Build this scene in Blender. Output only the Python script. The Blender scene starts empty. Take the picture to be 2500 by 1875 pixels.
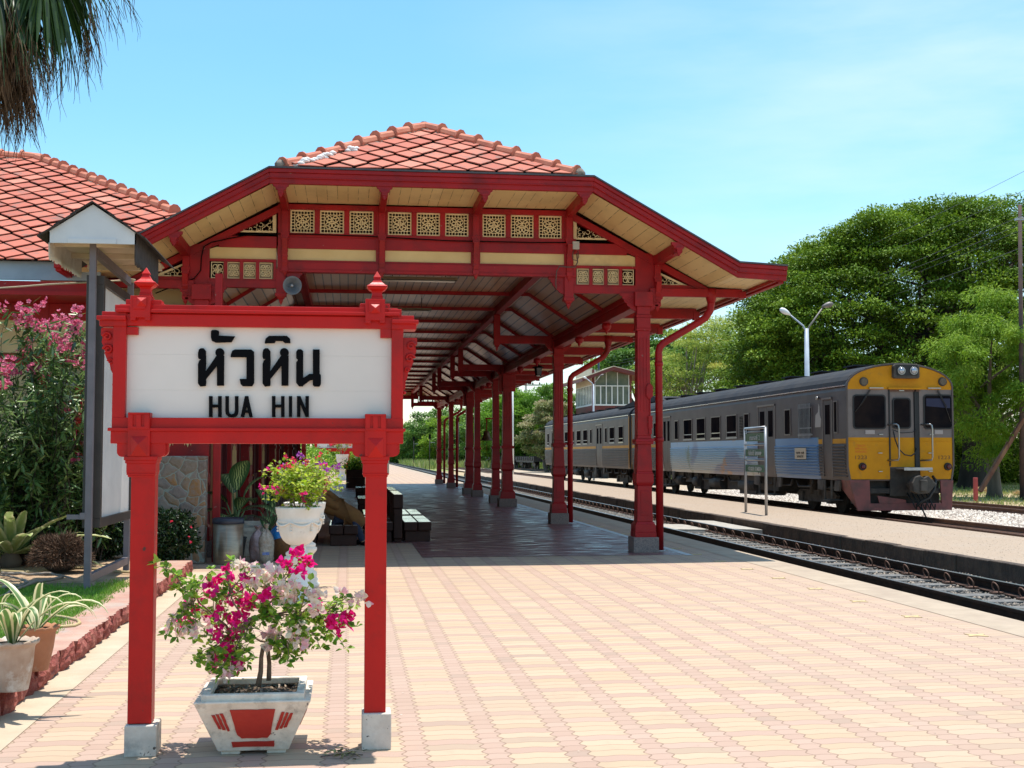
import bpy, math, random
import numpy as np
from mathutils import Vector, Matrix
PI = math.pi
R = math.radians
rng = random.Random(7)
nr = np.random.default_rng(11)
sc = bpy.context.scene
COL = sc.collection

# ------------------------------------------------------------------ camera
YAW, PITCH, EYE = R(7.35), R(3.15), 1.6
cam = bpy.data.cameras.new('camera')
cam.sensor_width = 36.0
cam.lens = 36.0 * 3100.0 / 2500.0
cam.clip_end = 3000.0
camo = bpy.data.objects.new('camera', cam)
COL.objects.link(camo)
camo.location = (0, 0, EYE)
camo.rotation_euler = (PI / 2 + PITCH, 0, -YAW)
sc.camera = camo

# ------------------------------------------------------------------ sky and sun
SUN_DIR = Vector((0.10, 0.125, 1.0)).normalized()      # towards the sun
elev = math.asin(SUN_DIR.z)
azim = math.atan2(SUN_DIR.x, SUN_DIR.y)
world = bpy.data.worlds.new("World")
sc.world = world
world.use_nodes = True
nt = world.node_tree
nt.nodes.clear()
N = nt.nodes.new
L = nt.links.new
out = N('ShaderNodeOutputWorld')
bg = N('ShaderNodeBackground')
bg.inputs['Strength'].default_value = 0.112
sky = N('ShaderNodeTexSky')
sky.sky_type = 'NISHITA'
sky.sun_disc = False
sky.sun_elevation = elev
sky.sun_rotation = azim
sky.altitude = 0
sky.air_density = 1.0
sky.dust_density = 0.6
sky.ozone_density = 2.0
hsv = N('ShaderNodeHueSaturation')
hsv.inputs['Hue'].default_value = 0.479
hsv.inputs['Saturation'].default_value = 1.22
hsv.inputs['Value'].default_value = 1.42
tc = N('ShaderNodeTexCoord')
mp = N('ShaderNodeMapping')
mp.inputs['Scale'].default_value = (1.0, 1.0, 4.5)
mp.inputs['Rotation'].default_value = (0, 0.25, 0.3)
nz = N('ShaderNodeTexNoise')
nz.inputs['Scale'].default_value = 1.9
nz.inputs['Detail'].default_value = 7
nz.inputs['Roughness'].default_value = 0.55
rmp = N('ShaderNodeValToRGB')
rmp.color_ramp.elements[0].position = 0.40
rmp.color_ramp.elements[0].color = (0, 0, 0, 1)
rmp.color_ramp.elements[1].position = 0.80
rmp.color_ramp.elements[1].color = (1, 1, 1, 1)
# cirrus thickens towards the east (right of the view)
sep = N('ShaderNodeSeparateXYZ')
mr = N('ShaderNodeMapRange')
mr.inputs['From Min'].default_value = 0.05
mr.inputs['From Max'].default_value = 0.55
mr.inputs['To Min'].default_value = 0.04
mr.inputs['To Max'].default_value = 1.0
mul = N('ShaderNodeMath')
mul.operation = 'MULTIPLY'
mx = N('ShaderNodeMix')
mx.data_type = 'RGBA'
mx.inputs['B'].default_value = (6.6, 7.4, 7.6, 1)
L(tc.outputs['Generated'], mp.inputs['Vector'])
L(mp.outputs[0], nz.inputs['Vector'])
L(nz.outputs['Fac'], rmp.inputs['Fac'])
L(tc.outputs['Generated'], sep.inputs[0])
L(sep.outputs['X'], mr.inputs['Value'])
L(rmp.outputs['Color'], mul.inputs[0])
L(mr.outputs[0], mul.inputs[1])
L(sky.outputs[0], hsv.inputs['Color'])
L(hsv.outputs[0], mx.inputs['A'])
L(mul.outputs[0], mx.inputs['Factor'])
L(mx.outputs['Result'], bg.inputs['Color'])
L(bg.outputs[0], out.inputs[0])

sun = bpy.data.lights.new('sun', 'SUN')
sun.energy = 4.4
sun.angle = R(0.5)
sun.color = (1.0, 0.955, 0.88)
suno = bpy.data.objects.new('sun', sun)
COL.objects.link(suno)
suno.location = (0, 0, 60)
suno.rotation_euler = (-SUN_DIR).to_track_quat('-Z', 'Y').to_euler()

sc.view_settings.view_transform = 'Standard'
sc.view_settings.look = 'None'
sc.view_settings.gamma = 1
sc.view_settings.exposure = 0.50

# ------------------------------------------------------------------ helpers
_f = 3100.0
_fw = Vector((math.sin(YAW) * math.cos(PITCH), math.cos(YAW) * math.cos(PITCH), math.sin(PITCH)))
_rt = Vector((math.cos(YAW), -math.sin(YAW), 0))
_up = _rt.cross(_fw)
def _ray(x, y):
    return _fw + _rt * ((x - 1250) / _f) - _up * ((y - 937.5) / _f)
def at(x, y, Y):
    """measured photo point at the distance Y -> world point"""
    r = _ray(x, y)
    return Vector((0, 0, EYE)) + r * (Y / r.y)
def atZ(x, y, Z=0.0):
    r = _ray(x, y)
    return Vector((0, 0, EYE)) + r * ((Z - EYE) / r.z)

def root_off(o):
    v = Vector((0, 0, 0))
    while o is not None:
        v += o.location
        o = o.parent
    return v

class MB:
    def __init__(s):
        s.v = []; s.f = []; s.a = []; s.sm = []
    def add(s, vs, fs, attr=None, smooth=False):
        b = len(s.v)
        s.v.extend([tuple(p) for p in vs])
        s.f.extend([tuple(i + b for i in f) for f in fs])
        s.sm.extend([smooth] * len(fs))
        s.a.extend(attr if attr is not None else [0.0] * len(vs))
        return s
    def bx(s, x0, x1, y0, y1, z0, z1, attr=0.0):
        if x0 > x1: x0, x1 = x1, x0
        if y0 > y1: y0, y1 = y1, y0
        if z0 > z1: z0, z1 = z1, z0
        v = [(x0,y0,z0),(x1,y0,z0),(x1,y1,z0),(x0,y1,z0),(x0,y0,z1),(x1,y0,z1),(x1,y1,z1),(x0,y1,z1)]
        return s.add(v, [(0,3,2,1),(4,5,6,7),(0,1,5,4),(1,2,6,5),(2,3,7,6),(3,0,4,7)], [attr]*8)
    def box(s, c, size, rot=None):
        hx, hy, hz = size[0]/2, size[1]/2, size[2]/2
        v = [Vector(p) for p in [(-hx,-hy,-hz),(hx,-hy,-hz),(hx,hy,-hz),(-hx,hy,-hz),(-hx,-hy,hz),(hx,-hy,hz),(hx,hy,hz),(-hx,hy,hz)]]
        if rot is not None:
            v = [rot @ p for p in v]
        c = Vector(c)
        v = [p + c for p in v]
        return s.add(v, [(0,3,2,1),(4,5,6,7),(0,1,5,4),(1,2,6,5),(2,3,7,6),(3,0,4,7)])
    def bar(s, a, b, w, h, upv=(0,0,1)):
        a = Vector(a); b = Vector(b); d = b - a
        if d.length < 1e-6: return s
        y = d.normalized(); u = Vector(upv)
        x = y.cross(u)
        if x.length < 1e-4: x = y.cross(Vector((1,0,0)))
        x.normalize(); z = x.cross(y)
        m = Matrix((x, y, z)).transposed()
        return s.box((a+b)/2, (w, d.length, h), m)
    def prism(s, pts, axis, a0, a1):
        """extrude a 2-D outline; axis 'y': pts are (x,z); 'x': pts are (y,z); 'z': pts are (x,y)"""
        n = len(pts)
        def P(p, t):
            if axis == 'y': return (p[0], t, p[1])
            if axis == 'x': return (t, p[0], p[1])
            return (p[0], p[1], t)
        v = [P(p, a0) for p in pts] + [P(p, a1) for p in pts]
        area = sum(pts[i][0]*pts[(i+1)%n][1]-pts[(i+1)%n][0]*pts[i][1] for i in range(n))
        fs = [tuple(range(n)), tuple(range(2*n-1, n-1, -1))] + [(i, i+n, (i+1)%n+n, (i+1)%n) for i in range(n)]
        flip = (area > 0)
        if axis == 'y': flip = not flip
        if a1 < a0: flip = not flip
        if flip: fs = [tuple(reversed(f)) for f in fs]
        return s.add(v, fs)
    def tube(s, path, rad, n=8, cap=True):
        path = [Vector(p) for p in path]
        if not hasattr(rad, '__len__'): rad = [rad]*len(path)
        vs = []; prev = None
        for i, p in enumerate(path):
            d = (path[min(i+1, len(path)-1)] - path[max(i-1, 0)])
            if d.length < 1e-9: d = Vector((0,0,1))
            d.normalize()
            if prev is None:
                x = d.cross(Vector((0,0,1)))
                if x.length < 1e-3: x = d.cross(Vector((1,0,0)))
            else:
                x = prev - d * prev.dot(d)
                if x.length < 1e-5: x = d.cross(Vector((1,0,0)))
            x.normalize(); prev = x; y = d.cross(x)
            for k in range(n):
                a = 2*PI*k/n
                vs.append(p + (x*math.cos(a) + y*math.sin(a))*rad[i])
        fs = []
        for i in range(len(path)-1):
            for k in range(n):
                k2 = (k+1)%n
                fs.append((i*n+k, i*n+k2, (i+1)*n+k2, (i+1)*n+k))
        b = len(s.v)
        s.add(vs, fs, smooth=True)
        if cap:
            s.f.append(tuple(b+i for i in reversed(range(n)))); s.sm.append(False)
            s.f.append(tuple(b+(len(path)-1)*n+i for i in range(n))); s.sm.append(False)
        return s
    def lathe(s, prof, c=(0,0,0), n=24, smooth=True, rot0=0.0, sx=1.0, sy=1.0):
        """prof: list of (radius, z)"""
        c = Vector(c); vs = []
        for r, z in prof:
            for k in range(n):
                a = rot0 + 2*PI*k/n
                vs.append((c.x + r*math.cos(a)*sx, c.y + r*math.sin(a)*sy, c.z + z))
        fs = []
        for i in range(len(prof)-1):
            for k in range(n):
                k2 = (k+1)%n
                fs.append((i*n+k, i*n+k2, (i+1)*n+k2, (i+1)*n+k))
        b = len(s.v)
        s.add(vs, fs, smooth=smooth)
        s.f.append(tuple(b+i for i in reversed(range(n)))); s.sm.append(False)
        s.f.append(tuple(b+(len(prof)-1)*n+i for i in range(n))); s.sm.append(False)
        return s
    def ribbon(s, path, widths, side, cup=0.0, attr='edge'):
        """leaf blade along a path; vertex attribute is 0 on the midrib, 1 on the edge"""
        path = [Vector(p) for p in path]
        side = Vector(side).normalized()
        vs = []; at_ = []
        for i, p in enumerate(path):
            d = (path[min(i+1, len(path)-1)] - path[max(i-1, 0)]).normalized()
            sd = (side - d*side.dot(d))
            if sd.length < 1e-4: sd = Vector((1,0,0))
            sd.normalize()
            nn = sd.cross(d)
            w = widths[i]/2
            for u in (-1, -0.55, 0, 0.55, 1):
                vs.append(p + sd*(u*w) + nn*(cup*w*abs(u)))
                at_.append(abs(u))
        fs = []
        for i in range(len(path)-1):
            for k in range(4):
                fs.append((i*5+k, i*5+k+1, (i+1)*5+k+1, (i+1)*5+k))
        return s.add(vs, fs, at_, smooth=True)
    def pieces(s, name, m, parent=None, bevel=None):
        """one object for every connected piece"""
        par = list(range(len(s.v)))
        def find(i):
            while par[i] != i:
                par[i] = par[par[i]]; i = par[i]
            return i
        for f in s.f:
            r0 = find(f[0])
            for k in f[1:]: par[find(k)] = r0
        groups = {}
        for fi, f in enumerate(s.f): groups.setdefault(find(f[0]), []).append(fi)
        res = []
        for g in groups.values():
            b = MB(); mp_ = {}
            for fi in g:
                ff = []
                for k in s.f[fi]:
                    if k not in mp_: mp_[k] = len(b.v); b.v.append(s.v[k]); b.a.append(s.a[k] if k < len(s.a) else 0.0)
                    ff.append(mp_[k])
                b.f.append(tuple(ff)); b.sm.append(s.sm[fi])
            res.append(b.build(name, m, parent, bevel))
        return res
    def build(s, name, m, parent=None, bevel=None, rnd=False):
        me = bpy.data.meshes.new(name)
        off = root_off(parent) if parent is not None else Vector((0,0,0))
        me.from_pydata([(p[0]-off.x, p[1]-off.y, p[2]-off.z) for p in s.v], [], s.f)
        me.polygons.foreach_set('use_smooth', s.sm)
        if any(s.a):
            at_ = me.attributes.new('edge', 'FLOAT', 'POINT')
            at_.data.foreach_set('value', s.a)
        if rnd:
            at_ = me.attributes.new('rnd', 'FLOAT', 'FACE')
            at_.data.foreach_set('value', nr.random(len(s.f)))
        me.materials.append(m)
        me.update()
        o = bpy.data.objects.new(name, me)
        COL.objects.link(o)
        if parent is not None: o.parent = parent
        if bevel:
            bm_ = o.modifiers.new('bevel', 'BEVEL')
            bm_.width = bevel; bm_.segments = 2; bm_.limit_method = 'ANGLE'; bm_.angle_limit = R(40)
        return o

def tag(o, label=None, cat=None, group=None, kind=None):
    if label: o['label'] = label
    if cat: o['category'] = cat
    if group: o['group'] = group
    if kind: o['kind'] = kind
    return o
def thing(name, label, cat, loc=(0,0,0), group=None):
    o = bpy.data.objects.new(name, None)
    o.empty_display_size = 0.2
    COL.objects.link(o)
    o.location = loc
    return tag(o, label, cat, group)
def kids(o):
    return [c for c in bpy.data.objects if c.parent == o]
def dup(o, loc=None, label=None, rot=None, parent=None):
    c = o.copy(); COL.objects.link(c)
    if parent is not None: c.parent = parent
    if loc is not None: c.location = loc
    if rot is not None: c.rotation_euler = rot
    if label: c['label'] = label
    for k in kids(o): dup(k, parent=c)
    return c

# leaf clouds, built with arrays
def norm(a):
    return a / np.maximum(np.linalg.norm(a, axis=1, keepdims=True), 1e-9)
def rand_dirs(n):
    return norm(nr.normal(size=(n, 3)))
def cloud(name, C_, D, Nn, Ln, W, m, parent=None, fold=0.25, tint=None):
    """C_: leaf bases, D: leaf directions, Nn: leaf normals, Ln, W: sizes"""
    n = len(C_)
    D = norm(D); S = norm(np.cross(D, Nn)); Nn = np.cross(S, D)
    Ln = np.broadcast_to(np.asarray(Ln, float), (n,))[:, None]
    W = np.broadcast_to(np.asarray(W, float), (n,))[:, None]
    v = np.empty((n, 6, 3))
    v[:, 0] = C_
    v[:, 1] = C_ + D*Ln*0.38 + S*W*0.5 + Nn*W*fold
    v[:, 2] = C_ + D*Ln*0.75 + S*W*0.33 + Nn*W*fold*0.6
    v[:, 3] = C_ + D*Ln
    v[:, 4] = C_ + D*Ln*0.75 - S*W*0.33 + Nn*W*fold*0.6
    v[:, 5] = C_ + D*Ln*0.38 - S*W*0.5 + Nn*W*fold
    off = root_off(parent) if parent is not None else Vector((0,0,0))
    v -= np.array(off)
    idx = (np.arange(n)*6)[:, None] + np.array([0,1,2,3, 0,3,4,5])[None, :]
    me = bpy.data.meshes.new(name)
    me.vertices.add(n*6); me.vertices.foreach_set('co', v.reshape(-1))
    me.loops.add(n*8); me.loops.foreach_set('vertex_index', idx.reshape(-1).astype(np.int32))
    me.polygons.add(n*2)
    me.polygons.foreach_set('loop_start', (np.arange(n*2)*4).astype(np.int32))
    me.polygons.foreach_set('loop_total', np.full(n*2, 4, np.int32))
    me.update(calc_edges=True)
    r_ = nr.random(n) if tint is None else np.clip(tint, 0, 1)
    a_ = me.attributes.new('rnd', 'FLOAT', 'FACE')
    a_.data.foreach_set('value', np.repeat(r_, 2))
    me.materials.append(m)
    o = bpy.data.objects.new(name, me)
    COL.objects.link(o)
    if parent is not None: o.parent = parent
    return o

# ------------------------------------------------------------------ materials
def _m(name):
    m = bpy.data.materials.new(name); m.use_nodes = True
    t = m.node_tree; b = t.nodes['Principled BSDF']
    return m, t, b
def _mix(t, f, a, b, blend='MIX'):
    x = t.nodes.new('ShaderNodeMix'); x.data_type = 'RGBA'; x.blend_type = blend
    if hasattr(f, 'node'): t.links.new(f, x.inputs['Factor'])
    else: x.inputs['Factor'].default_value = f
    for k, val in (('A', a), ('B', b)):
        if hasattr(val, 'node'): t.links.new(val, x.inputs[k])
        else: x.inputs[k].default_value = (*val, 1) if len(val) == 3 else val
    return x.outputs['Result']
def _noise(t, scale, detail=4, rough=0.55, vec=None, coord='Object', sc3=None):
    n = t.nodes.new('ShaderNodeTexNoise')
    n.inputs['Scale'].default_value = scale; n.inputs['Detail'].default_value = detail
    n.inputs['Roughness'].default_value = rough
    if vec is None:
        tcn = t.nodes.new('ShaderNodeTexCoord'); vec = tcn.outputs[coord]
    if sc3:
        mpn = t.nodes.new('ShaderNodeMapping'); mpn.inputs['Scale'].default_value = sc3
        t.links.new(vec, mpn.inputs['Vector']); vec = mpn.outputs[0]
    t.links.new(vec, n.inputs['Vector'])
    return n.outputs['Fac']
def _ramp(t, fac, p0, p1, c0=(0,0,0), c1=(1,1,1)):
    r = t.nodes.new('ShaderNodeValToRGB')
    r.color_ramp.elements[0].position = p0; r.color_ramp.elements[0].color = (*c0, 1)
    r.color_ramp.elements[1].position = p1; r.color_ramp.elements[1].color = (*c1, 1)
    t.links.new(fac, r.inputs['Fac'])
    return r.outputs['Color']
def _math(t, op, a, b=None, c=None):
    x = t.nodes.new('ShaderNodeMath'); x.operation = op
    for i, val in enumerate((a, b, c)):
        if val is None: continue
        if hasattr(val, 'node'): t.links.new(val, x.inputs[i])
        else: x.inputs[i].default_value = val
    return x.outputs[0]
def _bump(t, b, h, strength=0.3, dist=0.02):
    x = t.nodes.new('ShaderNodeBump')
    x.inputs['Strength'].default_value = strength; x.inputs['Distance'].default_value = dist
    t.links.new(h, x.inputs['Height']); t.links.new(x.outputs[0], b.inputs['Normal'])
def pmat(name, c1, c2=None, scale=6, lo=0.35, hi=0.65, rough=0.5, metal=0.0, bump=0.0, bscale=40, bdist=0.01,
         dirt=None, dscale=3, dlo=0.55, dhi=0.75, sc3=None, spec=0.5, coat=0.0, chips=None):
    m, t, b = _m(name)
    col = None
    if c2 is not None:
        col = _mix(t, _ramp(t, _noise(t, scale, sc3=sc3), lo, hi), c1, c2)
    if dirt is not None:
        col = _mix(t, _ramp(t, _noise(t, dscale, 8, 0.65), dlo, dhi), col if col is not None else c1, dirt)
    if chips is not None:      # (colour, scale, threshold): small flaked spots
        col = _mix(t, _ramp(t, _noise(t, chips[1], 5, 0.6), chips[2], chips[2]+.02), col if col is not None else c1, chips[0])
    if col is None: b.inputs['Base Color'].default_value = (*c1, 1)
    else: t.links.new(col, b.inputs['Base Color'])
    b.inputs['Roughness'].default_value = rough
    b.inputs['Metallic'].default_value = metal
    b.inputs['Specular IOR Level'].default_value = spec
    b.inputs['Coat Weight'].default_value = coat
    if bump: _bump(t, b, _noise(t, bscale, 5, sc3=sc3), bump, bdist)
    return m
def leafmat(name, cols, rough=0.45, trans=0.35, spec=0.4, noise=None):
    """cols: colours picked per leaf by its stored tone value"""
    m, t, b = _m(name)
    a_ = t.nodes.new('ShaderNodeAttribute'); a_.attribute_name = 'rnd'
    r = t.nodes.new('ShaderNodeValToRGB')
    els = r.color_ramp.elements
    els[0].position = 0; els[0].color = (*cols[0], 1)
    els[1].position = 1; els[1].color = (*cols[-1], 1)
    for i, c in enumerate(cols[1:-1]):
        e = els.new((i+1)/(len(cols)-1)); e.color = (*c, 1)
    t.links.new(a_.outputs['Fac'], r.inputs['Fac'])
    col = r.outputs['Color']
    if noise:
        col = _mix(t, _ramp(t, _noise(t, noise[0], 3), 0.4, 0.62), col, noise[1])
    t.links.new(col, b.inputs['Base Color'])
    b.inputs['Roughness'].default_value = rough
    b.inputs['Specular IOR Level'].default_value = spec
    if trans:
        tr = t.nodes.new('ShaderNodeBsdfTranslucent'); t.links.new(col, tr.inputs['Color'])
        ms = t.nodes.new('ShaderNodeMixShader'); ms.inputs[0].default_value = trans
        t.links.new(b.outputs[0], ms.inputs[1]); t.links.new(tr.outputs[0], ms.inputs[2])
        t.links.new(ms.outputs[0], t.nodes['Material Output'].inputs['Surface'])
    return m
def edgemat(name, mid, edge, lo=0.55, hi=0.75, rough=0.45, trans=0.2, veins=None):
    m, t, b = _m(name)
    a_ = t.nodes.new('ShaderNodeAttribute'); a_.attribute_name = 'edge'
    col = _mix(t, _ramp(t, a_.outputs['Fac'], lo, hi), mid, edge)
    if veins:
        col = _mix(t, _ramp(t, _noise(t, veins[0], 2), 0.5, 0.6), col, veins[1])
    t.links.new(col, b.inputs['Base Color']); b.inputs['Roughness'].default_value = rough
    tr = t.nodes.new('ShaderNodeBsdfTranslucent'); t.links.new(col, tr.inputs['Color'])
    ms = t.nodes.new('ShaderNodeMixShader'); ms.inputs[0].default_value = trans
    t.links.new(b.outputs[0], ms.inputs[1]); t.links.new(tr.outputs[0], ms.inputs[2])
    t.links.new(ms.outputs[0], t.nodes['Material Output'].inputs['Surface'])
    return m

RED = pmat('red_paint', (0.54,0.008,0.006), (0.45,0.007,0.006), 2.5, rough=0.42, spec=.28, bump=0.12, bscale=30, dirt=(0.24,0.012,0.010), dlo=0.52, dhi=0.8, chips=((0.10,0.03,0.025), 14, .685), sc3=(1.6,1.6,.5))
RED2 = pmat('canopy_red_paint', (0.37,0.008,0.010), (0.28,0.007,0.010), 1.3, rough=0.45, spec=.3, bump=0.12, bscale=25, dirt=(0.13,0.010,0.012), dlo=0.5, dhi=0.78, dscale=2.2, chips=((0.30,0.13,0.11), 12, .70))
CREAM = pmat('cream_paint', (0.74,0.55,0.24), (0.66,0.47,0.19), 2.0, rough=0.5, bump=0.1, dirt=(0.45,0.3,0.13), dlo=0.58, dhi=0.85, dscale=1.6)
WHITE = pmat('white_paint', (0.80,0.775,0.73), (0.72,0.695,0.65), 1.2, rough=0.5, bump=0.06)
GREYP = pmat('grey_paint', (0.17,0.15,0.17), (0.13,0.115,0.13), 4, rough=0.5, bump=0.1)
DARK = pmat('dark_steel', (0.022,0.021,0.022), (0.045,0.036,0.03), 3, rough=0.6, bump=0.2)
BLACKP = pmat('black_paint', (0.004,0.004,0.005), rough=0.6, spec=.06)
CONC = pmat('concrete', (0.42,0.39,0.34), (0.33,0.30,0.26), 8, rough=0.9, bump=0.35, bscale=60, dirt=(0.2,0.18,0.15), dlo=0.55, dhi=0.8)
GRANITE = pmat('granite', (0.30,0.22,0.19), (0.16,0.12,0.11), 60, rough=0.8, bump=0.3, bscale=90)
STEEL = pmat('galvanised_steel', (0.42,0.42,0.42), (0.32,0.32,0.33), 6, rough=0.42, metal=0.6, bump=0.1)
GLASSD = pmat('dark_glass', (0.012,0.014,0.018), rough=0.08, spec=0.7)
SOIL = pmat('soil', (0.05,0.033,0.022), (0.09,0.06,0.04), 20, rough=0.95, bump=0.7, bscale=40)
BARK = pmat('bark', (0.10,0.075,0.055), (0.17,0.13,0.10), 4, rough=0.95, bump=0.6, bscale=20, sc3=(1,1,0.25))
BARKD = pmat('dark_bark', (0.035,0.026,0.02), (0.06,0.045,0.035), 4, rough=0.95, bump=0.6, bscale=20, sc3=(1,1,0.25))
# ================================================================== setting
def sheet(name, pts, z, m, kind='structure'):
    mb = MB(); mb.add([(p[0], p[1], z) for p in pts], [tuple(range(len(pts)))])
    o = mb.build(name, m); tag(o, kind=kind); return o
def rect(x0, x1, y0, y1): return [(x0,y0),(x1,y0),(x1,y1),(x0,y1)]

GROUND = pmat('sandy_ground', (0.44,0.32,0.19), (0.36,0.27,0.15), 0.35, rough=0.95, bump=0.5, bscale=7, bdist=0.05, dirt=(0.20,0.20,0.07), dscale=0.12, dlo=0.45, dhi=0.62)
sheet('ground', rect(-900, 1400, -60, 2500), -0.30, GROUND)

# paving: wavy interlocking blocks, cream groups of four framed by pink ones
def paver_mat():
    m, t, b = _m('interlocking_pavers')
    tcn = t.nodes.new('ShaderNodeTexCoord'); sp = t.nodes.new('ShaderNodeSeparateXYZ')
    t.links.new(tcn.outputs['Object'], sp.inputs[0])
    X, Y = sp.outputs['X'], sp.outputs['Y']
    wy = _math(t, 'MULTIPLY', _math(t, 'SINE', _math(t, 'MULTIPLY', X, 2*PI/0.215)), 0.009)
    wx = _math(t, 'MULTIPLY', _math(t, 'SINE', _math(t, 'MULTIPLY', Y, 2*PI/0.1225)), 0.013)
    Xw = _math(t, 'ADD', X, wx); Yw = _math(t, 'ADD', Y, wy)
    u = _math(t, 'DIVIDE', _math(t, 'ADD', Xw, 50.0), 0.43)
    v = _math(t, 'DIVIDE', _math(t, 'ADD', Yw, 50.0), 0.49)
    # every second column of groups is shifted by half a group
    cu = _math(t, 'FLOOR', u)
    sh = _math(t, 'MULTIPLY', _math(t, 'MODULO', cu, 2.0), 0.5)
    v2 = _math(t, 'ADD', v, sh)
    fu = _math(t, 'FRACT', u); fv = _math(t, 'FRACT', v2)
    yel = _math(t, 'MULTIPLY', _math(t, 'GREATER_THAN', fu, 0.29), _math(t, 'GREATER_THAN', fv, 0.25))
    # joints
    row = _math(t, 'FRACT', _math(t, 'MULTIPLY', v2, 4.0))
    jr = _math(t, 'LESS_THAN', _math(t, 'ABSOLUTE', _math(t, 'SUBTRACT', row, 0.5)), 0.468)
    du = _math(t, 'ABSOLUTE', _math(t, 'SUBTRACT', fu, 0.29))
    jc = _math(t, 'GREATER_THAN', du, 0.011)
    jc2 = _math(t, 'LESS_THAN', _math(t, 'ABSOLUTE', _math(t, 'SUBTRACT', fu, 0.5)), 0.489)
    joint = _math(t, 'MULTIPLY', _math(t, 'MULTIPLY', jr, jc), jc2)
    # per-block tone
    wn = t.nodes.new('ShaderNodeTexWhiteNoise'); wn.noise_dimensions = '3D'
    cb = t.nodes.new('ShaderNodeCombineXYZ')
    t.links.new(_math(t, 'ADD', _math(t, 'MULTIPLY', cu, 2.0), _math(t, 'GREATER_THAN', fu, 0.29)), cb.inputs[0])
    t.links.new(_math(t, 'FLOOR', _math(t, 'MULTIPLY', v2, 4.0)), cb.inputs[1])
    t.links.new(cb.outputs[0], wn.inputs['Vector'])
    pink = _mix(t, wn.outputs['Value'], (0.395,0.262,0.197), (0.445,0.305,0.235))
    cream = _mix(t, wn.outputs['Value'], (0.44,0.315,0.205), (0.50,0.365,0.25))
    col = _mix(t, yel, pink, cream)
    odd = _math(t, 'GREATER_THAN', wn.outputs['Value'], 0.955)
    col = _mix(t, _math(t, 'MULTIPLY', odd, 0.55), col, (0.30,0.215,0.16))
    # broad wear: trodden dusty patches turn pinkish beige
    wear = _ramp(t, _noise(t, 0.35, 5, 0.6), 0.45, 0.72)
    edge = t.nodes.new('ShaderNodeMapRange')
    edge.inputs['From Min'].default_value = 3.2; edge.inputs['From Max'].default_value = 5.8
    t.links.new(X, edge.inputs['Value'])
    wm = _math(t, 'MAXIMUM', _math(t, 'MULTIPLY', wear, 0.7), _math(t, 'MULTIPLY', edge.outputs[0], 0.62))
    col = _mix(t, wm, col, (0.42,0.30,0.22))
    blot = _ramp(t, _noise(t, 1.7, 7, 0.75), 0.55, 0.78)
    col = _mix(t, _math(t, 'MULTIPLY', blot, 0.6), col, (0.33,0.235,0.17))
    spot = _ramp(t, _noise(t, 16, 2, 0.5), 0.74, 0.78)
    col = _mix(t, _math(t, 'MULTIPLY', spot, 0.45), col, (0.16,0.12,0.10))
    grime = _ramp(t, _noise(t, 9, 6, 0.7), 0.62, 0.8)
    col = _mix(t, _math(t, 'MULTIPLY', grime, 0.35), col, (0.34,0.25,0.19))
    col = _mix(t, joint, _mix(t, 0.75, col, (0.20,0.125,0.08)), col)
    t.links.new(col, b.inputs['Base Color'])
    b.inputs['Roughness'].default_value = 0.85
    h = _math(t, 'ADD', _math(t, 'MULTIPLY', joint, 0.6), _math(t, 'MULTIPLY', _noise(t, 60, 3), 0.4))
    _bump(t, b, h, 0.35, 0.01)
    return m
PAVER = paver_mat()
# the platform slab, its top at z = 0
mb = MB(); mb.bx(-60, 6.40, -40, 900, -0.60, 0.0)
tag(mb.build('platform', PAVER), kind='structure')
EDGEM = pmat('platform_edge_stone', (0.43,0.34,0.25), (0.36,0.28,0.205), 3, rough=0.9, bump=0.3, dirt=(0.33,0.25,0.19), dlo=0.5, dhi=0.75, dscale=1.2)
sheet('platform_edge_strip', rect(5.86, 6.40, -40, 900), 0.004, EDGEM)
STRIPM = pmat('kerb_side_concrete', (0.52,0.42,0.30), (0.44,0.34,0.24), 2.5, rough=0.9, bump=0.3, dirt=(0.45,0.33,0.22), dlo=0.5, dhi=0.8, dscale=4)
sheet('paving_border', [(-2.32,-40),(-1.86,-40),(-1.84,17.7),(-2.30,17.7)], 0.004, STRIPM)

def slab_mat():
    m, t, b = _m('canopy_floor_slabs')
    br = t.nodes.new('ShaderNodeTexBrick')
    br.inputs['Color1'].default_value = (0.19,0.085,0.085,1); br.inputs['Color2'].default_value = (0.25,0.12,0.115,1)
    br.inputs['Mortar'].default_value = (0.09,0.045,0.04,1); br.inputs['Scale'].default_value = 1.0
    br.inputs['Mortar Size'].default_value = 0.008; br.inputs['Brick Width'].default_value = 0.62; br.inputs['Row Height'].default_value = 0.31
    tcn = t.nodes.new('ShaderNodeTexCoord'); t.links.new(tcn.outputs['Object'], br.inputs['Vector'])
    col = _mix(t, _ramp(t, _noise(t, 0.8, 5), 0.4, 0.7), br.outputs['Color'], (0.17,0.085,0.08))
    t.links.new(col, b.inputs['Base Color'])
    rr = _ramp(t, _noise(t, 3.5, 4, sc3=(0.5,2.2,1)), 0.40, 0.62, (0.26,)*3, (0.75,)*3)
    t.links.new(rr, b.inputs['Roughness'])
    _bump(t, b, _noise(t, 5, 5, sc3=(0.6,3.0,1)), 0.25, 0.02)
    b.inputs['Specular IOR Level'].default_value = 0.35
    return m
SLAB = slab_mat()
sheet('canopy_floor', [(1.15,19.75),(5.30,19.75),(5.30,68.2),(-1.6,68.2),(-1.6,30.0),(0.25,30.0),(0.25,23.0),(1.15,23.0)], 0.004, SLAB)
sheet('canopy_floor_border', [(5.30,19.6),(5.42,19.6),(5.42,68.2),(5.30,68.2)], 0.006, pmat('border_white', (0.5,0.5,0.5),(0.3,0.3,0.32),8,rough=0.5))

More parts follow.
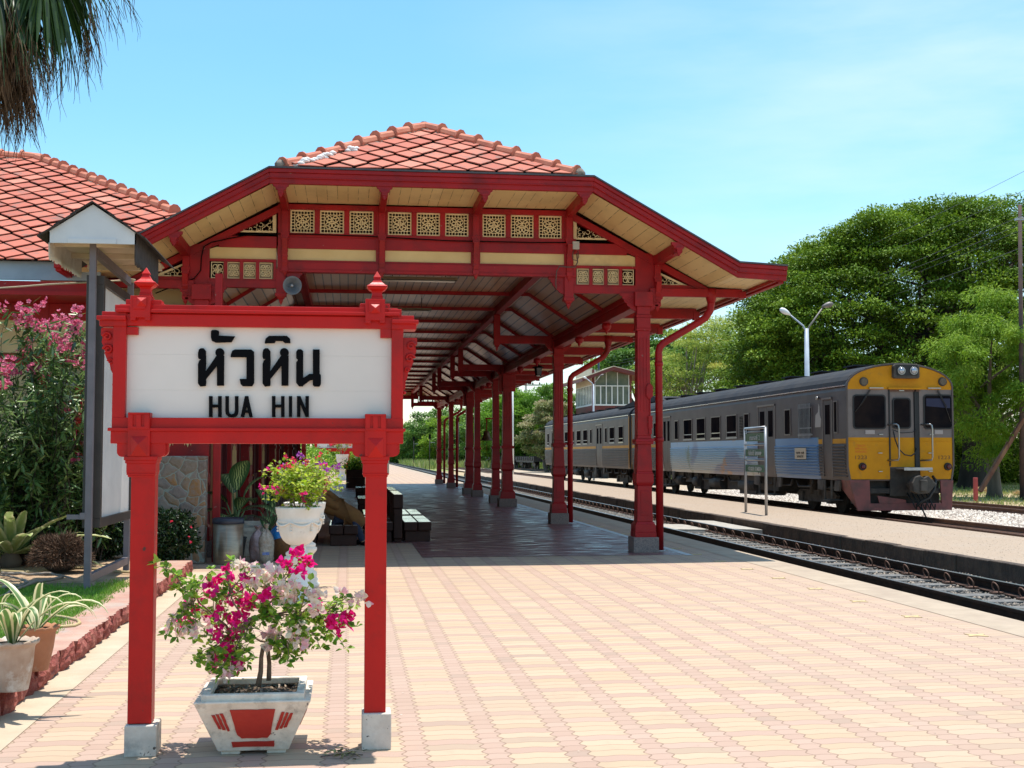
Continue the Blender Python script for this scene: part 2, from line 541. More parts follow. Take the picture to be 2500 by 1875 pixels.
# yellow dots (guide marks) in the paving along the edge
YEL = pmat('yellow_line_paint', (0.56,0.43,0.20), (0.48,0.35,0.20), 20, rough=0.8)
mb = MB()
for i in range(60):
    y = 8.0 + i*1.30
    mb.prism([(5.40,y+.02),(5.49,y+.05),(5.58,y),(5.57,y+.08),(5.62,y+.16),(5.52,y+.13),(5.44,y+.18),(5.45,y+.10)], 'z', 0.001, 0.006)
tag(mb.build('yellow_platform_marking', YEL), kind='structure')

# raised garden with a rough laterite kerb
GARD = pmat('garden_sand', (0.46,0.31,0.19), (0.36,0.24,0.15), 3, rough=0.95, bump=0.5, bscale=25, dirt=(0.2,0.13,0.07), dlo=0.5, dhi=0.75)
mb = MB(); mb.bx(-40, -2.33, -40, 60, 0.0, 0.14)
tag(mb.build('garden_soil', GARD), kind='structure')
LAT = pmat('laterite_face', (0.30,0.075,0.055), (0.20,0.045,0.035), 9, rough=0.95, bump=0.9, bscale=22, bdist=0.03, dirt=(0.42,0.16,0.11), dlo=0.5, dhi=0.7, dscale=14)
LATT = pmat('laterite_top', (0.47,0.31,0.23), (0.40,0.21,0.16), 2.6, rough=0.9, bump=0.4, bscale=20, dirt=(0.36,0.32,0.28), dlo=0.5, dhi=0.75, dscale=3)
kerb = thing('laterite_kerb', 'rough red laterite stone kerb holding up the garden beside the paving', 'kerb', (-2.4, 7, 0))
mbf, mbt = MB(), MB()
y = -6.0
while y < 17.6:
    w = rng.uniform(0.16, 0.42); y1 = min(y + w, 17.7)
    # a rough-hewn block: front face of jittered grid
    nx, nz_ = 6, 5
    vs = []; 
    bul = rng.uniform(-0.01, 0.03)
    hh = 0.160
    for j in range(nz_+1):
        for i in range(nx+1):
            u = i/nx; v = j/nz_
            x = -2.09 + bul + 0.028*math.sin(PI*u)*math.sin(PI*min(1, v*1.1)) + rng.uniform(-0.014, 0.014)
            if i in (0, nx): x -= 0.018*(1-v)**.5
            vs.append((x, y + 0.001 + (y1-y-0.002)*u + (rng.uniform(-.008,.008) if 0<i<nx else 0), hh*v + (rng.uniform(-.006,.006) if 0<j<nz_ else 0)))
    fs = [(j*(nx+1)+i, j*(nx+1)+i+1, (j+1)*(nx+1)+i+1, (j+1)*(nx+1)+i) for j in range(nz_) for i in range(nx)]
    mbf.add(vs, fs, smooth=False)
    b0 = len(mbf.v)
    # top lip: from the front face back
    top = [vs[nz_*(nx+1)+i] for i in range(nx+1)]
    tv = list(top) + [(-2.40, p[1], 0.160) for p in top]
    mbt.add(tv, [(i, i+1, nx+1+i+1, nx+1+i) for i in range(nx)])
    mbf.add([(vs[0][0],y,0),(-2.38,y,0),(-2.38,y,hh),(vs[nz_*(nx+1)][0],y,hh)], [(0,1,2,3)])
    y = y1
mbf.bx(-2.40, -2.10, 17.70, 17.72, 0, 0.16)
mbf.build('stone_face', LAT, kerb)
mbt.build('coping', LATT, kerb)

# grass on the raised bed (blades), bounded by a ragged outline
GRASSM = leafmat('grass_blades', [(0.10,0.24,0.02),(0.17,0.36,0.03),(0.30,0.44,0.07)], rough=0.6, trans=0.3)
GBASE = pmat('turf_base', (0.10,0.14,0.03), (0.2,0.17,0.08), 8, rough=0.95, bump=0.6)
gp = [(-9,8.0),(-2.38,8.0),(-2.36,12.6),(-2.46,14.0),(-3.0,15.0),(-4.2,14.8),(-9,14.6)]
tag(sheet('turf', gp, 0.145, GBASE), kind='structure')
n = 70000
gx = nr.uniform(-6.2, -2.3, n); gy = nr.uniform(8.0, 15.4, n)
lim = -2.31 + 0.10*np.sin(gy*3.1) + 0.06*np.sin(gy*9.7) - 0.5*np.clip(gy-14.4, 0, 2)
top = 14.75 + 0.35*np.sin(gx*2.3) + 0.15*np.sin(gx*7)
k = (gx < lim + nr.normal(0, .05, n)) & (gy < top + nr.normal(0, .15, n))
# bare patches
k &= (np.sin(gx*4.1+1)*np.sin(gy*2.7) < 0.72) | (nr.random(n) < .3)
gx, gy = gx[k], gy[k]
Cg = np.stack([gx, gy, np.full(len(gx), 0.145)], 1)
Dg = norm(np.stack([nr.normal(0,.45,len(gx)), nr.normal(0,.45,len(gx)), np.ones(len(gx))], 1))
tag(cloud('grass', Cg, Dg, rand_dirs(len(gx)), nr.uniform(.02,.065,len(gx)), .007, GRASSM, tint=nr.normal(.5,.25,len(gx))), kind='stuff')

# ------------------------------------------------------------------ tracks and island platform
BALL = pmat('ballast_bed', (0.13,0.115,0.10), (0.07,0.06,0.055), 14, rough=0.95, bump=1.0, bscale=16, bdist=0.05, dirt=(0.30,0.23,0.16), dlo=0.5, dhi=0.7, dscale=5)
BALLW = pmat('pale_ballast', (0.50,0.42,0.32), (0.33,0.27,0.22), 6, rough=0.95, bump=1.0, bscale=9, bdist=0.08, dirt=(0.56,0.42,0.27), dlo=0.45, dhi=0.7, dscale=0.8)
sheet('ballast_bed', rect(6.38, 8.80, -40, 900), -0.125, BALL)
sheet('ballast_bed', rect(11.7, 19.0, -40, 900), -0.17, BALLW)
sheet('ballast_bed', rect(19.0, 22.4, -40, 900), -0.20, BALLW)
ISL = pmat('island_gravel_top', (0.40,0.305,0.225), (0.31,0.235,0.17), 30, rough=0.95, bump=0.6, bscale=45, dirt=(0.36,0.29,0.23), dlo=0.5, dhi=0.8, dscale=0.9)
ISLF = pmat('island_face_stone', (0.10,0.07,0.05), (0.055,0.04,0.032), 5, rough=0.95, bump=0.8, bscale=14, bdist=0.03)
mb = MB(); mb.bx(8.83, 11.85, -20, 96, -0.4, 0.128)
tag(mb.build('island_platform', ISL), kind='structure')
ied = thing('island_kerb', 'row of dark kerb stones edging the gravel island platform beside the near track', 'kerb', (8.8, 30, 0))
mb = MB(); y = -10.0
while y < 96:
    w = rng.uniform(0.9, 1.3)
    dx = rng.uniform(-0.02, 0.02)
    mb.bx(8.74+dx, 8.90, y+0.008, y+w-0.008, -0.34, 0.135 + rng.uniform(-0.008, 0.010))
    y += w
mb.build('kerb_stone_row', ISLF, ied, bevel=0.012)

# loose stones on the near beds
def stones(name, n, x0, x1, y0, y1, z, smin, smax, cols, cond=None):
    x = nr.uniform(x0, x1, n); y = y0 + (y1-y0)*nr.random(n)**1.7
    s = nr.uniform(smin, smax, n)
    base = np.array([(1,0,0),(-1,0,0),(0,1,0),(0,-1,0),(0,0,.7),(0,0,-.7)])
    fc = np.array([(0,2,4),(2,1,4),(1,3,4),(3,0,4),(2,0,5),(1,2,5),(3,1,5),(0,3,5)])
    v = base[None]*s[:,None,None]*nr.uniform(.6,1.3,(n,6,1))
    a = nr.uniform(0, 6.28, n)
    c, s_ = np.cos(a), np.sin(a)
    vx = v[...,0]*c[:,None]-v[...,1]*s_[:,None]; vy = v[...,0]*s_[:,None]+v[...,1]*c[:,None]
    v = np.stack([vx+x[:,None], vy+y[:,None], v[...,2]+z], -1)
    f = (fc[None] + (np.arange(n)*6)[:,None,None])
    me = bpy.data.meshes.new(name)
    me.vertices.add(n*6); me.vertices.foreach_set('co', v.reshape(-1))
    me.loops.add(n*24); me.loops.foreach_set('vertex_index', f.reshape(-1).astype(np.int32))
    me.polygons.add(n*8); me.polygons.foreach_set('loop_start', (np.arange(n*8)*3).astype(np.int32)); me.polygons.foreach_set('loop_total', np.full(n*8,3,np.int32))
    me.update(calc_edges=True)
    a_ = me.attributes.new('rnd', 'FLOAT', 'FACE'); a_.data.foreach_set('value', np.repeat(nr.random(n), 8))
    me.materials.append(leafmat(name+'_stone', cols, rough=0.95, trans=0))
    o = bpy.data.objects.new(name, me); COL.objects.link(o)
    tag(o, kind='stuff'); return o
stones('ballast_stones', 34000, 6.45, 8.75, 9, 70, -0.118, .015, .042, [(0.07,0.065,0.06),(0.15,0.135,0.12),(0.34,0.28,0.22)])
stones('pale_ballast_stones', 30000, 14.5, 19.2, 22, 60, -0.165, .02, .075, [(0.26,0.21,0.18),(0.48,0.42,0.36),(0.66,0.61,0.54)])
stones('gravel', 9000, 11.9, 14.3, 18, 60, -0.165, .02, .05, [(0.2,0.17,0.14),(0.4,0.35,0.28),(0.55,0.48,0.4)])

RAILM = pmat('rail_steel', (0.014,0.011,0.010), (0.035,0.02,0.015), 8, rough=0.7, spec=.2, bump=0.2)
RAILTOP = pmat('polished_rail_head', (0.30,0.29,0.28), rough=0.3, metal=0.8)
RUST = pmat('rusty_rail', (0.11,0.055,0.038), (0.16,0.08,0.05), 8, rough=0.8, bump=0.2)
SLEEP = pmat('concrete_sleeper', (0.115,0.11,0.105), (0.17,0.165,0.155), 10, rough=0.9, bump=0.4)
SLEEPW = pmat('timber_sleeper', (0.12,0.085,0.06), (0.2,0.15,0.11), 6, rough=0.9, bump=0.4)
def rail_prof(x):
    return [(x-.065,-.11),(x+.065,-.11),(x+.065,-.095),(x+.012,-.075),(x+.012,-.01),(x+.036,0),(x+.036,.03),(x-.036,.03),(x-.036,0),(x-.012,-.01),(x-.012,-.075),(x-.065,-.095)]
def track(label, x1, x2, y0, y1, m, ms, z=0.0, sy0=9.0, step=0.62, nsl=100, clips=True):
    t = thing('railway_track', label, 'railway track', ((x1+x2)/2, y0, z))
    for x in (x1, x2):
        mb = MB(); mb.prism([(p[0], p[1]+z) for p in rail_prof(x)], 'y', y0, y1)
        r = mb.build('rail', m, t)
        mb = MB(); mb.bx(x-.028, x+.028, y0, y1, .0302+z, .0318+z)
        mb.build('rail_head', RAILTOP if m is RAILM else RUST, r)
    xc = (x1+x2)/2; hw = (x2-x1)/2
    mb = MB(); mb.bx(xc-hw-.38, xc+hw+.38, sy0-.11, sy0+.11, -.19+z, -.112+z)
    s0 = mb.build('sleeper', ms, t, bevel=.01)
    if clips:
        # one spring clip beside each rail: a looped rod
        mb = MB()
        for x, sg in ((x2, -1),):
            mb.bx(x+sg*.05, x+sg*.18, sy0-.06, sy0+.06, -.112+z, -.085+z)
            pts = [(x+sg*(.13+.02*math.cos(a)), sy0+.075*math.sin(a), -.035+z+.065*math.cos(a)) for a in [-2.6+i*5.2/12 for i in range(13)]]
            mb.tube([(x+sg*.13, sy0-.31, -.088+z)] + pts + [(x+sg*.13, sy0+.31, -.088+z)], .009, 5)
        cl = mb.build('rail_clip', RUST, s0)
    for i in range(1, nsl):
        c = dup(s0, loc=s0.location + Vector((0, i*step, 0)), parent=t)
    # beyond these the sleepers run on as one strip of repeats
    if y1 > sy0 + nsl*step + 5:
        mb = MB(); y = sy0 + nsl*step
        while y < min(y1, 420):
            mb.bx(xc-hw-.38, xc+hw+.38, y-.11, y+.11, -.19+z, -.112+z); y += step
        tag(mb.build('distant_sleepers', ms, t), kind='stuff')
    return t
tr1 = track('nearest black railway track between the paved platform and the gravel island platform', 6.66, 7.90, -20, 900, RAILM, SLEEP, z=0.02)
# signal wire rod looping along the near rail (runs through the clips)
track('brown railway track carrying the grey and yellow train', 13.03, 14.27, -20, 900, RUST, SLEEPW, z=0.0, sy0=20.0, clips=False, nsl=60)
track('rusty farthest railway track beyond the pale ballast, by the foot of the tall pole', 19.35, 20.55, -20, 900, RUST, SLEEPW, z=-0.04, sy0=28.0, clips=False, nsl=60)
# concrete crossing slab between rails of the near track
mb = MB(); mb.prism([(8.02,26.6),(8.68,26.0),(8.68,29.6),(8.02,30.4)], 'z', -0.13, 0.005)
tag(mb.build('crossing_slab', CONC, bevel=.01), 'flat concrete slab lying beside the near track below the island kerb', 'slab')
mb = MB(); mb.prism([(6.76,27.3),(7.80,27.0),(7.80,29.0),(6.76,29.4)], 'z', -0.12, -0.04)
tag(mb.build('crossing_slab', CONC, bevel=.01), 'flat concrete slab lying between the two rails of the near track', 'slab')

# far grass and scrub band beyond the tracks
FG = leafmat('far_grass_blades', [(0.16,0.24,0.05),(0.30,0.36,0.09),(0.45,0.42,0.18)], rough=0.7, trans=0.3)
n = 30000
gx = nr.uniform(22, 46, n); gy = nr.uniform(40, 110, n)
Cg = np.stack([gx, gy, np.full(n, -.30)], 1)
tag(cloud('dry_grass', Cg, norm(np.stack([nr.normal(0,.4,n), nr.normal(0,.4,n), np.ones(n)],1)), rand_dirs(n), nr.uniform(.08,.25,n), .03, FG), kind='stuff')
n = 26000
gy = nr.uniform(150, 330, n); gx = nr.uniform(.09*0+8, 60, n)*gy/200
k = gx > 8.5
gx, gy = gx[k], gy[k]
Cg = np.stack([gx, gy, np.full(len(gx), -.30)], 1)
tag(cloud('tall_grass', Cg, norm(np.stack([nr.normal(0,.3,len(gx)), nr.normal(0,.3,len(gx)), np.ones(len(gx))],1)), rand_dirs(len(gx)), nr.uniform(.3,1.3,len(gx)), .16, FG), kind='stuff')

FIELD = pmat('grass_field', (0.16,0.22,0.05), (0.30,0.30,0.10), 0.15, rough=1.0, bump=.6, bscale=2)
sheet('grass_field', [(9,138),(600,138),(900,2400),(-900,2400),(-60,300),(6,200)], -0.285, FIELD)

stones('island_gravel', 6000, 8.95, 11.8, 14, 60, 0.128, .004, .011, [(0.24,0.18,0.135),(0.36,0.28,0.21),(0.44,0.35,0.27)])
# ================================================================== station name board
YS = 7.0
def SX(x, y=1100): return at(x, y, YS).x
def SZ(y, x=640): return at(x, y, YS).z
def sbx(mb, x0, x1, y0, y1, d0, d1):
    """photo-measured rectangle at the board plane; d0,d1: depth in front of / behind YS"""
    yc = (y0+y1)/2
    mb.bx(SX(x0, yc), SX(x1, yc), YS+d0, YS+d1, SZ(y1, (x0+x1)/2), SZ(y0, (x0+x1)/2))
def rounded(x0, x1, z0, z1, r, corners):
    """outline with rounded corners; corners subset of 'bl','br'"""
    p = []
    if 'bl' in corners:
        for i in range(7):
            a = PI + i*(PI/2)/6; p.append((x0+r+r*math.cos(a), z0+r+r*math.sin(a)))
    else: p.append((x0, z0))
    if 'br' in corners:
        for i in range(7):
            a = 1.5*PI + i*(PI/2)/6; p.append((x1-r+r*math.cos(a), z0+r+r*math.sin(a)))
    else: p.append((x1, z0))
    p += [(x1, z1), (x0, z1)]
    return p

sign = thing('station_name_board', 'large red framed white name board in the foreground reading HUA HIN below Thai lettering', 'name board', ((SX(346)+SX(917))/2, YS+.1, 0), 'station name boards')
# white panel of horizontal boards
PANELM = pmat('white_board', (0.79,0.735,0.675), (0.72,0.665,0.605), 1.3, rough=0.45, bump=0.05, dirt=(0.6,0.57,0.5), dlo=0.62, dhi=0.9, dscale=2.5)
mb = MB()
zs = [SZ(1022), SZ(952), SZ(865), SZ(796)]
for i in range(3):
    mb.bx(SX(300), SX(959), YS+.075, YS+.10, zs[i]+.0001, zs[i+1]-.0001)
mb.build('panel', PANELM, sign, bevel=.0006)
# frame
fr = MB()
sbx(fr, 272, 304, 790, 1040, .03, .14)
sbx(fr, 956, 985, 797, 1040, .03, .14)
sbx(fr, 272, 985, 768, 797, .035, .145)          # top rail
sbx(fr, 288, 972, 745, 768.5, .045, .15)          # upper rail
sbx(fr, 283, 976, 758, 766, .005, .16)          # crown strip
sbx(fr, 262, 990, 1045, 1053, .0, .17)          # lower strip
sbx(fr, 270, 985, 1020, 1046, .028, .15)
sbx(fr, 268, 985, 1052.5, 1083, .018, .155)
# stepped cornices at both upper corners
for sg, xs in ((1, (236, 241, 307)), (-1, (1022, 1017, 957))):
    sbx(fr, xs[0], xs[2], 771 if sg > 0 else 781, 781 if sg > 0 else 790, -.01, .17)
    sbx(fr, xs[1], xs[2], 780 if sg > 0 else 789, 795 if sg > 0 else 803, .015, .16)
    x0 = xs[0]+6*sg
    sbx(fr, x0+4*sg, xs[2], 759 if sg > 0 else 769, 771.5 if sg > 0 else 781.5, .03, .15)
sbx(fr, 278, 318, 742.5, 759, .03, .155)
sbx(fr, 303, 391, 729, 745.5, .05, .145)
sbx(fr, 385, 398, 738.5, 745.5, .052, .14)
sbx(fr, 879, 953, 738.5, 757, .05, .145)
sbx(fr, 948, 981, 753, 772, .03, .155)
# inner stepped notches on the white panel
sbx(fr, 303, 333.5, 796, 815, .04, .12)
sbx(fr, 929, 957, 797, 823, .04, .12)
fo = fr.build('frame', RED, sign, bevel=.003)
# rounded corbels under the lower rail
for (x0, x1) in ((283, 402), (862, 971)):
    mb = MB()
    mb.prism(rounded(SX(x0), SX(x1), SZ(1115.5), SZ(1083)+.004, .028, ('bl','br')), 'y', YS+.026, YS+.13)
    mb.prism(rounded(SX(x0)-.004, SX(x1)+.012, SZ(1113.5)-.001, SZ(1083.6)+.004, .028, ('bl','br')), 'y', YS+.05, YS+.10)
    mb.build('corbel', RED, sign, bevel=.002)
# posts with their mouldings
for px0, px1, cap0, cap1, base0, base1, pb in ((313,372,301.7,384,302,381,1764), (891,943.5,881,951,883,955,1750)):
    mb = MB()
    sbx(mb, px0, px1, 1154, pb+6, .03, .145)
    sbx(mb, cap0+5, cap1-5, 1131, 1155, .018, .158)
    sbx(mb, cap0, cap1, 1114, 1124, .004, .165)
    sbx(mb, cap0+2.5, cap1-2.5, 1123.5, 1131.5, .011, .160)
    sbx(mb, px0-6, px1+6, 1155, 1160, .02, .155)
    sbx(mb, px0-3.5, px1+3.5, 1159.5, 1165, .025, .15)
    p = mb.build('post', RED, sign, bevel=.003)
    mb = MB()
    x0, x1 = SX(base0, 1840), SX(base1, 1840)
    b0 = len(mb.v)
    mb.bx(x0, x1, YS, YS+.185, 0, SZ(pb))
    mb.build('concrete_foot', pmat('white_concrete_foot', (0.70,0.62,0.53), (0.54,0.47,0.40), 9, rough=0.9, bump=0.5, bscale=30, dirt=(0.30,0.27,0.24), dlo=0.55, dhi=0.75, dscale=7, chips=((0.06,0.05,0.045), 16, .66)), p, bevel=.006)
# pilaster blocks with diamonds, at the foot and at the head of each post
for (x0, x1, y0, y1, dia) in ((312,366,1007,1084,(339,1080)), (891,942.5,1011,1084,(917,1084))):
    mb = MB()
    sbx(mb, x0, x1, y0, y1+30, -.002, .1)
    sbx(mb, x0+1, x1-1, y0, y0+5, -.012, .1)
    sbx(mb, x0+1, x0+13, y0+5, y0+36, -.012, .05)
    sbx(mb, x1-13, x1-1, y0+5, y0+36, -.012, .05)
    sbx(mb, (x0+x1)/2-6, (x0+x1)/2+6, y0+5, y0+36, -.012, .05)
    sbx(mb, x0+1, x1-1, y0+34, y0+40, -.012, .05)
    # pyramid-faced boss
    cx_, cz_ = SX(dia[0]), SZ(dia[1]+5)
    w, h = .042, .062
    v = [(cx_-w,YS-.003,cz_+h*.7),(cx_+w,YS-.003,cz_+h*.7),(cx_+w,YS-.003,cz_-h),(cx_-w,YS-.003,cz_-h),(cx_,YS-.034,cz_)]
    mb.add(v, [(1,0,4),(2,1,4),(3,2,4),(0,3,4)])
    mb.build('pilaster_block', RED, sign, bevel=.002)
for (x0, x1, y0, y1) in ((318,367,722,782), (892,940,730,789)):
    mb = MB()
    sbx(mb, x0, x1, y0, y1-7, -.005, .15)
    sbx(mb, x0, x0+13, y1-8, y1, -.003, .1)
    sbx(mb, x1-13, x1, y1-8, y1, -.003, .1)
    sbx(mb, x0+8, x1-12, y0+8, y0+33, -.014, .1)
    cx_, cz_ = SX((x0+x1)/2-2), SZ(y0+20)
    v = [(cx_-.026,YS-.0145,cz_+.024),(cx_+.026,YS-.0145,cz_+.024),(cx_+.026,YS-.0145,cz_-.024),(cx_-.026,YS-.0145,cz_-.024),(cx_,YS-.036,cz_)]
    mb.add(v, [(1,0,4),(2,1,4),(3,2,4),(0,3,4)])
    mb.build('head_block', RED, sign, bevel=.002)
    # pagoda finial
    cxp = (x0+x1)/2; Z0 = SZ(y0, cxp)
    c = Vector((SX(cxp+3), YS+.072, Z0)); k = 1/442.9
    prof = [(24,-1),(24,2),(20,4),(20,9),(18,12),(17,22),(20,27),(28,31),(32,36),(33,38)]
    prof2 = [(36,38.5),(35,41),(27,45),(18,52),(13,60),(11,64),(10.5,66)]
    prof3 = [(13.5,66.5),(12.5,69),(7,77),(0.8,86)]
    mb = MB()
    for pr in (prof, prof2, prof3):
        mb.lathe([(r*1.0*k, z*k*.84) for r, z in pr], c, n=4, smooth=False, rot0=PI/4)
    mb.build('finial', RED, sign, bevel=.0015)
# carved scroll brackets outside both uprights
for sg, xe, y0 in ((-1, 272, 803), (1, 985, 818)):
    mb = MB()
    x = SX(xe); z = SZ(y0)
    out = [(0,0),(.075,0),(.077,-.035),(.066,-.05),(.072,-.075),(.062,-.10),(.05,-.115),(.056,-.135),(.045,-.165),(.028,-.19),(.022,-.225),(.012,-.245),(.012,-.28),(0,-.30)]
    mb.prism([(x+sg*p[0], z+p[1]) for p in out], 'y', YS+.06, YS+.10)
    # raised scrolls
    for (cx_, cz_, r, w) in ((.042,-.045,.024,.008),(.036,-.115,.026,.008),(.022,-.18,.016,.006)):
        pts = []
        for i in range(22):
            a = i*0.42; rr = r*(1-i/26)
            pts.append((x+sg*(cx_+rr*math.cos(a)), YS+.055, z+cz_+rr*math.sin(a)))
        mb.tube(pts, w, 6)
    mb.lathe([(.001,-.01),(.010,-.006),(.012,0),(.010,.006),(.001,.01)], (x+sg*.006, YS+.085, z-.305), n=10)
    mb.build('carved_bracket', RED, sign)

# lettering: thick strokes cut out of board, measured on the photo (4x crop units)
def T(p): return (SX(220+p[0]/2.633, 640+p[1]/2.633), SZ(640+p[1]/2.633, 220+p[0]/2.633))
_ld = [0]
def glyph(mb, polys):
    for pl in polys:
        _ld[0] += 1
        mb.prism([T(p) for p in pl], 'y', YS+.052 - .0004*(_ld[0] % 9), YS+.0755)
def circ(cx_, cy_, r, n=14): return [(cx_+r*math.cos(2*PI*i/n), cy_+r*math.sin(2*PI*i/n)) for i in range(n)]
def ho(dx):
    return [
        [(686+dx,578),(692+dx,556),(704+dx,548),(722+dx,548),(736+dx,566),(738+dx,640),(734+dx,690),(738+dx,770),(735+dx,792),(700+dx,796),(686+dx,776),(686+dx,650),(694+dx,628),(706+dx,619),(690+dx,616),(686+dx,604)],
        [(734+dx,700),(806+dx,596),(824+dx,640),(736+dx,748)],
        [(808+dx,596),(855+dx,596),(853+dx,790),(809+dx,790)],
        circ(827+dx, 576, 29)]
mb = MB(); glyph(mb, ho(0)); mb.build('letter', BLACKP, sign)
mb = MB(); glyph(mb, ho(418)); mb.build('letter', BLACKP, sign)
mb = MB(); glyph(mb, [[(897,605),(899,588),(908,564),(925,556),(1030,556),(1048,570),(1048,606),(1003,606)], [(1000,600),(1049,596),(1049,772),(1036,794),(1000,794)], [(1004,794),(975,794),(962,780),(956,747),(1004,747)]])
mb.build('letter', BLACKP, sign)
mb = MB(); glyph(mb, [[(1322,572),(1332,556),(1352,554),(1367,566),(1367,720),(1366,795),(1340,794),(1322,772),(1322,640),(1334,624),(1322,612)], [(1360,795),(1364,742),(1385,730),(1408,714),(1436,716),(1436,752),(1410,756),(1385,776)], [(1430,556),(1474,556),(1474,712),(1482,722),(1482,780),(1472,796),(1440,796),(1430,786)]])
mb.build('letter', BLACKP, sign)
mb = MB(); glyph(mb, [[(770,438),(780,430),(805,430),(820,436),(820,466),(925,471),(902,508),(800,511),(776,500),(770,480)]])
mb.build('tone_mark', BLACKP, sign)
mb = MB(); glyph(mb, [[(1118,516),(1124,486),(1146,468),(1262,468),(1282,486),(1284,514),(1248,514),(1232,500),(1190,500),(1180,514)]])
mb.build('tone_mark', BLACKP, sign)
def seg(a, b, w):
    a = Vector(a); b = Vector(b); d = (b-a).normalized(); n_ = Vector((-d.y, d.x))*w/2
    return [tuple(a+n_), tuple(b+n_), tuple(b-n_), tuple(a-n_)]
LH = (858, 993)
def let_H(x0, x1): return [seg((x0+11,LH[0]),(x0+11,LH[1]),22), seg((x1-11,LH[0]),(x1-11,LH[1]),22), seg((x0+15,922),(x1-15,922),19)]
letters = [
    let_H(757, 838),
    [seg((874,858),(874,958),22), seg((936,858),(936,958),22)] + [[(863,955),(866,975),(882,992),(905,995),(928,992),(944,975),(947,955),(925,955),(920,970),(905,976),(890,970),(885,955)]],
    [[(962,993),(990,858),(1012,858),(1012,878),(984,993)], [(1040,993),(1010,858),(992,858),(992,878),(1018,993)], seg((978,958),(1024,958),16)],
    let_H(1165, 1246),
    [seg((1285,858),(1285,993),21)],
    [seg((1338,858),(1338,993),22), seg((1393,858),(1393,993),22), [(1328,858),(1350,858),(1404,993),(1382,993)]],
]
for g in letters:
    mb = MB(); glyph(mb, g); mb.build('letter', BLACKP, sign)

# the second name board, far down the platform
s2 = thing('station_name_board', 'small distant red and white name board seen past the bougainvillea, under the big board', 'name board', (-1.05, 92, 0), 'station name boards')
mb = MB(); mb.bx(-2.25, .35, 92.0, 92.1, 1.99, 3.0); mb.build('panel', PANELM, s2)
mb = MB()
mb.bx(-2.38, .48, 91.92, 92.14, 1.77, 2.02); mb.bx(-2.38, .48, 91.92, 92.14, 2.96, 3.24)
mb.bx(-2.38, -2.20, 91.94, 92.12, 1.75, 3.1); mb.bx(.30, .48, 91.94, 92.12, 1.75, 3.1)
for x in (-1.6, -.3): mb.bx(x-.25, x+.25, 91.93, 92.13, 1.55, 1.80)
mb.build('frame', RED, s2)
for x in (-2.0, 0.0):
    mb = MB(); mb.bx(x-.13, x+.13, 91.95, 92.15, 0, 1.8); mb.build('post', RED, s2)
def text_mesh(body, name, parent, m, x, y, z, size, width=None, ext=.004, rot=(PI/2,0,0), align='CENTER'):
    cu = bpy.data.curves.new(name, 'FONT'); cu.body = body; cu.size = size; cu.extrude = ext
    cu.align_x = align; cu.align_y = 'BOTTOM_BASELINE'; cu.resolution_u = 3
    to = bpy.data.objects.new(name+'_tmp', cu); COL.objects.link(to)
    dg = bpy.context.evaluated_depsgraph_get(); dg.update()
    me = bpy.data.meshes.new_from_object(to.evaluated_get(dg)); 
    bpy.data.objects.remove(to)
    me.materials.clear(); me.materials.append(m)
    o = bpy.data.objects.new(name, me); COL.objects.link(o)
    if width:
        xs = [v.co.x for v in me.vertices]
        if xs:
            k = width/(max(xs)-min(xs))
            for v in me.vertices: v.co.x *= k
    off = root_off(parent) if parent else Vector((0,0,0))
    if parent: o.parent = parent
    o.location = Vector((x,y,z)) - off
    o.rotation_euler = rot
    return o
text_mesh('หัวหิน', 'lettering', s2, BLACKP, -.95, 91.985, 2.36, .75, 1.25, .01)
text_mesh('HUA  HIN', 'lettering', s2, BLACKP, -.95, 91.985, 2.07, .28, 1.0, .01)

# ================================================================== bougainvillea planter
BPOT = pmat('chipped_white_cement', (0.78,0.69,0.58), (0.64,0.55,0.45), 12, rough=0.85, bump=0.55, bscale=35, dirt=(0.36,0.31,0.26), dlo=0.52, dhi=0.72, dscale=10, chips=((0.16,0.13,0.11), 30, .68))
BRED = pmat('brushed_red_paint', (0.46,0.030,0.016), (0.40,0.022,0.014), 6, rough=0.5, bump=0.3, dirt=(0.60,0.48,0.42), dlo=0.72, dhi=0.8, dscale=26)
pc = Vector(((SX(538,1846)+SX(699,1846))/2 , 7.17, 0))
pot = thing('potted_bougainvillea', 'bougainvillea with magenta and pale pink flowers in a square white planter with red panels', 'potted plant', pc, 'bougainvilleas in pots')
def frustum(mb, c, hb, ht, z0, z1, hole=None):
    v = [(c.x-hb,c.y-hb,z0),(c.x+hb,c.y-hb,z0),(c.x+hb,c.y+hb,z0),(c.x-hb,c.y+hb,z0),(c.x-ht,c.y-ht,z1),(c.x+ht,c.y-ht,z1),(c.x+ht,c.y+ht,z1),(c.x-ht,c.y+ht,z1)]
    mb.add(v, [(0,3,2,1),(0,1,5,4),(1,2,6,5),(2,3,7,6),(3,0,4,7)])
    return v
mb = MB()
HB, HT, ZT = .185, .300, .292
frustum(mb, pc, HB, HT, .02, ZT)
def rim(mb, c, ho_, hi_, z0, z1):
    o_ = [(-1,-1),(1,-1),(1,1),(-1,1)]
    v = [(c.x+a*ho_, c.y+b*ho_, z0) for a, b in o_] + [(c.x+a*ho_, c.y+b*ho_, z1) for a, b in o_] + [(c.x+a*hi_, c.y+b*hi_, z1) for a, b in o_] + [(c.x+a*hi_, c.y+b*hi_, z0) for a, b in o_]
    fs = []
    for i in range(4):
        j = (i+1)%4
        fs += [(i,j,4+j,4+i),(4+i,4+j,8+j,8+i),(8+i,8+j,12+j,12+i),(12+i,12+j,j,i)]
    mb.add(v, fs)
rim(mb, pc, HT+.002, .255, ZT-.004, ZT+.010)
rim(mb, pc, .268, .225, ZT+.006, ZT+.042)
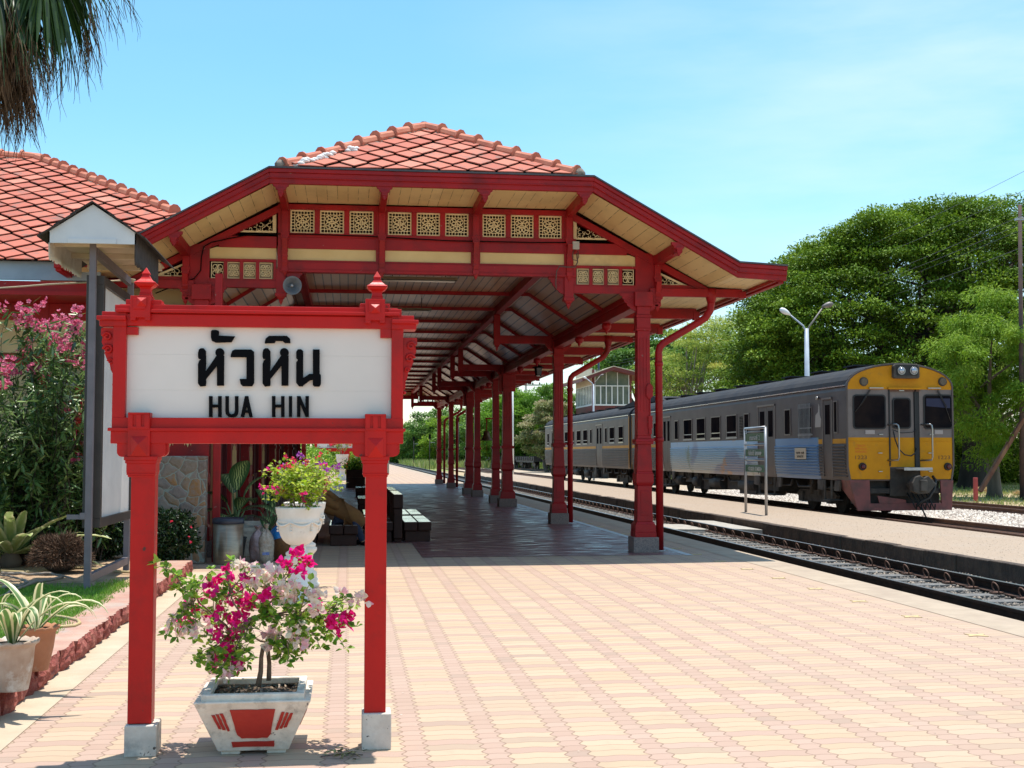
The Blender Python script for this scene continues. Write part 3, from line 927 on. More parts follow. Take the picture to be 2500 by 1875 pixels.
for sx_ in (-1, 1):
    for sy_ in (-1, 1):
        mb.bx(pc.x+sx_*.12-.05, pc.x+sx_*.12+.05, pc.y+sy_*.12-.05, pc.y+sy_*.12+.05, 0, .021)
po = mb.build('planter', BPOT, pot, bevel=.006)
# painted panels on the two visible faces (raised a little)
def face_pt(face, u, t):
    """u: -1..1 half width in metres, t: height"""
    k = (t-.02)/(ZT-.02); h = HB + (HT-HB)*k
    if face == 'f': return Vector((pc.x+u, pc.y-h, t)), Vector((0,-1,-.35)).normalized()
    return Vector((pc.x+h, pc.y+u, t)), Vector((1,0,-.35)).normalized()
mb = MB()
for face in ('f', 'r'):
    shapes = [[(-.118,.258),(.118,.258),(.092,.118),(.075,.096),(-.060,.096),(-.082,.118)],
              [(-.112,.076),(.112,.076),(.110,.046),(-.108,.046)]]
    for k_ in range(3):
        for sg in (-1, 1):
            x = sg*(.160+.022*k_); 
            shapes.append([(x-.008,.240-.004*k_),(x+.008,.240-.004*k_),(x+.007-sg*.035,.140+.006*k_),(x-.008-sg*.035,.140+.006*k_)])
    for s_ in shapes:
        # jitter the outline like brushwork
        n_ = len(s_); ring = []
        for i in range(n_):
            a = Vector(s_[i]); b = Vector(s_[(i+1)%n_])
            for q in range(5):
                p = a.lerp(b, q/5); ring.append((p.x+rng.uniform(-.0018,.0018), p.y+rng.uniform(-.0018,.0018)))
        A = [face_pt(face, u, t) for u, t in ring]
        v = [p+nn*.001 for p, nn in A] + [p+nn*.006 for p, nn in A]
        m_ = len(A)
        fs = [tuple(range(m_, 2*m_))] + [(i, (i+1)%m_, (i+1)%m_+m_, i+m_) for i in range(m_)]
        mb.add(v, fs)
mb.pieces('painted_panel', BRED, po)
mb = MB()
gv = []; g_ = 14
for j in range(g_+1):
    for i in range(g_+1):
        gv.append((pc.x-.245+.49*i/g_, pc.y-.245+.49*j/g_, .276 + rng.uniform(-.014,.016)))
mb.add(gv, [(j*(g_+1)+i, j*(g_+1)+i+1, (j+1)*(g_+1)+i+1, (j+1)*(g_+1)+i) for j in range(g_) for i in range(g_)], smooth=True)
mb.build('soil', SOIL, pot)
CHIP = leafmat('leaf_litter', [(0.10,0.06,0.03),(0.22,0.14,0.08),(0.35,0.26,0.18)], trans=0)
n = 260
cloud('leaf_litter', np.stack([pc.x+nr.uniform(-.23,.23,n), pc.y+nr.uniform(-.23,.23,n), nr.uniform(.278,.298,n)],1), norm(np.stack([nr.normal(size=n), nr.normal(size=n), nr.normal(0,.3,n)],1)), rand_dirs(n), nr.uniform(.015,.035,n), .014, CHIP, pot)

LEAFB = leafmat('bougainvillea_leaf', [(0.08,0.21,0.02),(0.17,0.35,0.03),(0.30,0.50,0.05),(0.55,0.66,0.12)], rough=0.4, trans=0.5)
LEAFY = leafmat('lime_bougainvillea_leaf', [(0.16,0.30,0.02),(0.38,0.52,0.03),(0.62,0.66,0.10)], rough=0.4, trans=0.5)  # yellower lime green leaves of the urn plants and a far shrub
MAG = leafmat('magenta_bract', [(0.70,0.006,0.14),(0.85,0.01,0.25),(0.9,0.03,0.34)], rough=0.6, trans=0.5, spec=0.2)
PALE = leafmat('pale_pink_bract', [(0.88,0.46,0.55),(0.92,0.68,0.68),(0.90,0.86,0.66),(0.92,0.82,0.76)], rough=0.6, trans=0.5, spec=0.2)
PURP = leafmat('purple_bract', [(0.32,0.03,0.38),(0.48,0.07,0.46),(0.6,0.25,0.6)], rough=0.6, trans=0.35, spec=0.2)
REDB = leafmat('red_bract', [(0.80,0.03,0.10),(0.88,0.06,0.12),(0.82,0.12,0.22)], rough=0.6, trans=0.45, spec=0.2)

def twig(a, b, sag, r0, r1, mb, n=7, wob=.02, rr=None):
    rr = rr or rng
    a = Vector(a); b = Vector(b); pts = []
    pr = (b-a).cross(Vector((rr.uniform(-1,1), rr.uniform(-1,1), rr.uniform(-1,1))))
    if pr.length > 0: pr.normalize()
    for i in range(n):
        t = i/(n-1)
        p = a.lerp(b, t) + Vector((0,0,sag*math.sin(PI*t))) + pr*wob*math.sin(2.3*PI*t)
        if 0 < i < n-1: p += Vector((rr.uniform(-1,1), rr.uniform(-1,1), rr.uniform(-1,1)))*wob*.35
        pts.append(p)
    mb.tube(pts, [r0+(r1-r0)*i/(n-1) for i in range(n)], 5, cap=False)
    return pts
class Leaves:
    def __init__(s): s.c=[]; s.d=[]; s.n=[]; s.l=[]; s.w=[]; s.t=[]
    def put(s, c, d, n_, l, w, t=None):
        s.c.append(tuple(c)); s.d.append(tuple(d)); s.n.append(tuple(n_)); s.l.append(l); s.w.append(w); s.t.append(rng.random() if t is None else t)
    def along(s, pts, per, L0, L1, start=.25):
        m_ = len(pts)-1
        for k in range(per):
            t = start + (1-start)*rng.random(); i = min(int(t*m_), m_-1)
            p = pts[i].lerp(pts[i+1], t*m_-i)
            d = Vector((rng.gauss(0,1), rng.gauss(0,1), rng.gauss(-.1,.6))).normalized()
            l = rng.uniform(L0, L1)
            s.put(p + d*.012, d, (rng.gauss(0,.5), rng.gauss(-.3,.5), 1), l, l*rng.uniform(.62,.8))
    def bract(s, c, r, k=3, up=None):
        up = up or Vector((rng.gauss(0,1), rng.gauss(-.5,1), rng.gauss(.3,.8))).normalized()
        x = up.orthogonal().normalized(); y = up.cross(x)
        a0 = rng.random()*6
        for i in range(k):
            a = a0 + i*2*PI/k
            o_ = x*math.cos(a) + y*math.sin(a)
            s.put(Vector(c)+o_*r*.05, (o_*.75+up*.65), o_.cross(up).cross(o_), r*rng.uniform(.9,1.15), r*rng.uniform(.72,.95))
    def make(s, name, m, parent, fold=.22):
        if not s.c: return None
        return cloud(name, np.array(s.c), np.array(s.d), np.array(s.n), np.array(s.l), np.array(s.w), m, parent, fold, np.array(s.t))

mag = [(980,250),(1000,305),(905,340),(1030,410),(960,460),(735,500),(700,600),(935,545),(870,605),(1020,600),(940,650),(1060,640),(1005,710),(1060,870),(920,870),(1130,440),(1120,530),(1235,440),(1440,140),(1400,220),(1530,195),(1450,260),(1630,530),(1700,590),(1780,570),(1740,650),(790,430),(1580,480),(990,780),(880,400),(680,640),(1080,470),(1150,470),(1660,610),(1500,170),(760,540),(1050,590),(930,680),(960,330),(1120,320)]
pal = [(1250,290),(1180,320),(1370,330),(1400,390),(1450,360),(1260,400),(1340,400),(1210,490),(1290,650),(1260,700),(1420,740),(1480,760),(1290,800),(1780,420),(1890,430),(600,640),(650,680),(760,660),(820,640),(880,870),(1010,930),(970,960),(1080,200),(1130,210),(840,530),(700,480),(1480,660),(1570,530),(1340,470),(1310,250),(1540,440),(1150,340),(1220,330),(1430,410),(1350,360),(1500,700),(1440,680),(1310,690),(620,600),(740,650),(920,930),(1060,230),(1200,250),(1270,270),(1600,420),(1850,470)]
grn = [(500,210),(560,240),(620,290),(740,310),(780,350),(640,385),(700,400),(860,450),(880,250),(1010,190),(1540,330),(1370,490),(1450,470),(1200,540),(1700,470),(1760,480),(1840,500),(1590,620),(1640,700),(1700,720),(1560,760),(1620,780),(1250,570),(1080,610),(1110,700),(650,700),(560,690),(780,850),(820,880),(750,870),(980,910),(910,960),(1370,770),(1340,850),(1850,640),(1780,780),(1150,640),(1500,600),(740,430),(940,380),(1170,410),(1300,440),(1480,540),(1400,600),(1290,560),(820,700),(870,730),(1100,800),(1200,600),(900,800),(960,840),(1020,780),(1090,860),(860,900),(940,900),(1000,980),(1350,800),(1420,820),(1500,800),(1300,760),(1470,780),(1560,700),(720,600),(760,720),(690,530),(1540,560),(1480,590),(1120,740),(1000,560),(900,620),(1230,500),(1330,620),(1410,500),(860,940),(930,960),(1000,930),(1060,930),(1110,880),(1320,860),(1390,880),(1460,840),(820,830),(990,860),(1150,850),(890,840),(1040,830)]
def zp(p, Y): return at(200+p[0]/2.765, 1300+p[1]/2.765, Y)
stem = MB(); lv = Leaves(); bm1 = Leaves(); bm2 = Leaves()
t1 = zp((1190,1035), 7.15); t1b = zp((1225,760), 7.14); t2 = zp((1262,975), 7.22); t2b = zp((1250,740), 7.22)
stem.tube([t1, t1.lerp(t1b,.35)+Vector((.004,0,0)), t1.lerp(t1b,.7)-Vector((.003,0,0)), t1b], [.017,.014,.012,.011], 8)
stem.tube([t2-Vector((0,0,.02)), t2.lerp(t2b,.4)+Vector((.006,0,0)), t2b], [.014,.012,.010], 8)
hubs = []
for (p, Y) in (((1100,640),7.05), ((1000,700),7.25), ((1240,560),7.1), ((1350,560),7.3), ((1150,480),7.2), ((1450,600),7.1), ((900,560),7.2), ((1600,560),7.2), ((1050,780),7.1), ((1380,720),7.2), ((760,440),7.15), ((1330,380),7.2), ((1000,420),7.1)):
    h = zp(p, Y); hubs.append(h)
for h in hubs:
    src_ = min(([t1b, t2b] + hubs[:3]), key=lambda q: (q-h).length if (q-h).length > .03 else 9)
    twig(src_, h, .02, .007, .004, stem, 7, .015)
def nearest(p):
    return min(hubs, key=lambda q: (q-p).length)
for lst, kind in ((mag, 0), (pal, 1), (grn, 2)):
    for p in lst:
        Y = 7.17 + rng.uniform(-.22, .22)
        c = zp(p, Y)
        pts = twig(nearest(c), c, rng.uniform(-.01,.03), .0036, .0014, stem, 7, .012)
        lv.along(pts, 8 if kind < 2 else 13, .022, .046, .3)
        B = (bm1, bm2)[kind] if kind < 2 else None
        if B is not None:
            for q in range(rng.choice((5,6,7,8))):
                cc = c + Vector((rng.gauss(0,.019), rng.gauss(0,.019), rng.gauss(0,.015)))
                B.bract(cc, rng.uniform(.028,.042))
        else:
            for q in range(5):
                d = Vector((rng.gauss(0,1), rng.gauss(0,1), rng.gauss(.1,.7))).normalized()
                l = rng.uniform(.028,.052)
                lv.put(c+d*.006, d, (rng.gauss(0,.5), rng.gauss(-.4,.5), 1), l, l*.72)
for q in range(70):      # bare twiglets
    h = rng.choice(hubs); twig(h, h+Vector((rng.gauss(0,.09), rng.gauss(0,.09), rng.gauss(-.03,.07))), .01, .0022, .0009, stem, 5, .012)
stem.build('stem', pmat('bougainvillea_bark', (0.16,0.10,0.065), (0.24,0.17,0.12), 20, rough=0.9, bump=0.4), pot)
lv.make('foliage', LEAFB, pot)
bm1.make('magenta_flowers', MAG, pot); bm2.make('pale_flowers', PALE, pot)

# fallen leaves below the planter
FALL = leafmat('fallen_leaf', [(0.05,0.08,0.02),(0.16,0.11,0.05),(0.30,0.26,0.08)], trans=0)
fl = thing('fallen_twig', 'dry fallen leaves and twig on the paving beside the right foot of the board', 'fallen leaves', (.05, 6.7, 0))
n = 34; cc = atZ(840, 1848)
cloud('dry_leaf', np.stack([cc.x+nr.normal(0,.05,n), cc.y+nr.normal(0,.05,n), nr.uniform(.004,.03,n)],1), rand_dirs(n)*np.array([1,1,.25]), rand_dirs(n)+np.array([0,0,2]), nr.uniform(.02,.05,n), .02, FALL, fl)
mb = MB(); mb.tube([cc+Vector((-.12,0,.006)), cc+Vector((0,.03,.012)), cc+Vector((.1,.01,.006))], .003, 5); mb.build('twig', BARK, fl)

# ================================================================== urns
URNM = pmat('white_plaster_urn', (0.80,0.76,0.70), (0.72,0.68,0.61), 7, rough=0.7, bump=0.25, bscale=30, dirt=(0.5,0.46,0.42), dlo=0.62, dhi=0.85, dscale=9)
def make_urn(c, label, scale=1.0):
    t = thing('potted_bougainvillea', label, 'potted plant', c, 'bougainvilleas in pots')
    mb = MB()
    s_ = scale
    # bowl with flutes
    prof = [(.085,.600),(.10,.604),(.135,.622),(.170,.655),(.195,.70),(.212,.75),(.220,.80),(.223,.845),(.232,.855),(.234,.866),(.228,.876),(.230,.90),(.234,.925),(.243,.945),(.249,1.0),(.252,1.015),(.235,1.018),(.215,1.0),(.2,.97)]
    n = 64; vs = []
    for (r, z) in prof:
        for k in range(n):
            a = 2*PI*k/n
            fl_ = 1.0
            if .61 < z < .83: fl_ = 1 - .022*(0.5+0.5*math.cos(a*22))
            if z > .99: fl_ = 1 + .012*math.cos(a*26)
            vs.append((c[0]+r*fl_*s_*math.cos(a), c[1]+r*fl_*s_*math.sin(a), z*s_))
    fs = [(i*n+k, i*n+(k+1)%n, (i+1)*n+(k+1)%n, (i+1)*n+k) for i in range(len(prof)-1) for k in range(n)]
    mb.add(vs, fs, smooth=True)
    # swags under the band and drops
    for q in range(6):
        a0 = q*PI/3 + .2
        pts = [(c[0]+.232*s_*math.cos(a0+u*PI/3), c[1]+.232*s_*math.sin(a0+u*PI/3), (.862-.045*math.sin(PI*u))*s_) for u in [i/8 for i in range(9)]]
        mb.tube(pts, [.006+.008*math.sin(PI*i/8) for i in range(9)], 6)
        for w in range(4):
            mb.lathe([(.002,-.014),(.013,-.006),(.013,.006),(.002,.014)], (c[0]+.226*s_*math.cos(a0), c[1]+.226*s_*math.sin(a0), (.85-.03*w)*s_), n=8)
    bowl = mb.build('bowl', URNM, t)
    mb = MB()
    mb.lathe([(r*s_, z*s_) for r, z in [(.185,0),(.185,.05),(.165,.06),(.170,.10),(.150,.12),(.158,.15),(.150,.18),(.120,.20),(.105,.26),(.100,.33),(.108,.39),(.135,.42),(.150,.44),(.152,.47),(.130,.485),(.138,.50),(.134,.52),(.105,.535),(.088,.56),(.084,.60)]], c, n=40)
    mb.build('pedestal', URNM, t)
    mb = MB(); mb.lathe([(.001,.965*s_),(.205*s_,.965*s_),(.205*s_,.96*s_)], c, n=20); mb.build('soil', SOIL, t)
    return t
def bush(t, c, rad, z0, nb, per, L0, L1, mleaf, blooms, bark, nst=5, squash=.75, barkr=.008):
    """a shrub of twigs rising from (c,z0) to points in an ellipsoid crown"""
    st = MB(); lf = Leaves()
    cen = Vector((c[0], c[1], z0 + rad*squash))
    stems = []
    for i in range(nst):
        a = i*2*PI/nst + rng.random()
        e = cen + Vector((math.cos(a)*rad*.45, math.sin(a)*rad*.45, rng.uniform(-.1,.2)*rad))
        pts = twig(Vector((c[0]+math.cos(a)*.03, c[1]+math.sin(a)*.03, z0-.03)), e, .02, barkr, barkr*.5, st, 7, .02)
        stems.append(pts)
    bl = [Leaves() for _ in blooms]
    for i in range(nb):
        d = Vector((rng.gauss(0,1), rng.gauss(0,1), rng.gauss(.15,.8))).normalized()
        r_ = rad*rng.uniform(.55,1.12)
        e = cen + Vector((d.x*r_, d.y*r_, d.z*r_*squash))
        sp = rng.choice(stems); q = sp[rng.randint(3,6)]
        pts = twig(q, e, rng.uniform(-.02,.03), barkr*.4, barkr*.15, st, 6, .015)
        lf.along(pts, per, L0, L1, .25)
        for k, (m_, prob, cnt, r0, zmin) in enumerate(blooms):
            if rng.random() < prob and d.z > zmin:
                for q_ in range(cnt): bl[k].bract(e + Vector((rng.gauss(0,.02), rng.gauss(0,.02), rng.gauss(0,.018))), rng.uniform(r0*.8, r0*1.2))
    st.build('stem', bark, t); lf.make('foliage', mleaf, t)
    for k, (m_, *_r) in enumerate(blooms): bl[k].make('flowers', m_, t)
BB = pmat('grey_twig_bark', (0.24,0.18,0.13), (0.34,0.27,0.21), 20, rough=0.9)
c1 = at(727, 1465, 14.25); c1 = (c1.x, 14.25, 0)
u1 = make_urn(c1, 'bougainvillea with lime green leaves and few magenta flowers in the front white pedestal urn')
bush(u1, c1, .43, .96, 170, 18, .028, .058, LEAFY, [(MAG,.10,3,.032,-1),(REDB,.12,4,.032,.55)], BB)
c2 = (at(742, 1440, 15.6).x, 15.6, 0)
u2 = make_urn(c2, 'bougainvillea with small purple flowers in a white pedestal urn, just behind the lime green one')
bush(u2, (c2[0]+.12, c2[1]), .40, 1.02, 80, 11, .022, .045, LEAFY, [(PURP,.45,5,.032,-.2)], BB)
c3 = (at(835, 1172, 78).x, 78.0, 0)
u3 = make_urn(c3, 'bougainvillea covered in rose red flowers in the farthest white urn, down the platform', 1.55)
bush(u3, c3, 1.0, 1.55, 70, 8, .06, .10, LEAFB, [(REDB,.95,6,.09,-.4)], BB, barkr=.015)
# ================================================================== platform canopy
def tile_mat():
    m, t, b = _m('clay_roof_tile')
    a_ = t.nodes.new('ShaderNodeAttribute'); a_.attribute_name = 'rnd'
    r = t.nodes.new('ShaderNodeValToRGB'); els = r.color_ramp.elements
    els[0].color = (0.40,0.095,0.055,1); els[1].color = (0.58,0.20,0.13,1)
    e = els.new(.35); e.color = (0.45,0.11,0.065,1); e = els.new(.8); e.color = (0.50,0.135,0.08,1)
    t.links.new(a_.outputs['Fac'], r.inputs['Fac'])
    st = _ramp(t, _noise(t, 5.5, 6, 0.7), 0.52, 0.66)
    col = _mix(t, _math(t, 'MULTIPLY', st, 0.75), r.outputs['Color'], (0.15,0.11,0.09))
    t.links.new(col, b.inputs['Base Color']); b.inputs['Roughness'].default_value = 0.8
    _bump(t, b, _noise(t, 40, 4), 0.3, 0.01)
    return m
TILE = tile_mat()
TGAP = pmat('dark_roof_underlay', (0.018,0.010,0.008), (0.03,0.02,0.015), 10, rough=1.0, spec=.1)
RIDGE = pmat('ridge_tile_clay', (0.60,0.23,0.14), (0.46,0.13,0.075), 2.2, rough=0.8, bump=0.3, dirt=(0.30,0.19,0.14), dlo=0.6, dhi=0.78, dscale=4)
MORTAR = pmat('old_mortar', (0.36,0.30,0.25), (0.14,0.11,0.09), 12, rough=1.0, bump=0.9, bscale=25)
WMORT = pmat('white_mortar_patch', (0.78,0.76,0.73), rough=0.95, bump=0.5)

def clip_poly(pts, poly):
    """Sutherland-Hodgman against a convex counter-clockwise polygon"""
    outp = pts
    for i in range(len(poly)):
        a = poly[i]; b = poly[(i+1)%len(poly)]
        inp = outp; outp = []
        if not inp: break
        def side(p): return (b[0]-a[0])*(p[1]-a[1]) - (b[1]-a[1])*(p[0]-a[0])
        for j in range(len(inp)):
            p, q = inp[j-1], inp[j]
            sp_, sq = side(p), side(q)
            if sq >= 0:
                if sp_ < 0:
                    t_ = sp_/(sp_-sq); outp.append((p[0]+(q[0]-p[0])*t_, p[1]+(q[1]-p[1])*t_))
                outp.append(q)
            elif sp_ >= 0:
                t_ = sp_/(sp_-sq); outp.append((p[0]+(q[0]-p[0])*t_, p[1]+(q[1]-p[1])*t_))
    return outp
def tile_face(name, O, U, V, poly, parent, a=.222, b=.222):
    """diamond tiles over the plane O + u*U + v*V inside the convex polygon (u,v)"""
    O, U, V = Vector(O), Vector(U).normalized(), Vector(V).normalized(); Nn = U.cross(V).normalized()
    us = [p[0] for p in poly]; vs = [p[1] for p in poly]
    mb = MB(); r = []
    j0 = int(min(vs)/b)-1; j1 = int(max(vs)/b)+2
    i0 = int(min(us)/(2*a))-1; i1 = int(max(us)/(2*a))+2
    for j in range(j0, j1):
        for i in range(i0, i1):
            cu = 2*a*i + (a if j % 2 else 0); cv = b*j
            g = .915
            dm = [(cu, cv+b*g), (cu-a*g, cv), (cu, cv-b*g), (cu+a*g, cv)]
            pl = clip_poly(dm, poly)
            if len(pl) < 3: continue
            jz = rng.uniform(-.006,.008); tl = rng.uniform(-.018,.018); cu += rng.uniform(-.008,.008); cv += rng.uniform(-.008,.008)
            dm = [(cu, cv+b*g), (cu-a*g, cv), (cu, cv-b*g), (cu+a*g, cv)]
            pl = clip_poly(dm, poly)
            if len(pl) < 3: continue
            def P(p, dz):
                h = .012 + jz + .040*(1-(p[1]-cv+b)/(2*b)) + tl*(p[0]-cu)/a*.5 + dz
                return O + U*p[0] + V*p[1] + Nn*h
            n_ = len(pl)
            v = [P(p, 0) for p in pl] + [P(p, -.016) for p in pl]
            fs = [tuple(range(n_))] + [(k, k+n_, (k+1)%n_+n_, (k+1)%n_) for k in range(n_)]
            mb.add(v, fs); r += [rng.random()]*len(fs)
    o = mb.build(name, TILE, parent)
    at_ = o.data.attributes.new('rnd', 'FLOAT', 'FACE'); at_.data.foreach_set('value', r)
    mb = MB(); mb.add([O+U*p[0]+V*p[1]-Nn*.004 for p in poly], [tuple(range(len(poly)))])
    mb.build('underlay', TGAP, o)
    return o
def ridge_run(a, b, parent, step=.36, r0=.088, r1=.108, patch=None):
    """overlapping barrel tiles from the top a down to b"""
    a, b = Vector(a), Vector(b); L_ = (b-a).length; d = (b-a).normalized(); n_ = int(L_/step); step = L_/n_
    mb = MB(); mo = MB()
    for i in range(n_):
        p = a + d*step*i + Vector((rng.uniform(-.006,.006),0,rng.uniform(-.006,.006))); q = a + d*step*(i+1.06)
        up_ = Vector((0,0,.035))
        up_ = Vector((0,0,rng.uniform(.01,.03)))
        k0_ = len(mb.sm)
        mb.tube([p, p+(q-p)*.90+up_*.9, p+(q-p)*.92+up_*1.1, q+up_*1.5], [r0*.98, r0*1.12, r1*1.15, r1*1.2], 10)
        mb.sm[k0_:] = [False]*(len(mb.sm)-k0_)
    k_ = 0
    while k_ < L_:
        p = a+d*k_
        mo.lathe([(.02,-.07),(.11,-.05),(.13,0),(.06,.03)], p+Vector((rng.uniform(-.03,.03),0,-.045)), n=7, smooth=False, rot0=rng.random()*6)
        k_ += .12
    o = mb.build('ridge_tiles', RIDGE, parent)
    mo.build('mortar_bed', MORTAR, o)
    return o

CX, Y0, Y1 = 1.25, 19.0, 69.1
canopy = thing('platform_canopy', 'long red timber platform canopy with cream lattice gable, tiled top and tapering columns', 'canopy', (CX, Y0, 0))
PR = [(-4.25,4.53),(-3.48,4.57),(-1.19,5.85),(3.71,5.85),(6.00,4.57),(6.77,4.53)]
def low(d, pts=PR): return [(p[0], p[1]-d) for p in pts]
def strip(mb, d0, d1, y0, y1, pts=PR):
    for i in range(len(pts)-1):
        a, b = pts[i], pts[i+1]
        mb.prism([(a[0],a[1]-d1),(b[0],b[1]-d1),(b[0],b[1]-d0),(a[0],a[1]-d0)], 'y', y0, y1)
ROOFE = pmat('dark_roof_edge', (0.05,0.05,0.06), (0.09,0.08,0.08), 5, rough=0.5, bump=0.2)
# roof deck: side planes and the two clipped hip ends
apexZ = 5.85 + 2.45*.518
roof_side = []
for sg in (1, -1):
    X = lambda x: CX + sg*(x-CX)
    mb = MB()
    for pts in ([(3.70,Y0,5.855),(3.70,Y1,5.855),(5.99,Y1,4.575),(5.99,Y0,4.575)], [(3.70,Y0,5.857),(CX,Y0+2.45,apexZ),(CX,Y1-2.45,apexZ),(3.70,Y1,5.857)]):
        n_ = 4
        v = [(X(p[0]),p[1],p[2]) for p in pts] + [(X(p[0]),p[1],p[2]-.03) for p in pts]
        mb.add(v, [tuple(range(n_)), tuple(reversed(range(n_,2*n_)))] + [(i,i+n_,(i+1)%n_+n_,(i+1)%n_) for i in range(n_)])
    mb.bx(X(5.98), X(6.78), Y0-.02, Y1, 4.50, 4.545)
    mb.build('roof_slope', pmat('side_roof_tiles', (0.36,0.12,0.08), (0.26,0.09,0.06), 4, rough=0.8, bump=0.5) if sg == 1 else bpy.data.materials['side_roof_tiles'], canopy)
sl = math.atan((apexZ-5.85)/2.35)
tile_face('tiled_hip', (-1.02, Y0, 5.87), (1,0,0), (0, math.cos(sl), math.sin(sl)), [(0,0),(4.50,0),(2.27, 2.35/math.cos(sl))], canopy, .215, .275)
mb = MB(); mb.add([(-1.19,Y1,5.86),(3.71,Y1,5.86),(CX,Y1-2.45,apexZ)], [(0,2,1)]); mb.build('rear_hip', bpy.data.materials['side_roof_tiles'], canopy)
ap = Vector((CX, Y0+2.32, apexZ+.03))
rh1 = ridge_run(ap, (3.46, Y0+.06, 5.89), canopy, step=.40)
rh2 = ridge_run(ap, (-.99, Y0+.06, 5.89), canopy, step=.40)
mb = MB()
for i in range(26):      # pale mortar repairs on the lower left hip
    t_ = rng.uniform(.55, .98); p = ap.lerp(Vector((-1.0, Y0, 5.88)), t_) + Vector((.10,-.09,-.02)) + Vector((rng.gauss(0,.03),0,rng.gauss(0,.02)))
    mb.lathe([(.01,-.03),(.055,-.02),(.06,.01),(.02,.035)], p, n=7, smooth=True, rot0=rng.random()*6)
mb.build('mortar_repair', WMORT, rh2)
for x in (3.50, -1.02):
    mb = MB(); mb.lathe([(.03,-.07),(.10,-.05),(.105,0),(.07,.05),(.02,.07)], (x, Y0+.08, 5.93), n=9); mb.build('hip_end_cap', MORTAR, canopy)
mb = MB(); mb.tube([(CX,Y0+2.4,apexZ+.04),(CX,Y1-2.4,apexZ+.04)], .11, 10); mb.build('ridge_tiles', RIDGE, canopy)
# fascia mouldings, front and back
mb = MB()
strip(mb, -.01, .015, Y0-.10, Y0+.3)
mb.build('roof_edge', ROOFE, canopy)
for (ya, s_) in ((Y0, -1), (Y1, 1)):
    mb = MB()
    strip(mb, .016, .075, ya+s_*.075, ya-s_*.05)
    strip(mb, .0755, .15, ya+s_*.045, ya-s_*.05)
    strip(mb, .1505, .235, ya+s_*.018, ya-s_*.05)
    strip(mb, .140, .158, ya+s_*.054, ya-s_*.04)
    mb.build('fascia', RED2, canopy, bevel=.006)
# board soffits (boards run along the platform)
def plank_mat(name, c1, c2, rough, pitch=.16, gap=.045, coat=0, solid=False):
    m, t, b = _m(name)
    tcn = t.nodes.new('ShaderNodeTexCoord'); sp = t.nodes.new('ShaderNodeSeparateXYZ')
    t.links.new(tcn.outputs['Object'], sp.inputs[0])
    q = _math(t, 'DIVIDE', _math(t, 'ADD', sp.outputs['X'], 40.0), pitch)
    fr_ = _math(t, 'FRACT', q)
    g = _math(t, 'LESS_THAN', fr_, gap)
    wn = t.nodes.new('ShaderNodeTexWhiteNoise'); wn.noise_dimensions = '1D'
    t.links.new(_math(t, 'FLOOR', q), wn.inputs['W'])
    col = _mix(t, wn.outputs['Value'], c1, c2)
    col = _mix(t, _math(t, 'MULTIPLY', _ramp(t, _noise(t, 1.6, 6, .65, sc3=(1,.5,1)), .48, .75), .6), col, tuple(c*.6 for c in c2))
    brk = _ramp(t, _noise(t, 2.5, 4, .6), .42, .52)
    col = _mix(t, g if solid else _math(t, 'MULTIPLY', g, brk), col, (0.05,0.035,0.02))
    t.links.new(col, b.inputs['Base Color']); b.inputs['Roughness'].default_value = rough
    h = _math(t, 'ADD', _math(t, 'MULTIPLY', g, -1.0), _math(t, 'MULTIPLY', _noise(t, 4, 4), 0.5))
    _bump(t, b, h, 0.35, 0.01)
    return m
SOFF = plank_mat('cream_soffit_boards', (0.84,0.65,0.32), (0.78,0.58,0.26), .5, gap=.035)
CEIL = plank_mat('varnished_ceiling_boards', (0.66,0.43,0.25), (0.50,0.32,0.175), .28, gap=.12, solid=True)
sp_ = [(-4.18,4.345),(-3.43,4.37),(-1.15,5.625),(3.67,5.625),(5.95,4.37),(6.70,4.345)]
mb = MB()
for i in range(5):
    a, b = sp_[i], sp_[i+1]
    mb.add([(a[0],Y0+.04,a[1]),(b[0],Y0+.04,b[1]),(b[0],20.47,b[1]),(a[0],20.47,a[1])], [(0,1,2,3)])
mb.build('gable_soffit', SOFF, canopy)
for sg in (1, -1):
    X = lambda x: CX + sg*(x-CX)
    mb = MB(); mb.add([(X(4.80),20.47,4.345),(X(6.70),20.47,4.345),(X(6.70),Y1-.05,4.345),(X(4.80),Y1-.05,4.345)], [(0,1,2,3)])
    mb.build('eave_soffit', SOFF, canopy)
    mb = MB(); mb.bx(X(6.66), X(6.74), Y0+.051, Y1-.051, 4.26, 4.50); mb.bx(X(6.6), X(6.665), Y0+.052, Y1-.052, 4.29, 4.34)
    mb.build('eave_board', RED2, canopy)
    mb = MB(); mb.bx(X(6.74), X(6.86), 21, Y1-.1, 4.40, 4.49); mb.build('gutter', RED2, canopy)
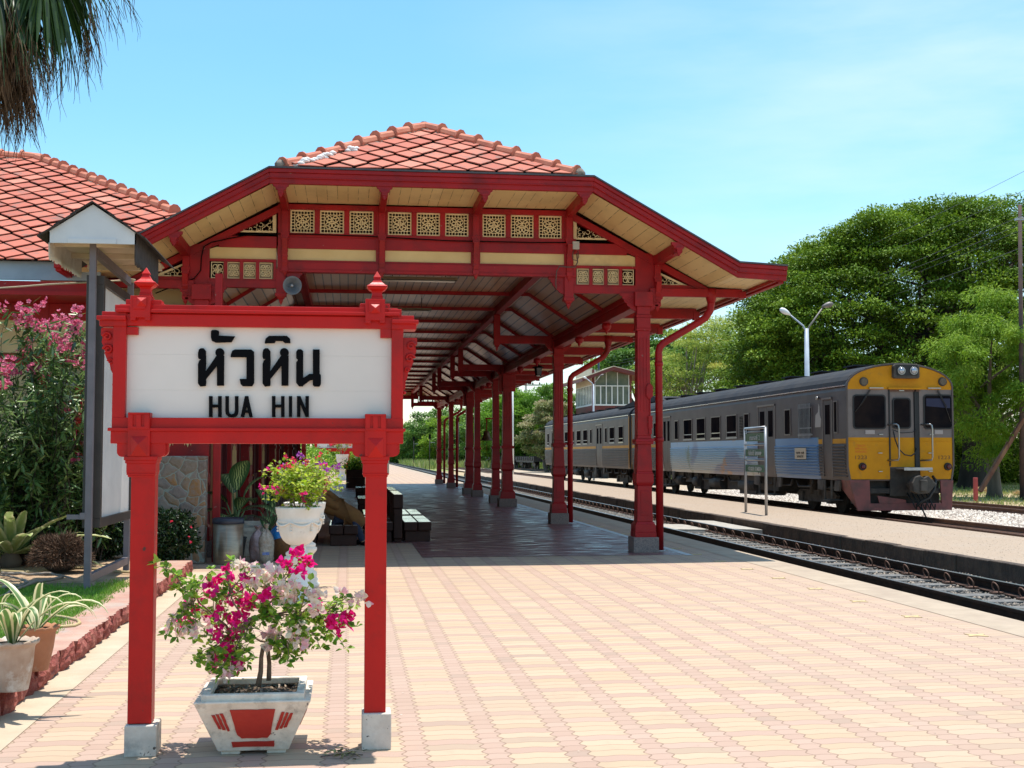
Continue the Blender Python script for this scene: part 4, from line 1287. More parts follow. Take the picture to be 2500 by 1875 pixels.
# ceiling
CP = [(-2.26,4.27),(-1.20,4.95),(3.70,4.95),(4.76,4.27)]
mb = MB()
for i in range(3):
    a, b = CP[i], CP[i+1]
    mb.add([(a[0],20.56,a[1]),(b[0],20.56,b[1]),(b[0],67.5,b[1]),(a[0],67.5,a[1])], [(0,1,2,3)])
mb.build('ceiling', CEIL, canopy)
YR = [23.2+2.8*k for k in range(16)]
proto = None
for y in YR:
    if proto is None:
        mb = MB()
        for i in range(3):
            a, b = CP[i], CP[i+1]
            mb.prism([(a[0],a[1]-.075),(b[0],b[1]-.075),(b[0],b[1]-.003),(a[0],a[1]-.003)], 'y', y-.035, y+.035)
        proto = mb.build('rafter', RED2, canopy)
    else: dup(proto, loc=proto.location+Vector((0,y-YR[0],0)), parent=canopy)
for sg in (1, -1):
    X = lambda x: CX + sg*(x-CX)
    mb = MB(); mb.bx(X(3.30), X(3.44), 20.58, 67.4, 4.79, 4.946); mb.build('purlin', RED2, canopy)
    mb = MB(); mb.bx(X(4.68), X(4.88), 20.58, 67.4, 4.03, 4.30); mb.bx(X(4.655), X(4.679), 20.58, 67.4, 4.18, 4.262); mb.build('eave_beam', RED2, canopy, bevel=.008)

# carved fret panels
def ring(mb, cx_, cz_, r, w, y0, y1, n=16, a0=0, a1=2*PI):
    full = abs(a1-a0-2*PI) < 1e-3
    m_ = n if full else n+1
    vs = []
    for i in range(m_):
        a = a0+(a1-a0)*i/n
        c, s_ = math.cos(a), math.sin(a)
        for rr, yy in ((r-w/2,y0),(r+w/2,y0),(r+w/2,y1),(r-w/2,y1)):
            vs.append((cx_+rr*c, yy, cz_+rr*s_))
    fs = []
    for i in range(n):
        j = (i+1) % m_
        for k in range(4):
            k2 = (k+1)%4
            fs.append((i*4+k, j*4+k, j*4+k2, i*4+k2))
    mb.add(vs, fs)
FRET = pmat('pale_cream_fretwork', (0.84,0.70,0.40), (0.78,0.62,0.33), 6, rough=.55)
def fret(style, w, h):
    mb = MB()
    y0, y1 = 0, .018
    def B(x0,x1,z0,z1,d=0): mb.bx(x0,x1,y0+d,y1+d,z0,z1)
    e = w*.06
    B(0,w,0,e); B(0,w,h-e,h); B(0,e,e,h-e); B(w-e,w,e,h-e)
    if style == 'A':
        i0 = w*.165; b = w*.028
        B(i0,w-i0,i0,i0+b,.001); B(i0,w-i0,h-i0-b,h-i0,.001); B(i0,i0+b,i0,h-i0,.0012); B(w-i0-b,w-i0,i0,h-i0,.0012)
        for k in range(1, 7):
            t = e + (w-2*e)*k/7
            for (lo, hi) in ((e, i0), (h-i0, h-e)): B(t-.006,t+.006,lo,hi,.0005)
            if k not in (0,): 
                for (lo, hi) in ((e, i0), (w-i0, w-e)): mb.bx(lo,hi,y0+.0007,y1+.0007,t-.006,t+.006)
        c0, c1, rr = .355, .645, .130
        for cx_ in (c0, c1):
            for cz_ in (c0, c1):
                ring(mb, cx_*w, cz_*h, rr*w, .032*w, y0-.001, y1, 14)
                for q in range(3):
                    a = q*2*PI/3 + (cx_+cz_)*3
                    ring(mb, cx_*w+math.cos(a)*rr*w*.75, cz_*h+math.sin(a)*rr*w*.75, rr*w*.6, .022*w, y0-.0004*q, y1, 7, a+1.6, a+4.6)
        ring(mb, .5*w, .5*h, .045*w, .03*w, y0-.002, y1, 10)
    else:
        for cx_ in (.31, .69):
            for cz_ in (.31, .69):
                ring(mb, cx_*w, cz_*h, .185*w, .045*w, y0-.001, y1, 16)
                if style == 'B':
                    ring(mb, cx_*w+.09*w*(1 if cx_>.5 else -1)*-1, cz_*h+.09*h*(1 if cz_>.5 else -1)*-1, .10*w, .03*w, y0-.0015, y1, 12)
                else:
                    for q in range(3):
                        a = q*2*PI/3+cx_*5
                        ring(mb, cx_*w+math.cos(a)*.11*w, cz_*h+math.sin(a)*.11*w, .085*w, .026*w, y0-.0005*q, y1, 8, a+1.2, a+5.0)
        ring(mb, .5*w, .5*h, .06*w, .035*w, y0-.002, y1, 12)
        for q in range(4):
            a = q*PI/2
            ring(mb, .5*w+math.cos(a)*.36*w, .5*h+math.sin(a)*.36*w, .10*w, .03*w, y0-.0025, y1, 10)
    return mb
def tri_fret(x0, x1, zb, zt, y, flip=False, parent=None):
    """triangular carved panel: right angle at x0, tapering to x1"""
    mb = MB()
    t = .028
    X = (lambda x: x) 
    def pt(u, v): return (x0+(x1-x0)*u, zb+(zt-zb)*v)
    mb.prism([pt(0,0),pt(1,0),pt(.86,.09),pt(0,.09)], 'y', y, y+.018)
    mb.prism([pt(0,.09),pt(.07,.09),pt(.07,.93),pt(0,1)], 'y', y+.0005, y+.018)
    mb.prism([pt(.07,.93),pt(.86,.09),pt(1,0),pt(.72,.09),pt(.07,.80)], 'y', y-.0006, y+.018)
    W = abs(x1-x0)
    for i in range(7):
        u = .12+.10*i; hgt = (1-u)*.84
        for j in range(max(1, int(hgt/.22))):
            v = .13 + j*.2
            p = pt(u+.02*math.sin(j*2+i), v+.03)
            ring(mb, p[0], p[1], .020+.012*((i+j)%2), .009, y+.0008*((i+j)%3), y+.018, 9, i*1.3+j, i*1.3+j+4.6)
    return mb.build('carved_triangle', FRET, parent or canopy)

def gable(yw, front=True):
    """framed lattice wall in the plane yw (front gable: seen from -y)"""
    W = MB()
    yb = yw+.09
    def B(x0,x1,z0,z1,d0=0,d1=0): W.bx(x0,x1,yw-d0,yb+d1,z0,z1)
    B(-1.10,3.70,5.515,5.60,.02)
    B(-1.10,3.70,5.07,5.135,.012)
    B(-1.10,3.70,4.885,5.07,.0)
    B(-1.10,3.70,4.54,4.665,.035)
    B(-1.10,3.70,4.50,4.542,.05)
    for x in (-1.06,.50,2.04,3.58):
        B(x-.075, x+.075, 4.53, 5.60, .028)
    # mullions of the upper fret row
    for g0, g1 in ((-.985,.425),(.575,1.965),(2.115,3.505)):
        B(g0, g1, 4.665, 4.70, .004); 
        for k in (1, 2):
            c = g0 + (g1-g0)*k/3
            B(c-.042, c+.042, 5.135, 5.516, .006)
        B(g0, g0+.04, 5.135, 5.516, .005); B(g1-.04, g1, 5.135, 5.516, .005)
    o1 = W.build('gable_frame', RED2, canopy, bevel=.005)
    # side wings, mirrored
    for sg in (1, -1):
        X = lambda x: CX + sg*(x-CX)
        W = MB()
        def B2(x0,x1,z0,z1,d0=0): W.bx(X(x0),X(x1),yw-d0,yb,z0,z1)
        B2(3.655,4.56,4.885,5.07,.002); B2(3.655,4.9,4.655,4.70,.01); B2(3.655,4.72,4.24,4.36,.02); B2(3.655,4.72,4.355,4.385,.006)
        B2(4.70,5.02,4.24,4.92,.012)
        for k in range(1,4):
            c = 3.70+ k*.25; B2(c-.028, c+.028, 4.38, 4.66, .007)
        B2(3.655,3.70,4.38,4.66,.008)
        B2(5.02,5.85,4.24,4.40,.015)
        # raking rail
        W.prism([(X(3.60),5.59),(X(3.60),5.47),(X(5.93),4.235),(X(5.93),4.36)], 'y', yw-.03, yb)
        W.prism([(X(4.55),4.93),(X(4.55),5.07),(X(4.80),4.95),(X(4.95),4.86),(X(4.95),4.70),(X(4.86),4.70),(X(4.86),4.80)], 'y', yw-.005, yb-.002)
        W.build('gable_frame', RED2, canopy, bevel=.005)
        mb = MB(); mb.prism([(X(3.66),4.695),(X(4.86),4.695),(X(4.86),4.80),(X(4.60),4.89),(X(3.66),4.89)], 'y', yw+.03, yw+.05)
        mb.build('cream_panel', CREAM, canopy)
        tri_fret(X(3.665), X(4.46), 5.135, 5.475, yw+.03)
        tri_fret(X(5.02), X(5.62), 4.40, 4.655, yw+.03)
    for g0, g1 in ((-.985,.425),(.575,1.965),(2.115,3.505)):
        mb = MB(); mb.bx(g0, g1, yw+.03, yw+.05, 4.69, 4.89); mb.build('cream_panel', CREAM, canopy)
gable(20.46); 
gable(67.55)
pA = fret('A', .385, .375).build('fret_panel', FRET, canopy)
pB = fret('B', .205, .26).build('fret_panel', FRET, canopy)
pC = fret('C', .205, .26).build('fret_panel', FRET, canopy)
offc = Vector((CX, Y0, 0))
firstA = [True]
def put(p, x, y, z):
    # the prototype's vertices sit at the world origin minus the canopy's own place
    return dup(p, loc=Vector((x, y, z)), parent=canopy)
for yw in (20.46, 67.55):
    for g0, g1 in ((-.985,.425),(.575,1.965),(2.115,3.505)):
        s_ = (g1-g0)/3
        for k in range(3):
            put(pA, g0+s_*(k+.5)-.1925, yw+.03, 5.138)
    for sg in (1, -1):
        for k in range(4):
            c = 3.575+(k+1)*.25
            x = CX + sg*(c+.0-CX)
            src_ = pC if (yw < 30 and ((sg == 1 and k < 3) or (sg == -1 and k < 3))) else pB
            put(src_, x-.1025, yw+.03, 4.39)
bpy.data.objects.remove(pA); bpy.data.objects.remove(pB); bpy.data.objects.remove(pC)
# boards behind the carved wing panels that are backed
BACK = pmat('dusty_backing_board', (0.36,0.27,0.16), (0.30,0.22,0.13), 6, rough=0.8)
for sg in (1, -1):
    X = lambda x: CX + sg*(x-CX)
    mb = MB(); mb.bx(X(3.70), X(4.46), 20.52, 20.54, 4.38, 4.66); mb.build('backing_board', BACK, canopy)

# outlookers carrying the fascia, with carved drops
def outlooker(x, z, w=.10):
    mb = MB()
    mb.bx(x-w/2, x+w/2, Y0+.055, 20.43, z-.12, z+.03)
    mb.prism([(Y0+.055,z-.12),(Y0+.25,z-.12),(Y0+.25,z-.15),(Y0+.055,z-.13)], 'x', x-w/2+.01, x+w/2-.01)
    o = mb.build('outlooker', RED2, canopy, bevel=.006)
    mb = MB()
    # shaped plate and stepped drop
    mb.prism([(x-.125,z+.03),(x+.125,z+.03),(x+.115,z-.01),(x+.085,z-.025),(x+.075,z-.06),(x+.05,z-.075),(x-.05,z-.075),(x-.075,z-.06),(x-.085,z-.025),(x-.115,z-.01)], 'y', Y0-.0, Y0+.06)
    mb.bx(x-.05, x+.05, Y0-.03, Y0+.05, z-.085, z-.055)
    mb.bx(x-.04, x+.04, Y0-.02, Y0+.05, z-.12, z-.085)
    mb.bx(x-.032, x+.032, Y0-.005, Y0+.04, z-.145, z-.12)
    mb.prism([(x-.03,z-.145),(x+.03,z-.145),(x,z-.185)], 'y', Y0, Y0+.035)
    mb.build('carved_drop', RED2, o)
    return o
for x in (-1.02, .52, 2.04, 3.58): outlooker(x, 5.60)
for sg in (1, -1): outlooker(CX+sg*(5.06-CX), 4.84, .13)
# carved posts standing proud of the wall under each outlooker
def proud_post(x, zt, zb, tall=True):
    mb = MB(); y = 20.43
    mb.bx(x-.05, x+.05, y-.05, y+.03, zt-.36, zt)
    mb.bx(x-.065, x+.065, y-.07, y+.03, zt-.42, zt-.36)
    mb.bx(x-.055, x+.055, y-.10, y+.03, zt-.47, zt-.42)
    mb.prism([(y-.16,zt-.47),(y+.03,zt-.47),(y+.03,zb+.1),(y-.03,zb+.1),(y-.05,zb+.2),(y-.10,zt-.62)], 'x', x-.042, x+.042)
    for k in range(4):
        mb.bx(x-.048, x+.048, y-.11+.018*k, y, zt-.57-.09*k, zt-.545-.09*k)
    mb.bx(x-.05, x+.05, y-.055, y+.03, zb+.05, zb+.12)
    mb.lathe([(.05,.05),(.042,.02),(.002,-.04)], (x, y-.01, zb), n=4, smooth=False, rot0=PI/4)
    return mb.build('carved_post', RED2, canopy, bevel=.004)
for x in (-1.02, .52, 2.04, 3.58): proud_post(x, 5.49, 4.46)
for sg in (1, -1): proud_post(CX+sg*(5.06-CX), 4.90, 3.98)
# dropped hanging posts at the ends of the opening
def hang_post(x, y, zt, zb, w=.15):
    mb = MB()
    mb.bx(x-w/2, x+w/2, y-w/2, y+w/2, zb+.12, zt)
    mb.bx(x-w/2-.012, x+w/2+.012, y-w/2-.012, y+w/2+.012, zb+.08, zb+.13)
    mb.lathe([(w*.62,.08),(w*.5,.05),(w*.3,.03),(w*.32,.01),(.003,-.06)], (x,y,zb), n=4, smooth=False, rot0=PI/4)
    return mb.build('hanging_post', RED2, canopy, bevel=.004)
def fan(mb, x, y, z, sg, s_=1.0, th=.05):
    """pierced quadrant bracket under a beam: x is the post face, sg the direction it reaches"""
    out_ = [(0,0),(.27,0),(.275,-.035),(.235,-.05),(.235,-.085),(.205,-.10),(.20,-.14),(.165,-.165),(.15,-.205),(.11,-.225),(.085,-.26),(.045,-.28),(0,-.30)]
    mb.prism([(x+sg*p[0]*s_, z+p[1]*s_) for p in out_], 'y', y-th/2, y+th/2)
    for r_ in (.058, .03): ring(mb, x+sg*.115*s_, z-.11*s_, r_*s_, .012, y-th/2-.014, y-th/2+.002, 14)
    for k in range(6):
        a = k*PI/3
        mb.bar((x+sg*.115*s_+.012*math.cos(a), y-th/2-.008, z-.11*s_+.012*math.sin(a)), (x+sg*.115*s_+.055*s_*math.cos(a), y-th/2-.008, z-.11*s_+.055*s_*math.sin(a)), .010, .012)
for sg in (1, -1):
    hang_post(CX+sg*(3.58-CX), 20.50, 4.55, 4.03)
    mb = MB(); fan(mb, CX+sg*(3.505-CX), 20.5, 4.50, -sg, .95); mb.build('carved_bracket', RED2, canopy)

# columns
YC = [20.42, 28.9, 38.4, 41.4, 47.4, 50.5, 59.6, 67.5]
def column(x, y, wide=1.0):
    def s(w): return w*wide/2
    mb = MB()
    def blk(w, z0, z1, w2=None):
        w2 = w2 or w
        a, b = s(w), s(w2)
        v = [(x-a,y-a,z0),(x+a,y-a,z0),(x+a,y+a,z0),(x-a,y+a,z0),(x-b,y-b,z1),(x+b,y-b,z1),(x+b,y+b,z1),(x-b,y+b,z1)]
        mb.add(v, [(0,3,2,1),(4,5,6,7),(0,1,5,4),(1,2,6,5),(2,3,7,6),(3,0,4,7)])
    blk(.355, .25, .33); blk(.345, .33, .46, .335); blk(.315, .46, .50, .275)
    blk(.26, .50, 1.08, .235); blk(.235, 1.08, 1.13, .285); blk(.29, 1.13, 1.28, .285); blk(.275, 1.28, 1.31, .255)
    blk(.255, 1.31, 1.76, .225); blk(.29, 1.76, 1.80); blk(.305, 1.80, 1.845, .285); blk(.235, 1.845, 1.90, .225)
    blk(.225, 1.90, 3.62, .205)
    blk(.245, 3.62, 3.66); blk(.23, 3.66, 3.84); blk(.25, 3.84, 3.88); blk(.215, 3.88, 4.02)
    blk(.30, 4.02, 4.26)
    # fluting strips and incised panels
    for fx in (-.055, 0, .055):
        mb.bx(x+fx*wide-.012, x+fx*wide+.012, y-s(.232), y, 2.3, 3.5)
    mb.bx(x-.07*wide, x+.07*wide, y-s(.262), y, .6, 1.0)
    c = mb.build('column', RED2, canopy, bevel=.006)
    mb = MB(); mb.bx(x-s(.42), x+s(.42), y-s(.42), y+s(.42), 0, .25)
    mb.build('granite_base', GRANITE, c, bevel=.01)
    mb = MB(); fan(mb, x+s(.21), y-.02, 4.24, 1); fan(mb, x-s(.21), y-.02, 4.24, -1)
    mb.build('carved_bracket', RED2, c)
    if wide > 1.05:
        mb = MB(); mb.bx(x+s(.2), x+s(.30)+.06, y-.06, y+.06, 3.5, 4.02); mb.bx(x-s(.30)-.06, x-s(.2), y-.06, y+.06, 3.5, 4.02); mb.build('side_strut', RED2, c, bevel=.01)
    return c
for i, y in enumerate(YC):
    for sg in (1, -1):
        X = lambda x: CX + sg*(x-CX)
        column(X(4.80), y, 1.3 if i in (2, 5) else 1.0)
        # outrigger and its end
        mb = MB(); mb.bx(X(4.93), X(6.50), y-.05, y+.05, 4.20, 4.335); mb.bx(X(6.44), X(6.56), y-.06, y+.06, 4.19, 4.30)
        mb.build('outrigger', RED2, canopy, bevel=.008)
        if i > 0:
            mb = MB(); mb.bx(X(3.30), X(4.70), y-.055, y+.055, 4.13, 4.32)
            mb.build('hammer_beam', RED2, canopy, bevel=.008)
            mb = MB(); mb.bx(X(3.30), X(3.45), y-.06, y+.06, 4.10, 4.80)
            mb.lathe([(.09,.04),(.07,0),(.03,-.03),(.04,-.06),(.002,-.12)], (X(3.375), y, 4.07), n=4, smooth=False, rot0=PI/4)
            mb.build('hanging_post', RED2, canopy, bevel=.004)
for a, b in zip(YC[:-1], YC[1:]):
    k_ = 3 if b-a > 5 else 1
    for q in range(1, k_):
        y = a+(b-a)*q/k_
        for sg in (1, -1):
            X = lambda x: CX + sg*(x-CX)
            mb = MB(); mb.bx(X(4.89), X(6.50), y-.05, y+.05, 4.14, 4.335); mb.bx(X(6.44), X(6.56), y-.06, y+.06, 4.12, 4.28)
            mb.build('outrigger', RED2, canopy, bevel=.008)
            mb = MB(); mb.lathe([(.02,.03),(.085,.0),(.095,-.05),(.07,-.10),(.03,-.12),(.032,-.14),(.002,-.19)], (X(4.78), y, 4.02), n=12)
            mb.build('carved_drop', RED2, canopy)
# downpipes beside some columns
for y in (YC[0]+.02, YC[1], YC[6], YC[7]):
    mb = MB(); x = 5.08
    mb.tube([(x,y,0.03),(x,y,3.28),(x+.02,y,3.36),(x+.08,y,3.43),(x+.68,y,3.78),(x+.80,y,3.86),(x+.88,y,3.98),(x+.90,y,4.10),(x+.90,y,4.34)], .062, 14)
    mb.tube([(x,y,1.80),(x,y,1.87)], .075, 14); mb.tube([(x,y,3.05),(x,y,3.12)], .072, 14)
    mb.tube([(x+.90,y,4.10),(x+.90,y,4.22),(x+.90,y,4.34)], [.064,.095,.105], 14)
    mb.bar((x-.14,y,1.83),(x,y,1.83), .03,.05)
    mb.build('downpipe', RED2, canopy)
# painted fittings on the first column
c1x = 4.80
mb = MB(); mb.prism([(4.83,2.55),(4.87,2.50),(4.90,2.50),(4.94,2.55),(4.94,2.70),(4.90,2.75),(4.87,2.75),(4.83,2.70)], 'y', 20.27, 20.33)
mb.build('octagonal_plaque', RED2, canopy, bevel=.004)
mb = MB(); mb.bx(4.86,4.93,20.27,20.33,2.02,2.22); mb.bx(4.87,4.92,20.28,20.33,1.92,2.03); mb.tube([(4.895,20.29,2.2),(4.895,20.29,2.5)], .008, 6)
mb.build('painted_switch_box', RED2, canopy, bevel=.004)

# things fixed to the canopy
hp = at(713, 697, 20.1)
horn = thing('loudspeaker', 'grey horn loudspeaker hung at the left corner of the canopy opening', 'loudspeaker', hp)
mb = MB()
d = Vector((.18,-1,-.10)).normalized(); u = d.orthogonal().normalized()
q = d.to_track_quat('Z', 'Y').to_matrix()
tmp = MB(); tmp.lathe([(.03,-.20),(.045,-.14),(.07,-.06),(.115,.0),(.145,.03),(.148,.035),(.140,.035),(.11,.005),(.06,-.05),(.04,-.09)], n=28)
mb.add([hp + q @ Vector(p) for p in tmp.v], tmp.f, smooth=True)
mb.build('bell', pmat('horn_grey', (0.16,0.18,0.20), (0.12,0.13,0.15), 5, rough=0.45), horn)
mb = MB(); tmp = MB(); tmp.lathe([(.012,-.07),(.024,-.04),(.026,-.01),(.01,.0)], n=14); mb.add([hp + q @ Vector(p) for p in tmp.v], tmp.f, smooth=True)
mb.build('driver_tip', STEEL, horn)
mb = MB(); tmp = MB(); tmp.lathe([(.04,-.30),(.07,-.29),(.075,-.2),(.05,-.17)], n=16); mb.add([hp + q @ Vector(p) for p in tmp.v], tmp.f, smooth=True)
mb.tube([hp+Vector((0,.15,.02)), hp+Vector((-.05,.22,.12)), (-1.0,20.42,4.42)], .012, 6)
mb.build('mounting', pmat('horn_dark', (0.05,0.05,0.055), rough=0.5), horn)
jp = at(1406, 600, 20.3)
jb = thing('junction_box', 'small grey junction box with looping cable at the right of the canopy gable', 'junction box', jp)
mb = MB(); mb.bx(jp.x-.055, jp.x+.055, jp.y-.03, jp.y+.06, jp.z-.06, jp.z+.07); mb.build('box', pmat('grey_plastic', (0.42,0.39,0.34), rough=0.5), jb, bevel=.006)
mb = MB()
mb.tube([at(1400,612,20.27), at(1397,625,20.25), at(1399,634,20.25), at(1408,636,20.25), at(1413,628,20.26), at(1411,613,20.27)], .008, 6)
mb.tube([at(1408,618,20.27), at(1410,640,20.26), at(1404,652,20.3), at(1385,652,20.3), at(1366,650,20.3), at(1359,662,20.3), at(1357,690,20.3), at(1358,706,20.3)], .011, 6)
mb.build('cable', pmat('old_cable', (0.10,0.06,0.05), rough=0.6), jb)
wire = MB(); pts = [(380,716),(420,700),(474,680),(490,660),(492,625),(498,602),(515,592),(560,582),(610,573),(680,571),(760,572),(900,577),(1100,588),(1300,592),(1395,592)]
wire.tube([at(x, y, 20.40) for x, y in pts], .010, 5)
tag(wire.build('cable', BLACKP), 'thin black cable looped along the lattice gable of the canopy', 'cable')
for (y, x0, x1, z, lab) in ((22.4, .56, 1.90, 4.68, 'fluorescent tube light under the canopy ceiling, nearest to the gable'), (27.2, .3, 1.75, 4.68, 'fluorescent tube light under the canopy ceiling, the second one in')):
    t = thing('tube_light', lab, 'ceiling light', ((x0+x1)/2, y, z), 'tube lights under the canopy')
    mb = MB(); mb.bx(x0, x1, y-.05, y+.05, z, z+.05); mb.prism([(y-.09,z),(y+.09,z),(y+.05,z+.045),(y-.05,z+.045)], 'x', x0-.01, x1+.01); mb.build('housing', pmat('tube_housing', (0.30,0.24,0.17), rough=0.5), t)
    mb = MB(); mb.tube([(x0+.04,y,z-.022),(x1-.04,y,z-.022)], .018, 10); mb.build('tube', WHITE, t)
    mb = MB(); mb.bar((x0+.2,y,z+.045),(x0+.2,y,4.95),.015,.015,(1,0,0)); mb.bar((x1-.2,y,z+.045),(x1-.2,y,4.95),.015,.015,(1,0,0)); mb.build('hanger', DARK, t)
lp = at(1314, 903, 35.0)
ln = thing('hanging_lantern', 'small black lantern hanging from the canopy beam between the columns', 'lantern', lp)
mb = MB(); mb.lathe([(.02,.14),(.04,.13),(.16,.08),(.17,.06),(.12,.05)], lp, n=8, smooth=False); mb.tube([lp+Vector((0,0,.15)), lp+Vector((0,0,.50))], .015, 6); mb.build('cap', BLACKP, ln)
mb = MB(); mb.lathe([(.11,.05),(.085,-.15),(.07,-.17)], lp, n=6, smooth=False); mb.build('glass_body', GLASSD, ln)
bp = at(1188, 1068, 41.2)
bl = thing('station_bell', 'small bronze bell hanging from an arm on one of the middle canopy columns', 'bell', bp)
mb = MB(); mb.lathe([(.02,.22),(.08,.20),(.10,.14),(.115,.06),(.15,-.02),(.20,-.08),(.20,-.10),(.17,-.09)], bp, n=16); mb.build('bell_body', pmat('aged_bronze', (0.14,0.08,0.04), rough=0.4, metal=0.6), bl)
mb = MB(); mb.tube([bp+Vector((0,0,.2)), bp+Vector((0,0,.62))], .02, 6); mb.tube([bp+Vector((-.05,0,.62)), (4.70,41.2,bp.z+.62)], .025, 6); mb.tube([bp+Vector((0,0,-.1)), bp+Vector((0,0,-.45))], .006, 5); mb.build('arm', RED2, bl)
# ================================================================== station building (left)
bld = thing('station_building', 'station building with diamond tiled hipped roof, cream walls, red timber and doors behind the garden', 'building', (-6.5, 21, 0))
AP = Vector((-6.05, 25.4, 7.30)); EV = 19.7; EZ = 4.46
slb = math.atan2(AP.z-EZ, AP.y-EV); Vv = (0, math.cos(slb), math.sin(slb)); LV = (AP.y-EV)/math.cos(slb)
XR = -3.45     # the slope is cut where it meets the canopy
kx = .95       # hip run per metre of depth
corner = AP.x + kx*(AP.y-EV)
def hipx(v): return corner - kx*v*math.cos(slb)
v_cut = (corner-(-2.95))/(kx*math.cos(slb))
# slope facing the camera: left part is cut by its ridge at AP and continues as a long ridge to the west
poly = [(-9.0, 0), (-3.6, 0), (-2.95, v_cut*.62), (-2.95, v_cut), (AP.x, LV), (-9.0, LV)]
tile_face('tiled_roof_slope', (0, EV, EZ+.03), (1,0,0), Vv, poly, bld, .222, .268)
ridge_run(AP+Vector((0,0,.05)), (-2.98, EV+v_cut*math.cos(slb), EZ+v_cut*math.sin(slb)+.05), bld, step=.34)
ridge_run(AP+Vector((.1,0,.05)), (-9.0, AP.y, AP.z+.05), bld, step=.34)
RB = bpy.data.materials['side_roof_tiles']
mb = MB(); mb.add([(-9,AP.y,AP.z),(AP.x,AP.y,AP.z),(-2.98, EV+v_cut*math.cos(slb), EZ+v_cut*math.sin(slb)),(-2.98,60,EZ+1.2),(-9,60,EZ+1.2)], [(0,1,2,3,4)])
mb.build('rear_roof', RB, bld)
mb = MB(); mb.bx(-9.2, -3.75, EV+.10, EV+.16, 4.22, 4.51); mb.build('gutter_board', pmat('pale_blue_board', (0.30,0.40,0.50), (0.24,0.33,0.42), 3, rough=0.6, bump=.1), bld)
mb = MB(); mb.bx(-9.2, -3.6, EV+.08, EV+.20, 4.04, 4.20); mb.bx(-9.2,-3.4,EV-.02,21.0,3.98,4.04)
mb.bx(-9.2,-2.4,20.85,21.0,3.72,3.98); mb.bx(-9.2,-2.4,20.87,21.0,3.0,3.18); mb.bx(-9.2,-2.4,20.87,21.0,1.45,1.6)
for x in (-8.4,-7.2,-6.0,-4.8,-3.7,-2.45): mb.bx(x-.07,x+.07,20.84,21.0,1.55,4.0)
mb.build('timber_frame', RED2, bld)
CW = pmat('cream_wall', (0.60,0.50,0.27), (0.52,0.42,0.22), 1.5, rough=0.8)
mb = MB(); mb.bx(-9.2, -2.35, 21.0, 21.2, 0, 4.25); mb.bx(-9.2,-2.4,20.9,20.99,3.2,3.72)
mb.build('cream_wall', CW, bld)
mb = MB()
for x in (-8.1,-7.0,-5.8,-4.6): 
    mb.bx(x-.3,x+.3,20.93,20.99,1.7,2.9)
    for k in range(10): mb.bx(x-.27,x+.27,20.90,20.945,1.75+.115*k,1.81+.115*k)
mb.build('louvred_shutters', pmat('grey_green_shutter', (0.25,0.26,0.22), rough=.7), bld)
# facade along the platform, X = -2.35
mb = MB(); mb.bx(-2.5, -2.36, 21.7, 60, 0, 4.3); mb.build('platform_wall', pmat('dark_maroon_boards', (0.10,0.012,0.014), (0.07,0.010,0.012), 2, rough=.6, sc3=(1,1,.1)), bld)
mb = MB(); FX = -2.34
mb.bx(-2.5, FX+.02, 21.7, 60, 0, .35); mb.bx(-2.5, FX+.03, 21.7, 60, 2.25, 2.45); mb.bx(-2.5, FX+.03, 21.7, 60, 3.2, 3.4); mb.bx(-2.5,FX+.03,21.7,60,1.0,1.12)
y = 21.75
while y < 60:
    mb.bx(-2.5, FX+.05, y, y+.16, 0, 4.3); y += 1.45
mb.build('timber_frame', pmat('deep_maroon_timber', (0.13,0.010,0.012), (0.09,0.008,0.010), 2, rough=.55, spec=.25), bld)
DW = pmat('varnished_door', (0.42,0.17,0.07), (0.33,0.12,0.05), 3, rough=0.5, bump=.2, sc3=(1,1,.15))
for (y, w, m_) in ((21.95,.8,DW),(24.9,1.25,RED2),(29.2,1.2,RED2),(33.5,1.25,RED2),(39,1.25,RED2)):
    mb = MB(); mb.bx(-2.36, -2.22, y, y+w, 0, 2.25)
    d_ = mb.build('door', m_, bld, bevel=.01)
    mb = MB()
    for k in range(5):
        yy = y + w*(.2+.13*k); mb.bx(-2.23, -2.205, yy-.03, yy+.03, 1.35, 1.62+.10*math.sin(PI*(k+.5)/5)*1.6)
        mb.bx(-2.23, -2.205, yy-.03, yy+.03, .35, .95)
    mb.pieces('door_light', CREAM, d_)
    mb = MB(); mb.lathe([(.01,-.02),(.025,0),(.01,.02)], (-2.2, y+w-.08, 1.1), n=8); mb.build('handle', pmat('brass', (.5,.35,.12), rough=.3, metal=.9) if not bpy.data.materials.get('brass') else bpy.data.materials['brass'], d_)

